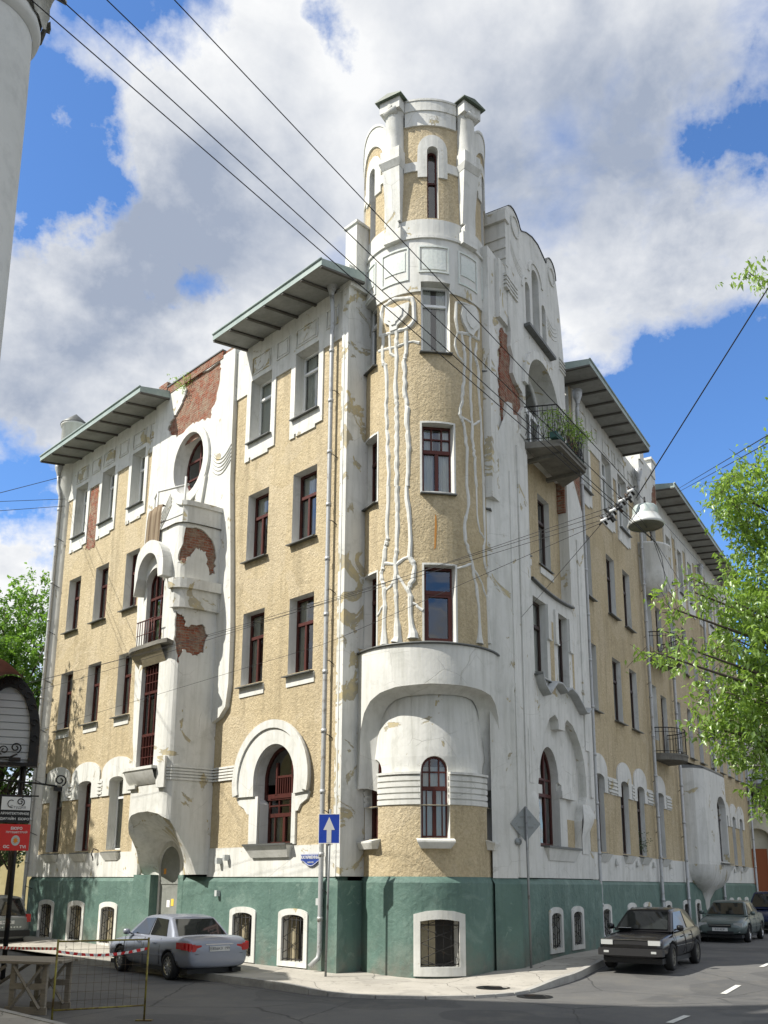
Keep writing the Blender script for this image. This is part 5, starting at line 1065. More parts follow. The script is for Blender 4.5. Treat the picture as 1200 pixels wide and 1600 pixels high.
fp = [(-18.9, 13.1), (-10.9, 12.0), (-12.8, 10.1), (-9.0, 12.15), (-9.0, 4), (-20, 4)]
def set_tb(poly, h):
    g = G(); n = len(poly); g.add([(x, y, h) for x, y in poly]+[(x, y, 0) for x, y in poly], [tuple(range(n))]+[(i, (i+1) % n, n+(i+1) % n, n+i) for i in range(n)]); g.build('wall', YEL, tb)
    g = G(); g.add([(x, y, h+.25) for x, y in poly]+[(x, y, h) for x, y in poly], [tuple(range(n))]+[(i, (i+1) % n, n+(i+1) % n, n+i) for i in range(n)]); g.build('roof', SILLM, tb)
SHX, SHY = sin(az+pi)*cos(el)/sin(el), cos(az+pi)*cos(el)/sin(el)
H2 = 20.0
tgt = [(-1.2, 19.35), (4.7, 17.95), (7.4, 18.35), (5.45, 16.5), (8.6, 18.0), (8.0, 13.5), (3, 8), (0, 4), (-6, 14)]  # unseen shading block: footprint projected back from the wanted shadow on the road
set_tb([(x-SHX*H2, y-SHY*H2) for x, y in tgt], H2)

# ============================================================ FAR BUILDING AT THE END OF THE RIGHT STREET
CREAM = mat('cream_plaster', b_concrete((.60, .56, .42), (.70, .66, .52), .7, .2))
fb_ = thing('cream_building', 'cream arcaded building closing the far end of the right hand street', 'building', (22.5, 56.5, 0))
FF = Fr(21.2, 57.0, (.985, -.17), (.17, .985))
g = G(); g.panel(FF, rect(-1, 16, 0, 15), [arch(.6, 2.3, 0, 5.4), arch(3.6, 5.6, 0, 5.4), arch(7, 9, 0, 5.4)]+[rect(x, x+1.2, z, z+2.2) for x in (1, 4, 7.4) for z in (7, 11)], 0, .6); g.box(FF, -1, 16, .62, 10, 0, 14.9); g.build('wall', CREAM, fb_)
g = G(); g.box(FF, 1.0, 2.0, .3, .4, 0, 4.2); g.build('door', mat('orange_wood', color=(.30, .09, .03)), fb_)
for x in (1, 4, 7.4):
    for z in (7, 11): window(FF, x, x+1.2, z, z+2.2, .3, 'dark', parent=fb_)
g = G(); g.box(FF, -.6, 2.4, -2.2, -.1, 7.6, 7.9); g.box(FF, -.5, .1, -1.2, -.1, 3.5, 7.6); g.tube(FF, [(.2, -1, 5.6), (2.1, -1.4, 7.6)], .12, 6); g.build('balcony', DCONC, fb_)

# ============================================================ CARS
CARGL = mat('car_glass', color=(.012, .014, .014), rough=.04, spec=.9); TYRE = mat('tyre_rubber', color=(.016, .016, .016), rough=.85); CHROME = mat('chrome', color=(.6, .6, .6), rough=.2, metal=1)
LAMPR = mat('tail_lamp', color=(.42, .012, .012), rough=.15, spec=.8); LAMPW = mat('head_lamp', color=(.42, .43, .42), rough=.12, spec=.9); PLATE = mat('number_plate', color=(.62, .62, .60), rough=.5); BLK = mat('black_trim', color=(.014, .014, .015), rough=.55)
def paint(n, c, r=.22): return mat(n, color=c, rough=r, metal=.25, spec=.7)
def car(loc, rz, label, pm, sh, plate_txt=None, group=None):
    """local: x forward, y left.  sh: dict of profile data"""
    t = thing('parked_car', label, 'car', loc, rz, group)
    Ln, Wd = sh['L'], sh['W']/2; x0, x1 = -Ln/2, Ln/2; wb = sh['wb']; xr, xf = sh['xr'], sh['xr']+wb; wr = .31
    # lower body: stations (x, half width, z bottom, z top)
    g = G(); rings = []
    for x, w, zb, zt in sh['st']:
        zm = zb+(zt-zb)*.55
        half = [(0, zb), (w*.80, zb), (w*.955, zb+.07), (w, zm-.06), (w*.992, zm+.10), (w*.945, zt-.05), (w*.84, zt), (0, zt+.02)]
        ring = [(x, y, z) for y, z in half]+[(x, -y, z) for y, z in reversed(half[1:-1])]
        rings.append(ring)
    n = len(rings[0]); vs = [p for r_ in rings for p in r_]
    fs = [(i*n+k, i*n+(k+1) % n, (i+1)*n+(k+1) % n, (i+1)*n+k) for i in range(len(rings)-1) for k in range(n)]+[tuple(range(n)), tuple((len(rings)-1)*n+k for k in range(n))]
    g.add(vs, fs, 0, None, True)
    body = g.build('body', [pm, BLK], t, world=True, sub=2); body.matrix_parent_inverse = Matrix()
    # wheel wells cut
    cu = G()
    for x in (xr, xf): cu.tube(I, [(x, -Wd-.3, wr), (x, Wd+.3, wr)], wr+.055, 28, 1)
    c = cu.build('cutter', [pm, BLK]); md = body.modifiers.new('wells', 'BOOLEAN'); md.object = c; md.operation = 'DIFFERENCE'; md.solver = 'EXACT'
    body.matrix_parent_inverse = t.matrix_basis.inverted()
    dg = bpy.context.evaluated_depsgraph_get(); dg.update(); me = bpy.data.meshes.new_from_object(body.evaluated_get(dg)); body.modifiers.clear(); body.data = me; bpy.data.objects.remove(c); body.matrix_parent_inverse = Matrix()
    # cabin
    cb = sh['cab']   # [(xb, xt) windscreen], [(xb,xt) rear], zb, zt, wb, wt
    (wxb, wxt), (rxb, rxt), zb, zt, cwb, cwt = cb
    def cp(f, s, side):  # f: 0 rear..1 front, s: 0 belt .. 1 roof
        xb = rxb+(wxb-rxb)*f; xt = rxt+(wxt-rxt)*f; bow = 4*f*(1-f)
        return (xb+(xt-xb)*s, side*(cwb+(cwt-cwb)*s)*(1-.05*(1-bow)*1), zb+(zt-zb)*(s**.92)+.05*bow*s)
    g = G(); F = [0, .1, .3, .5, .7, .9, 1]; ss = [0, .3, .6, .85, .97]
    rr = []
    for f in F:
        ring = [cp(f, s, 1) for s in ss]; ex = cp(f, 1, 1); ring += [(ex[0], ex[1]*.9, ex[2]+.01), (ex[0], 0, ex[2]+.025), (ex[0], -ex[1]*.9, ex[2]+.01)]+[cp(f, s, -1) for s in reversed(ss)]; rr.append(ring)
    g.loft(I, rr); m_ = len(rr[0])
    for ring in (rr[0], rr[-1]): k = len(g.v); g.add(ring, [tuple(range(m_))])
    cab = g.build('cabin', pm, t, world=True); cab.matrix_parent_inverse = Matrix()
    def glass(name, pts, off=.012):
        q = G(); q.add(pts, [tuple(range(len(pts)))]); o = q.build(name, CARGL, t, world=True, fix=False); o.matrix_parent_inverse = Matrix(); return o
    for side in (1, -1):
        for nm, fa, fb2 in sh['sw']:
            pts = []
            for f, s in ((fa[0], .10), (fb2[0], .10), (fb2[1], .88), (fa[1], .88)):
                p = cp(f, s, side); pts.append((p[0], p[1]+side*.014, p[2]))
            glass('side_window', pts)
    def endglass(fr_, name, dx):
        pts = []
        for s, side in ((.08, 1), (.08, -1), (.5, -1), (.92, -1), (.92, 1), (.5, 1)):
            p = cp(fr_, s, side); pts.append((p[0]+dx, p[1]*.90, p[2]+.012))
        return glass(name, pts)
    endglass(1, 'windscreen', .02); endglass(0, 'rear_window', -.02)
    # wheels
    for x in (xr, xf):
        for side in (1, -1):
            y = side*(Wd-.11); g = G(); fw = Fr(x, y, (1, 0), (0, 1))
            def ringy(prof, mi, gg):
                vs = []; n = 28
                for r_, yy in prof:
                    for k in range(n): a = 2*pi*k/n; vs.append((x+r_*cos(a), y+side*yy, wr+r_*sin(a)))
                gg.add(vs, [(i*n+k, i*n+(k+1) % n, (i+1)*n+(k+1) % n, (i+1)*n+k) for i in range(len(prof)-1) for k in range(n)], mi, None, True)
            ringy([(.2, -.1), (wr-.02, -.1), (wr, -.07), (wr, .06), (wr-.025, .095), (.215, .1), (.205, .07)], 0, g)
            wh = g.build('wheel', TYRE, t, world=True, fix=False); wh.matrix_parent_inverse = Matrix()
            q = G(); ringy([(.205, .07), (.2, .085), (.19, .05)], 0, q)
            for k in range(sh.get('spokes', 10)):
                a = 2*pi*k/sh.get('spokes', 10); ca, sa = cos(a), sin(a); w_ = .018
                q.add([(x+ca*.04-sa*w_, y+side*.075, wr+sa*.04+ca*w_), (x+ca*.04+sa*w_, y+side*.075, wr+sa*.04-ca*w_), (x+ca*.195+sa*w_*1.3, y+side*.07, wr+sa*.195-ca*w_*1.3), (x+ca*.195-sa*w_*1.3, y+side*.07, wr+sa*.195+ca*w_*1.3)], [(0, 1, 2, 3)])
            ringy([(.055, .078), (.0, .085)], 0, q)
            rm = q.build('rim', sh.get('rim', CHROME), wh, fix=False)
            d_ = G(); ringy([(.2, .03), (0, .03)], 0, d_); d_.build('brake_disc', BLK, wh, fix=False)
    def loc_part(g, name, m, parent=None, **k): o = g.build(name, m, t, world=True, **k); o.matrix_parent_inverse = Matrix(); return o
    # seams, sills, handles, mirrors
    for side in (1, -1):
        for xs in sh['seams']:
            g = G(); g.tube(I, [(xs, side*(Wd*.985), .32), (xs, side*(Wd+.001), .52), (xs, side*(Wd*.985), .72), (xs+.01, side*Wd*.93, sh['belt']-.03)], .007, 4); loc_part(g, 'door_seam', BLK)
        for xh in sh['handles']: g = G(); g.tube(I, [(xh, side*(Wd*.985), sh['belt']-.14), (xh+.05, side*(Wd*.985+.025), sh['belt']-.14), (xh+.17, side*(Wd*.985), sh['belt']-.14)], .014, 6); loc_part(g, 'door_handle', pm)
        g = G(); mx, mz = wxb-.28, zb+.09
        g.lathe(Fr(mx, side*(cwb+.13), (0, 1), (1, 0)), (0, 0, mz), [(0, -.07), (.07, -.055), (.09, 0), (.08, .06), (0, .075)], 12); g.tube(I, [(mx, side*(cwb-.02), mz-.06), (mx, side*(cwb+.1), mz)], .02, 6); loc_part(g, 'mirror', pm)
        g = G(); g.box(I, xr+.3, xf-.3, side*(Wd-.0)-.02, side*(Wd)+.004, .52, .56); loc_part(g, 'side_moulding', sh.get('mould', pm))
    for nm, m_, bs in sh['bits']:
        g = G()
        for b in bs: g.box(I, *b)
        o = loc_part(g, nm, m_)
    if plate_txt:
        px_, pz_, s_ = sh['plate']; g = G(); g.box(I, px_-.012, px_+.012, -.26, .26, pz_-.056, pz_+.056); pl = loc_part(g, 'number_plate', PLATE)
        cu_ = bpy.data.curves.new('plate_text', 'FONT'); cu_.body = plate_txt; cu_.size = .098; cu_.align_x = 'CENTER'; cu_.align_y = 'CENTER'; cu_.extrude = .001
        tmp = bpy.data.objects.new('tmp', cu_); COL.objects.link(tmp); me = bpy.data.meshes.new_from_object(tmp.evaluated_get(bpy.context.evaluated_depsgraph_get())); bpy.data.objects.remove(tmp)
        me.materials.clear(); me.materials.append(BLK); to = bpy.data.objects.new('plate_text', me); COL.objects.link(to); to.parent = pl
        to.matrix_local = Matrix.Translation((px_+s_*.0145, 0, pz_))@Matrix.Rotation(radians(90*s_), 4, 'Z')@Matrix.Rotation(radians(90), 4, 'X')
    return t
def sedan(**k):
    d = dict(L=4.48, W=1.70, wb=2.6, xr=-1.33, belt=.93,
      st=[(-2.24, .70, .34, .74), (-2.20, .77, .30, .93), (-2.0, .82, .26, .99), (-1.6, .845, .24, .98), (-.8, .85, .22, .95), (.3, .85, .22, .93), (1.0, .845, .23, .91), (1.6, .83, .25, .83), (2.0, .79, .26, .74), (2.2, .70, .30, .64), (2.24, .60, .34, .54)],
      cab=((1.08, .38), (-1.48, -.92), .90, 1.36, .76, .585), sw=[('f', (.52, .52), (.93, .90)), ('r', (.16, .10), (.49, .49))], seams=[-.9, -.05, 1.02], handles=[-.72, .12],
      bits=[('tail_lamp', LAMPR, [(-2.228, -2.0, .46, .62, .66, .80), (-2.232, -1.95, .62, .70, .66, .82), (-2.215, -1.88, .70, .765, .67, .84), (-2.17, -1.8, .765, .815, .69, .85), (-2.08, -1.72, .815, .84, .71, .85)]), ('tail_lamp', LAMPR, [(-2.228, -2.0, -.62, -.46, .66, .80), (-2.232, -1.95, -.70, -.62, .66, .82), (-2.215, -1.88, -.765, -.70, .67, .84), (-2.17, -1.8, -.815, -.765, .69, .85), (-2.08, -1.72, -.84, -.815, .71, .85)]), ('reflector', LAMPR, [(-2.225, -2.15, .42, .58, .45, .49)]), ('reflector', LAMPR, [(-2.225, -2.15, -.58, -.42, .45, .49)]),
            ('boot_trim', CHROME, [(-2.235, -2.2, -.36, .36, .80, .825)]), ('boot_seam', BLK, [(-2.25, -2.0, -.82, -.8, .60, .61), (-2.232, -2.2, -.62, .62, .598, .608)]),
            ('headlamp', LAMPW, [(2.08, 2.2, .42, .72, .56, .68)]), ('headlamp', LAMPW, [(2.08, 2.2, -.72, -.42, .56, .68)]), ('exhaust', BLK, [(-2.2, -1.9, -.45, -.38, .2, .27)]), ('underbody', BLK, [(-2.05, 2.05, -.7, .7, .17, .27)])],
      plate=(-2.245, .715, -1), rim=CHROME, spokes=12)
    d.update(k); return d
# silver saloon: rear left wheel contact at (-4.75,21.84), front left (-6.24,23.68)
hd = Vector((-.640, .768)); nl = Vector((-hd.y, hd.x))      # heading, left side of the car
cpos = Vector((-4.93, 22.34))+hd*1.33-nl*.80
car((cpos.x, cpos.y, RD-.02), atan2(hd.y, hd.x), 'silver four door saloon parked with its tail to the crossing', paint('silver_paint', (.24, .26, .31), .25), sedan(), 'Е856КХ 199')
g = G(); g.tube(I, [(0, 0, 1.38), (-.02, 0, 1.78)], .005, 5)
# grey people carrier at the far left
hv = Vector((-.70, .712)); pv_ = Vector((-14.0, 33.3))
van = sedan(L=4.5, W=1.78, belt=1.02, st=[(-2.24, .74, .36, .98), (-2.2, .80, .32, 1.05), (-1.9, .86, .28, 1.06), (-.8, .89, .25, 1.03), (.8, .89, .25, 1.0), (1.4, .87, .27, .95), (1.9, .82, .29, .84), (2.2, .7, .33, .7), (2.25, .6, .38, .6)],
    cab=((1.35, .55), (-2.12, -1.75), 1.0, 1.66, .82, .66), sw=[('f', (.66, .66), (.93, .9)), ('m', (.36, .36), (.62, .62)), ('r', (.07, .05), (.32, .32))], seams=[-1.1, 0, 1.1], handles=[-.9, .2],
    bits=[('tail_lamp', LAMPR, [(-2.22, -2.0, .70, .83, .86, 1.12)]), ('tail_lamp', LAMPR, [(-2.22, -2.0, -.83, -.70, .86, 1.12)]), ('bumper', BLK, [(-2.3, -2.1, -.8, .8, .4, .6)]), ('underbody', BLK, [(-2.05, 2.05, -.72, .72, .19, .3)]), ('rear_lettering', CHROME, [(-2.27, -2.25, -.5+.1*k, -.44+.1*k, .68, .73) for k in range(9)])], plate=(-2.26, .86, -1), xr=-1.35)
car((pv_.x, pv_.y, RD-.02), atan2(hv.y, hv.x), 'grey people carrier seen from behind at the left edge beside the trees', paint('grey_paint', (.22, .23, .23), .3), van, 'В476НЕ')
# black hatchback facing the crossing on the right street
hb_ = Vector((-DR[0], -DR[1])); lb = Vector((-hb_.y, hb_.x))
def rcar(u, v): p = R(u, -v, 0); return p[0], p[1], RD-.02+hz(p[0], p[1])
bx_, by_, bz_ = rcar(6.35, 2.66)
hatch = sedan(L=4.05, W=1.66, wb=2.47, xr=-1.22, belt=.90, st=[(-2.0, .70, .36, .86), (-1.96, .76, .32, .95), (-1.6, .80, .27, .96), (-.6, .825, .24, .91), (.7, .825, .24, .87), (1.3, .81, .26, .83), (1.8, .78, .28, .76), (1.98, .76, .30, .69), (2.03, .72, .34, .62)],
    cab=((.98, .28), (-1.85, -1.25), .87, 1.35, .73, .56), sw=[('f', (.5, .5), (.93, .9)), ('r', (.12, .1), (.46, .46))], seams=[-.75, .05, 1.0], handles=[-.6, .2],
    bits=[('headlamp', LAMPW, [(1.93, 2.035, .42, .70, .60, .71)]), ('headlamp', LAMPW, [(1.93, 2.035, -.70, -.42, .60, .71)]), ('grille', BLK, [(1.95, 2.02, -.40, .40, .60, .70)]), ('bonnet_trim', CHROME, [(1.97, 2.04, -.70, .70, .715, .727)]), ('bumper', BLK, [(1.9, 2.1, -.76, .76, .36, .52)]), ('fog_lamp', LAMPW, [(2.08, 2.11, .5, .62, .42, .47)]), ('fog_lamp', LAMPW, [(2.08, 2.11, -.62, -.5, .42, .47)]),
          ('dashboard_paper', PLATE, [(.86, 1.02, -.58, -.28, .945, .95)]), ('underbody', BLK, [(-1.9, 1.9, -.7, .7, .18, .3)])], plate=(2.11, .44, 1), rim=DCONC, spokes=8)
car((bx_, by_, bz_), atan2(hb_.y, hb_.x), 'black boxy hatchback with square headlamps parked nearest the crossing', paint('black_paint', (.012, .012, .014), .15), hatch)
gx_, gy_, gz_ = rcar(19.2, 2.15)
green = sedan(bits=[('headlamp', LAMPW, [(2.05, 2.19, .46, .74, .54, .68)]), ('headlamp', LAMPW, [(2.05, 2.19, -.74, -.46, .54, .68)]), ('grille', BLK, [(2.12, 2.235, -.38, .38, .52, .64)]), ('grille_trim', CHROME, [(2.13, 2.25, -.36, .36, .59, .61)]), ('lower_grille', BLK, [(2.1, 2.235, -.45, .45, .30, .40)]), ('fog_lamp', LAMPW, [(2.1, 2.2, .55, .66, .36, .42)]), ('fog_lamp', LAMPW, [(2.1, 2.2, -.66, -.55, .36, .42)]), ('underbody', BLK, [(-2.05, 2.05, -.7, .7, .17, .27)])], plate=(2.25, .46, 1))
car((gx_, gy_, gz_), atan2(hb_.y, hb_.x), 'grey green saloon parked behind the black hatchback', paint('grey_green_paint', (.10, .13, .125), .25), green, 'А314СР')
ux_, uy_, uz_ = rcar(26.8, 2.45)
blue = dict(van); blue['bits'] = [('headlamp', LAMPW, [(2.0, 2.18, .5, .76, .66, .8)]), ('headlamp', LAMPW, [(2.0, 2.18, -.76, -.5, .66, .8)]), ('bumper', BLK, [(2.1, 2.3, -.8, .8, .35, .5)]), ('underbody', BLK, [(-2.05, 2.05, -.72, .72, .19, .3)])]
car((ux_, uy_, uz_), atan2(hb_.y, hb_.x), 'dark blue car behind the grey green saloon at the right edge', paint('blue_paint', (.012, .022, .07), .2), blue)

# ============================================================ SIGNS
def text(body, size, m, fr_mat, parent, name='lettering', depth=.002, ax='CENTER', sxx=1.0, bold=0):
    cu_ = bpy.data.curves.new('t', 'FONT'); cu_.body = body; cu_.size = size; cu_.align_x = ax; cu_.align_y = 'CENTER'; cu_.extrude = depth; cu_.offset = bold
    tmp = bpy.data.objects.new('tmp', cu_); COL.objects.link(tmp); me = bpy.data.meshes.new_from_object(tmp.evaluated_get(bpy.context.evaluated_depsgraph_get())); bpy.data.objects.remove(tmp)
    me.materials.clear(); me.materials.append(m); o = bpy.data.objects.new(name, me); COL.objects.link(o); o.parent = parent
    if parent.type == 'EMPTY': o.matrix_parent_inverse = parent.matrix_basis.inverted()
    o.matrix_basis = fr_mat@Matrix.Diagonal((sxx, 1, 1, 1)); return o
def FM(fr, x, y, z):   # text plane facing outwards on a frame
    p = fr(x, y, z); e1 = Vector((*fr.e1, 0)); up = Vector((0, 0, 1)); nz = e1.cross(up)
    return Matrix(((e1.x, up.x, nz.x, p[0]), (e1.y, up.y, nz.y, p[1]), (e1.z, up.z, nz.z, p[2]), (0, 0, 0, 1)))
SIGNB = mat('sign_blue', color=(.012, .045, .30), rough=.35); SIGNW = mat('sign_white', color=(.74, .74, .72), rough=.4); POLE = mat('grey_pole', b_metalrust((.22, .23, .23), (.10, .09, .08), .3)); SBACK = mat('sign_back', b_metalrust((.26, .28, .28), (.17, .17, .16), .2))
t = thing('one_way_sign', 'blue square sign with a white up arrow on a thin pole before the drainpipe', 'road sign', (-1.27, 21.76, 0))
SF = Fr(-1.25, 21.74, (.995, -.10), (.10, .995))
g = G(); g.tube(I, [(-1.27, 21.78, -.02), (-1.23, 21.78, 3.72)], .027, 10); g.build('pole', POLE, t)
g = G(); g.panel(SF, arch(-.25, .25, 2.93, 3.61, .02), [], -.0, .012, back=True); pn = g.build('sign_panel', SIGNB, t)
g = G(); g.panel(SF, rect(-.25, .25, 2.93, 3.61), [rect(-.238, .238, 2.942, 3.598)], -.003, 0); g.build('border', SIGNW, pn)
g = G(); g.panel(SF, [(-.055, 2.95), (.055, 2.95), (.055, 3.24), (.135, 3.24), (0, 3.54), (-.135, 3.24), (-.055, 3.24)], [], -.004, -.001); g.build('arrow', mat('arrow_grey', color=(.50, .50, .48), rough=.45), pn)
t = thing('diamond_sign', 'grey back of a diamond shaped road sign on a pole by the right facade', 'road sign', (3.55, 23.20, .1))
DFm = Fr(3.55, 23.20, (.96, .28), (-.28, .96))
g = G(); g.tube(I, [(3.57, 23.20, hz(3.5, 23.2)-.02), (3.55, 23.20, 3.92)], .03, 10); g.build('pole', POLE, t)
g = G(); g.panel(DFm, [(0, 3.06), (.41, 3.50), (0, 3.94), (-.41, 3.50)], [], .035, .05, back=True); g.build('sign_panel', SBACK, t)
g = G(); g.box(DFm, -.2, .2, .02, .035, 3.4, 3.44); g.box(DFm, -.15, .15, .02, .035, 3.65, 3.69); g.build('bracket', POLE, t)
g = G(); g.tube(DFm, [(-.2, .05, 3.06), (-.2, .10, 3.06)], .09, 16); g.build('lamp_disc', SBACK, t)
t = thing('street_name_plate', 'small blue enamel street name plate on the white band beside the drainpipe', 'name plate', L(-4.37, -.04, 2.6))
pl_ = [(-4.76, 2.74), (-4.76, 2.58), (-4.66, 2.56), (-4.56, 2.50), (-4.46, 2.45), (-4.37, 2.435), (-4.28, 2.45), (-4.18, 2.50), (-4.08, 2.56), (-3.98, 2.58), (-3.98, 2.74)]
g = G(); g.panel(L, pl_, [], -.075, -.035); pb = g.build('plate', mat('enamel_blue', color=(.035, .07, .28), rough=.3), t)
g = G(); cxp = (-4.37, 2.62); g.panel(L, [(cxp[0]+(x-cxp[0])*.975, cxp[1]+(z-cxp[1])*.93) for x, z in pl_], [[(cxp[0]+(x-cxp[0])*.945, cxp[1]+(z-cxp[1])*.86) for x, z in pl_]], -.079, -.074); g.build('border', SIGNW, pb)
text('КАЗАРМЕННЫЙ', .105, SIGNW, FM(L, -4.37, -.080, 2.655), pb, sxx=.88, bold=.0015); text('ПЕРЕУЛОК', .045, SIGNW, FM(L, -4.37, -.080, 2.535), pb)
# shop signs and canopy on the near left building
t = thing('shop_canopy', 'dark arched canopy with pinkish barrel roof and slatted grey front hung over the left pavement', 'canopy', (-8.7, 20.4, 4.5))
AF = Fr(-7.92, 20.45, (.95, .31), (-.31, .95))
def carch(x0, x1, z0, z1, n=14): c = (x0+x1)/2; w = (x1-x0)/2; return [(x0, z0)]+[(c-w*cos(pi*k/n), z0+.55+(z1-z0-.55)*sin(pi*k/n)) for k in range(n+1)]+[(x1, z0)]
g = G(); g.panel(AF, carch(-1.15, .24, 4.52, 6.55), [carch(-.98, .03, 4.60, 6.3)], 0, .3); g.build('arch_frame', IRON, t)
g = G(); g.panel(AF, carch(-1.0, .05, 4.58, 6.32), [], .12, .14); bkp = g.build('canopy_board', mat('board_grey', color=(.42, .44, .45), rough=.7), t)
for k in range(9): s_ = G(); z = 4.68+k*.165; w_ = 1.0 if z < 5.6 else sqrt(max(.02, 1-((z-5.1)/1.25)**2)); s_.box(AF, -.475-.5*w_, -.475+.5*w_, .085, .118, z, z+.14); s_.build('slat', mat('slat_grey', color=(.50, .52, .53), rough=.6), bkp)
g = G(); ring = carch(-1.25, .22, 4.9, 6.62)[2:-2]; g.loft(AF, [[(x-yy*.15, -yy, z-.02*yy) for x, z in ring[:9]] for yy in (-.2, 1.6)]); g.build('barrel_roof', mat('pink_roof', b_concrete((.38, .15, .12), (.50, .24, .20), 2, .1, .6)), t)
g = G()
for k in range(12):
    a = pi*k/11; cx_, cz_ = -.475-.60*cos(a), 5.15+1.28*sin(a)
    g.tube(AF, [(cx_+.07*cos(q), -.03, cz_+.07*sin(q)) for q in [j*.7 for j in range(8)]], .014, 4)
g.build('scroll_frieze', IRON, t)
g = G(); g.tube(AF, [(-.08, .3, 0), (-.08, .3, 4.6)], .055, 8); g.tube(AF, [(-.02, .1, 4.0), (-.02, .1, 4.6)], .04, 6); g.build('post', IRON, t)
def scroll(fr, cx_, cz_, r, y=0, s=1, n=26): return [(cx_+s*r*(1-k/n*.8)*cos(k*.36-1.2), y, cz_+r*(1-k/n*.8)*sin(k*.36-1.2)) for k in range(n)]
g = G(); g.tube(AF, [(-1.3, -.02, 4.66), (-.35, -.02, 4.70), (-.2, -.02, 4.78)], .022, 6); g.tube(AF, scroll(AF, -.24, 4.92, .12, -.02), .016, 5); g.tube(AF, scroll(AF, -.48, 4.86, .11, -.02, -1), .014, 5); g.box(AF, -.36, -.12, -.07, .03, 4.62, 4.7); g.build('scroll_bracket', IRON, t)
SG = Fr(-7.66, 19.55, (.93, .36), (-.36, .93))
t = thing('sign_bracket', 'black wrought iron arm with curled end holding the hanging shop signs', 'bracket', (-7.4, 19.6, 4.0))
g = G(); g.tube(SG, [(-.9, 0, 4.12), (.3, 0, 4.07), (.75, 0, 4.02)], .022, 6); g.tube(SG, scroll(SG, .80, 4.15, .13), .016, 5); g.box(SG, .5, .53, -.02, .02, 4.05, 4.28); g.box(SG, .68, .86, -.03, .05, 3.92, 4.0); g.build('arm', IRON, t)
for x in (-.22, .05): g = G(); g.tube(SG, [(x, 0, 4.1), (x, 0, 3.8)], .012, 5); g.build('hanger', IRON, t)
g = G(); g.box(SG, -.45, .4, -.02, .02, 3.78, 3.81); g.build('crossbar', IRON, t)
t = thing('studio_sign', 'hanging sign with white upper panel, curled emblem and white lettering on black', 'shop sign', (-7.66, 19.5, 3.5))
g = G(); g.box(SG, -.36, .26, -.03, .03, 3.23, 3.78); bb = g.build('board', BLK, t)
g = G(); g.box(SG, -.32, .25, -.04, -.03, 3.49, 3.76); g.build('white_panel', SIGNW, bb)
g = G(); g.tube(SG, scroll(SG, .05, 3.66, .085, -.045), .011, 5); g.tube(SG, [(.08, -.045, 3.74), (.09, -.045, 3.76)], .011, 5)
g.tube(SG, [(-.13+.065*cos(a), -.045, 3.62+.075*sin(a)) for a in [.9+.28*k for k in range(16)]], .008, 5); g.build('emblem', BLK, bb)
text('Студия', .09, mat('grey_ink', color=(.2, .2, .2)), FM(SG, .01, -.043, 3.55), bb, sxx=1.0)
text('АРХИТЕКТУРНОЕ', .066, SIGNW, FM(SG, -.04, -.033, 3.415), bb, sxx=.98, bold=.0012); text('ДИЗАЙН  БЮРО', .066, SIGNW, FM(SG, -.04, -.033, 3.305), bb, sxx=1.1, bold=.0012)
t = thing('travel_sign', 'red hanging sign with a round sun emblem below the studio sign', 'shop sign', (-7.6, 19.6, 2.9))
g = G(); g.box(SG, -.31, .29, -.03, .03, 2.66, 3.20); bb = g.build('board', mat('sign_red', color=(.62, .025, .02), rough=.4), t)
text('БЮРО', .075, SIGNW, FM(SG, .02, -.033, 3.11), bb, bold=.002); text('ПУТЕШЕСТВИЙ', .052, SIGNW, FM(SG, .03, -.033, 3.03), bb, sxx=1.05, bold=.001)
g = G(); g.panel(SG, ell(.02, 2.865, .085, .105), [], -.036, -.03); g.build('emblem_ring', mat('pale_grey', color=(.5, .55, .53)), bb)
g = G(); g.panel(SG, [(.02+(.06 if k % 2 else .03)*cos(2*pi*k/16), 2.865+(.075 if k % 2 else .04)*sin(2*pi*k/16)) for k in range(16)], [], -.040, -.036); g.build('emblem_sun', mat('orange', color=(.75, .25, .02)), bb)
text('GC', .085, SIGNW, FM(SG, -.15, -.033, 2.735), bb, bold=.002); text('TVI', .085, SIGNW, FM(SG, .17, -.033, 2.735), bb, bold=.002)
# iron holder on the left wall above the white band
t = prop(G().tube(L, [(-15.3, -.02, 3.05), (-15.3, -.18, 3.1), (-15.34, -.22, 2.92), (-15.26, -.2, 2.8), (-15.32, -.16, 2.72)], .02, 6).build('iron_hook', IRON, fix=False), 'small curled black iron hook on the white band of the left facade', 'hook')

# ============================================================ BARRIER, TRESTLE, TAPE
YP = mat('worn_yellow_paint', b_metalrust((.30, .27, .06), (.12, .08, .035), 1.2))
z0 = RD-.02
bA, bB = Vector((-5.12, 15.22, z0)), Vector((-3.86, 15.92, z0))
t = thing('mesh_barrier', 'worn yellow wire mesh barrier standing in the road at the lower left', 'barrier', tuple((bA+bB)/2))
for p in (bA, bB): g = G(); g.tube(I, [tuple(p), (p.x, p.y, z0+1.30)], .017, 8); g.box(Fr(p.x, p.y, (1, 0), (0, 1)), -.13, .13, -.05, .05, z0, z0+.02); g.build('post', YP, t)
def bl(f, z): p = bA+(bB-bA)*f; return (p.x, p.y, z0+z)
for z in (1.27, .24): g = G(); g.tube(I, [bl(0, z), bl(1, z)], .014, 8); g.build('rail', YP, t)
g = G()
for k in range(1, 12): g.tube(I, [bl(k/12, .24), bl(k/12, 1.27)], .0022, 4)
for k in range(1, 8): g.tube(I, [bl(0, .24+k*.129), bl(1, .24+k*.129)], .0022, 4)
mo = g.build('wire_mesh', mat('rusty_wire', color=(.10, .07, .045)), t)
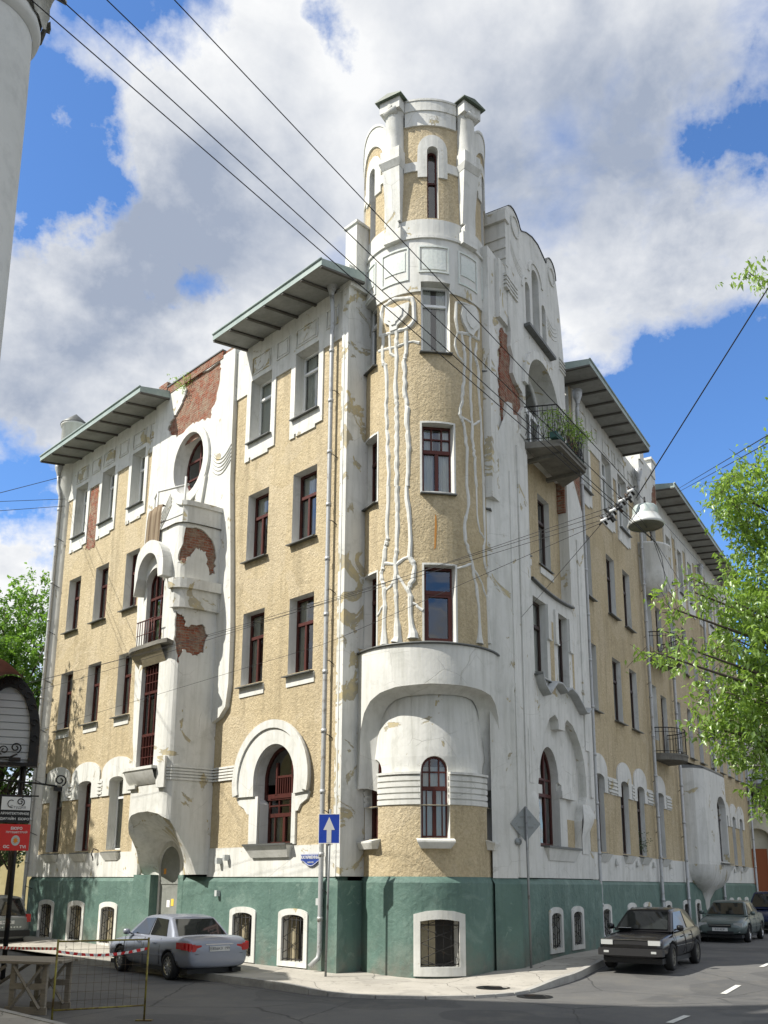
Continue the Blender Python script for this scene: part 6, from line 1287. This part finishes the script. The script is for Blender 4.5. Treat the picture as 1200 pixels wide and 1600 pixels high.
RW = mat('red_white_tape', lambda t, b: lk(t, t.mix(t.m('GREATER_THAN', t.m('FRACT', t.m('MULTIPLY', t.n('ShaderNodeSeparateXYZ', ins={0: t.n('ShaderNodeUVMap').outputs[0]}).outputs[0], 8.0)), .5), (.6, .02, .02), (.75, .75, .72)), b.inputs['Base Color']), rough=.6)
def tape(pts, label):
    g = G(); pts = resample(pts, 26); n = len(pts); L_ = 0; vs = []; uv = []
    for i, p in enumerate(pts):
        if i: L_ += math.dist(p, pts[i-1])
        s = -.08*sin(pi*i/(n-1)); tw = .01*sin(i*.9)
        vs += [(p[0]+tw, p[1], p[2]+s-.022), (p[0]-tw, p[1], p[2]+s+.022)]; uv += [(L_, 0), (L_, 1)]
    g.add(vs, [(2*i, 2*i+2, 2*i+3, 2*i+1) for i in range(n-1)], 0, uv, True); prop(g.build('barrier_tape', RW, fix=False), label, 'tape')
tape([bl(0, 1.12), bl(1, 1.13)], 'striped red and white tape tied across the yellow mesh barrier')
tape([(-9.6, 19.2, 1.0), bl(0, 1.16)], 'striped red and white tape running left from the barrier post over the trestle')
WOOD = mat('weathered_wood', b_wood)
t = thing('wooden_trestle', 'weathered wooden trestle with plank top standing at the lower left corner', 'trestle', (-6.3, 16.9, 0))
TF = Fr(-5.72, 16.55, (.975, -.22), (.22, .975)); zt_ = RD+.0
def wd(name, x0, x1, y0, y1, a, b): g = G(); g.box(TF, x0, x1, y0, y1, z0+a, z0+b); return g.build(name, WOOD, t, bevel=.006)
for y in (0, .75):
    for x in (-.62, -.02): wd('leg', x-.05, x+.05, y-.03, y+.03, 0, .82)
    wd('rail', -.72, .08, y-.05, y-.02, .0, .12); wd('rail', -.66, .04, y-.055, y-.025, .40, .50)
    g = G(); g.tube(TF, [(-.6, y-.06, z0+.1), (-.05, y-.06, z0+.78)], .03, 4, sm=False); g.build('brace', WOOD, t)
    g = G(); g.tube(TF, [(-.05, y-.065, z0+.1), (-.6, y-.065, z0+.78)], .03, 4, sm=False); g.build('brace', WOOD, t)
    for x in (-1.55, -2.2): wd('leg', x-.05, x+.05, y-.03, y+.03, 0, .82)
    g = G(); g.tube(TF, [(-.75, y-.06, z0+.78), (-1.6, y-.06, z0+.25)], .03, 4, sm=False); g.build('brace', WOOD, t)
for k in range(4): wd('plank', -2.4, .14+.05*(k % 2), -.12+k*.26, .12+k*.26, .82, .865)
# ============================================================ STREET LAMP, WIRES
t = thing('street_lamp', 'white bell shaped street lamp hung from wires over the right street', 'street lamp', (4.18, 13.89, 7.8))
LX, LY, LZ = 4.17, 13.86, 7.62
LPf = Fr(LX, LY, (1, 0), (0, 1))
g = G(); g.lathe(LPf, (0, 0, LZ), [(.275, 0), (.295, .02), (.27, .06), (.21, .165), (.205, .18)], 32); g.build('reflector', mat('lamp_enamel', b_metalrust((.62, .63, .60), (.35, .27, .15), .25)), t)
g = G(); g.lathe(LPf, (0, 0, LZ), [(.20, .17), (.195, .30), (.17, .335), (.03, .36)], 28); g.build('housing', mat('lamp_housing', b_metalrust((.40, .46, .43), (.55, .56, .52), .4)), t)
g = G(); g.lathe(LPf, (0, 0, LZ), [(.265, .01), (.2, .05), (.0, .06)], 28); g.build('diffuser', mat('lamp_glass', color=(.16, .15, .11), rough=.3), t)
g = G(); g.tube(I, [(LX, LY, LZ+.35), (LX, LY, LZ+.5)], .015, 6); g.build('hook', IRON, t)
CL = Vector((3.69, 13.71, 7.91))
t = thing('insulator_cluster', 'row of black and white insulators joining the overhead wires beside the lamp', 'insulators', tuple(CL))
axis = Vector((.47, -.13, .50)).normalized(); per = Vector((.6, .1, -.8)).normalized()
INS = mat('porcelain', color=(.7, .7, .68), rough=.25)
for k in range(7):
    p = CL+axis*(k-3)*.105+per*(.05*(k % 2)); g = G(); g.tube(I, [tuple(p-axis*.05-per*.02), tuple(p+axis*.05+per*.02)], .028, 8); g.build('insulator', BLK if k % 2 else INS, t)
    q = G(); q.tube(I, [tuple(p+per*-.09), tuple(p+per*.09)], .02, 6); q.build('bracket', IRON, t)
g = G(); g.tube(I, [tuple(CL-axis*.42), tuple(CL+axis*.42)], .012, 6); g.build('rod', IRON, t)
def wire(pts, label, r=.011, sag=.0, group=None, n=30):
    P = resample([tuple(p) for p in pts], n); m = len(P); g = G()
    P = [(p[0], p[1], p[2]-sag*4*(i/(m-1))*(1-i/(m-1))) for i, p in enumerate(P)]
    g.tube(I, P, r, 5); return prop(g.build('overhead_wire', WIREM, fix=False), label, 'wire', group)
tops = [(-3.01, 6.32, 9.29), (-2.8, 6.41, 9.4), (-2.46, 6.55, 9.56), (-1.92, 6.73, 9.77)]
mids = [(1.41, 10.41, 7.81), (1.41, 10.41, 7.93), (1.41, 10.4, 8.18), (1.43, 10.4, 8.66)]
far = [(11.0, 34, 11.3), (11.4, 34.1, 11.9), (11.9, 34.3, 12.8), (12.6, 34.6, 14.2)]
WG = 'overhead wires running from the left mansion over the crossing'
ords = ['lowest', 'second', 'third', 'topmost']
for k in range(4):
    a = Vector(tops[k]); b = Vector(mids[k]); a0 = a+(a-b)*.55
    e = CL+axis*(k-1.5)*.13 if k < 3 else Vector((3.62, 12.9, 8.72))
    e = Vector(mids[k])+(Vector(mids[k])-a)*.60; e.z -= .02
    wire([tuple(a0), tuple(a), tuple(b), tuple(e), tuple(e+(Vector(far[k])-e)*1.0)], ords[k]+' of the four wires crossing the sky from the upper left to behind the lamp', group=WG, r=.0056)
ends = [(-10.23, 26.06, 7.62), (-10.9, 25.8, 7.33), (-10.89, 25.79, 7.02)]
for k, e in enumerate(ends):
    wire([tuple(CL-axis*(.30-.16*k)), e], ('upper', 'middle', 'lower')[k]+' of the thin wires running left from the insulators across the tower', r=.005, group='thin wires across the facades', sag=.12)
wire([tuple(CL-axis*.38), (-1.2, 19.0, 7.0), (-10.9, 27.2, 6.2)], 'thin wire sagging lowest across the left facade towards the canopy', r=.0045, group='thin wires across the facades')
wire([(4.0, 13.75, 8.05), (5.1, 10.86, 9.82), (6.6, 7.4, 12.0)], 'single wire rising from the lamp to the upper right edge', r=.010)
wire([R(4.18, FW, 9.0), tuple(CL-axis*.1)], 'thin stay wire from the hooks on the right pilaster to the insulators', r=.006)
for k, (dz, nm) in enumerate(((0, 'upper'), (-.12, 'lower'))):
    wire([R(20.2+k*.3, -1.12, 18.7), (5.76, 12.76, 8.65+dz), (4.2, 8.2, 6.6+dz)], nm+' of the two wires crossing the blue sky at the right', r=.009)
for k, (a, b) in enumerate((((-22, 46, 18.6), (-12.4, 27.5, 14.2)), )): pass
wire([L(-20.1, -.2, 17.9), (-12.6, 28.0, 14.3), (-13.8, 22, 14.5)], 'wire leaving the top of the left corner turret to the left', r=.012)
for k in range(2): wire([L(-19.9, -.1, 16.9-k*.3), (-13.2, 27.8, 13.9-k*.35), (-15, 24, 13.7-k*.35)], ('upper', 'lower')[k]+' of two parallel wires reaching the left facade below the eaves', r=.010)
# ============================================================ TREES AND PLANTS
def leaves(name, pts, size, m, parent, aspect=.45, droop=.5):
    """pts: array n x 3; every leaf is a folded blade of two quads"""
    n = len(pts); th = RNG.uniform(0, 2*pi, n); pit = RNG.normal(-droop, .55, n); rl = RNG.uniform(-1.0, 1.0, n); sz = size*RNG.uniform(.65, 1.25, n)
    d = np.stack([np.cos(th)*np.cos(pit), np.sin(th)*np.cos(pit), np.sin(pit)], 1); up = np.array([0, 0, 1.0]); s = np.cross(d, up); s /= np.linalg.norm(s, axis=1)[:, None]+1e-9; nn = np.cross(s, d)
    s2 = s*np.cos(rl)[:, None]+nn*np.sin(rl)[:, None]; n2 = np.cross(s2, d)
    a = pts; tip = pts+d*sz[:, None]-n2*(sz*.18)[:, None]; mid = pts+d*(sz*.45)[:, None]; w = (sz*aspect*.5)[:, None]
    l = mid+s2*w+n2*w*.5; r = mid-s2*w+n2*w*.5
    V = np.stack([a, l, tip, r, mid], 1).reshape(-1, 3); base = (np.arange(n)*5)[:, None]; F = np.concatenate([base+np.array([[0, 1, 4]]), base+np.array([[1, 2, 4]]), base+np.array([[0, 4, 3]]), base+np.array([[4, 2, 3]])], 1).reshape(-1, 3)
    me = bpy.data.meshes.new(name); me.vertices.add(len(V)); me.vertices.foreach_set('co', V.ravel()); me.loops.add(F.size); me.loops.foreach_set('vertex_index', F.ravel().astype(np.int32)); me.polygons.add(len(F)); me.polygons.foreach_set('loop_start', np.arange(0, F.size, 3)); me.polygons.foreach_set('loop_total', np.full(len(F), 3)); me.update(calc_edges=True)
    at = me.attributes.new('tint', 'FLOAT', 'POINT'); tv = np.repeat(np.clip(RNG.normal(.5, .28, n), 0, 1), 5); at.data.foreach_set('value', tv.astype(np.float32))
    me.materials.append(m); o = bpy.data.objects.new(name, me); COL.objects.link(o); o.parent = parent
    if parent.type == 'EMPTY': o.matrix_parent_inverse = parent.matrix_basis.inverted()
    return o
LEAFR = mat('bright_leaf', b_leaf((.10, .19, .025), (.31, .45, .075))); LEAFL = mat('green_leaf', b_leaf((.07, .16, .02), (.19, .33, .05))); LEAFD = mat('dark_leaf', b_leaf((.02, .05, .015), (.06, .12, .03))); BARK = mat('bark', b_bark)
def cluster(c, r, n, flat=.75, twigs=None, tw=None, sub=9):
    """leaf positions gathered round random twigs inside an ellipsoid"""
    out = []; c = np.array(c)
    m = max(3, int(n/sub)); q = RNG.normal(size=(m, 3)); q /= np.linalg.norm(q, axis=1)[:, None]; q *= (RNG.uniform(.25, 1, m)**.5)[:, None]*r; q[:, 2] *= flat
    for k in range(m):
        p = c+q[k]; d = q[k]/(np.linalg.norm(q[k])+1e-6); d = d*.6+RNG.normal(size=3)*.5; d[2] -= .25; d /= np.linalg.norm(d); ln = RNG.uniform(.18, .42)*(1 if r < 2 else 1.8)
        ts = RNG.uniform(0, 1, sub); out.append(p+d*(ts*ln)[:, None]+RNG.normal(size=(sub, 3))*.035*(1 if r < 2 else 2))
        if tw is not None and k % 2 == 0: tw.append((tuple(p-d*ln*.5), tuple(p+d*ln)))
    return np.concatenate(out)
t = thing('maple_tree', 'leafy tree with bright sunlit leaves reaching in from the right edge', 'tree', (8.6, 15.8, RD))
tw = []; parts = []
blobs = [((6.35, 14.7, 8.55), .75, 900), ((6.9, 14.9, 8.3), .9, 1100), ((5.75, 14.2, 8.35), .38, 300), ((6.5, 14.9, 7.3), .75, 900), ((7.0, 15.2, 6.6), .9, 1200), ((6.3, 14.7, 6.5), .55, 600),
 ((5.3, 13.9, 6.45), .36, 300), ((4.75, 13.5, 6.4), .26, 150), ((4.3, 13.2, 6.05), .2, 90), ((5.5, 13.9, 5.75), .42, 420), ((4.45, 13.2, 5.45), .22, 120), ((3.85, 12.7, 5.25), .22, 120), ((6.1, 14.5, 5.9), .6, 800), ((6.7, 14.9, 5.5), .8, 1100),
 ((5.3, 14.0, 4.95), .5, 620), ((5.9, 14.3, 4.9), .6, 850), ((6.5, 14.7, 4.6), .7, 900), ((5.35, 14.0, 4.35), .45, 480), ((4.85, 13.8, 4.4), .24, 130), ((5.9, 14.3, 4.15), .45, 500), ((6.5, 14.8, 3.95), .45, 400), ((6.1, 14.7, 3.45), .28, 150), ((7.6, 15.4, 5.5), 1.3, 1500), ((7.8, 15.4, 8), 1.4, 1500), ((8.3, 15.6, 10), 1.5, 1200), ((8.5, 16, 6.8), 1.6, 1400), ((6.5, 14.9, 3.5), .3, 150)]
for c, r, n in blobs: parts.append(cluster(c, r, int(n*(1.0 if c[0] < 5.6 else 1.65)), .8, tw=tw))
g = G(); g.tube(I, [(8.7, 15.9, RD-.2), (8.6, 15.8, 2), (8.45, 15.7, 4.2), (8.2, 15.6, 6.5), (8.1, 15.5, 9)], [.26, .2, .17, .12, .05], 10); trunk = g.build('trunk', BARK, t)
g = G()
for c, r, n in blobs:
    s = Vector((8.4, 15.7, max(2.8, c[2]-1.2))); e = Vector(c); mdl = (s+e)/2+Vector((0, 0, .35)); g.tube(I, [tuple(s), tuple(mdl), tuple(e)], [.05, .03, .012], 5)
g.build('branch', BARK, t)
g = G()
for a, b in tw: g.tube(I, [a, b], [.006, .003], 3, cap=False)
prop(g.build('twig', BARK, t, fix=False), kind='stuff')
prop(leaves('crown', np.concatenate(parts), .115, LEAFR, t, .42, .55), kind='stuff')
t = thing('leafy_bough', 'small leafy twig hanging high at the right edge against the clouds', 'bough', (5.4, 11.3, 10.4))
tw = []; a = np.concatenate([cluster((5.12, 11.4, 10.42), .13, 70, .8, tw=tw), cluster((5.2, 11.38, 10.30), .12, 60, .9), cluster((5.03, 11.38, 10.50), .09, 40)])
leaves('crown', a, .10, LEAFR, t, .35, .7); g = G(); g.tube(I, [(6.8, 12.2, 10.6), (5.8, 11.7, 10.35), (5.15, 11.4, 10.4), (5.03, 11.38, 10.5)], [.02, .012, .007, .004], 5); g.build('branch', BARK, t)
def big_tree(x, y, h, blobs, label, lm, size=.17, tr=.25, name='lime_tree', lean=0):
    t = thing(name, label, 'tree', (x, y, RD)); g = G(); g.tube(I, [(x, y, RD-.2), (x+.1+lean*.3, y, h*.3), (x-.1+lean, y+.1, h*.6), (x+lean, y, h*.85)], [tr, tr*.8, tr*.5, tr*.15], 10); g.build('trunk', BARK, t)
    g = G(); ps = []
    for c, r, n in blobs: ps.append(cluster(c, r, n, .8)); g.tube(I, [(x, y, max(2.5, c[2]*.55)), ((x+c[0])/2, (y+c[1])/2, c[2]*.8), c], [tr*.35, tr*.2, .02], 6)
    g.build('branch', BARK, t); prop(leaves('crown', np.concatenate(ps), size, lm, t, .6, .3), kind='stuff')
def rb(cx_, cy_, cz_, R_, Hh, k, n, r0=1.3):
    o = []
    for _ in range(k):
        a = RNG.uniform(0, 2*pi); q = RNG.uniform(0, 1)**.5; o.append(((cx_+R_*q*cos(a), cy_+R_*q*sin(a), cz_+RNG.uniform(-Hh, Hh)*(1-q*q*.6)), r0*RNG.uniform(.7, 1.25), n))
    return o
big_tree(-15.6, 36.8, 15, rb(-15.4, 37, 9.3, 2.6, 4.6, 34, 900)+[((-14.6, 37.2, 14.0), 1.0, 700), ((-14.9, 37.0, 12.6), 1.3, 1000)], 'tall green tree behind the left corner of the house with leaves beside the drainpipe', LEAFL, .17)
big_tree(-18.4, 36.0, 14, rb(-17.9, 36, 9, 3, 5, 34, 800), 'broad green tree at the left edge behind the canopy', LEAFL, .17)
big_tree(-16.6, 40.5, 9, rb(-16, 40, 4.6, 3.0, 2.2, 14, 450), 'dark low tree behind the parked people carrier', LEAFD, .16, .16)
big_tree(-15.2, 38.4, 8, rb(-15.2, 38.5, 5.2, 1.6, 1.6, 8, 380), 'slim dark tree whose bare trunk stands beside the people carrier', LEAFD, .15, .12)
big_tree(-17.0, 31.5, 14, [((-15.9, 31.6, 13.6), .9, 260), ((-16.6, 31.6, 12.6), 1.2, 400)]+rb(-17.6, 31.4, 11, 2, 2.6, 8, 260), 'tree reaching in at the left edge below the eaves', LEAFD, .15)
# tree on the near left pavement: dapples the lower left corner of the facade
big_tree(-20.7, 30.2, 18, rb(-20.9, 30.0, 12.4, 2.1, 3.2, 18, 420)+[((-20.2, 30.6, 17.8), .4, 150), ((-20.4, 30.4, 16.8), .7, 260), ((-20.5, 30.3, 15.8), .9, 330)], 'lime tree on the left pavement outside the frame shading the foot of the facade', LEAFL, .17)
t = thing('yellow_annexe', 'low yellow wall behind the trees at the left edge', 'wall', (-18, 46, 0)); g = G(); g.box(Fr(-18, 46, (1, 0), (0, 1)), -9, 7, 0, 4, 0, 4.6); g.build('wall', YEL, t); g = G(); g.box(Fr(-18, 46, (1, 0), (0, 1)), -9.2, 7.2, -.2, 4.2, 4.6, 4.8); g.build('coping', SILLM, t)
def tuft(name, label, c, r, n, size, m=LEAFR, cat='plant'):
    t = thing(name, label, cat, c); prop(leaves('foliage', cluster(c, r, n, .8), size, m, t, .3, -.2), kind='stuff'); g = G(); g.tube(I, [(c[0], c[1], c[2]-r), c], .008, 4); g.build('stem', BARK, t)
tuft('weed', 'tuft of green weed growing on top of the bare brick parapet', L(-11.3, -.25, 18.55), .28, 260, .09)
for k, (x, dz) in enumerate(((5.3, .3), (5.9, .42), (6.5, .35), (7.05, .5))):
    tuft('balcony_plant', ('leafy plant at the left end of the top balcony', 'leafy plant climbing behind the balcony rail left of centre', 'leafy plant climbing behind the balcony rail right of centre', 'bushy plant at the outer corner of the top balcony')[k], R(x, -.95, 14.8+dz), .40, 330, .10, cat='plant')
for k, x in enumerate((5.3, 6.2, 7.0)):
    g = G(); g.box(R, x-.32, x+.32, -1.12, -.92, 14.42, 14.6); prop(g.build('planter', mat('planter_green', color=(.03, .08, .07))), ('dark green planter box at the left end of the top balcony', 'dark green planter box in the middle of the top balcony', 'dark green planter box at the right end of the top balcony')[k], 'planter')
g = G(); g.loft(R, [[(5.2+.05*k, .12+.03*sin(k*1.7), z) for k in range(8)] for z in (14.6, 15.9)]); prop(g.build('blue_cloth', mat('blue_cloth', color=(.06, .22, .55))), 'blue cloth hanging in the arched balcony doorway', 'cloth')
tuft('window_plant', 'dark potted plant behind the ground floor window of the right facade', R(15.5, .05, 3.5), .3, 200, .1, LEAFD)
g = G(); g.tube(R, [(15.2, -.03, 4.9), (15.5, -.06, 4.4), (15.75, -.05, 3.9), (15.5, -.06, 3.5)], .03, 5);
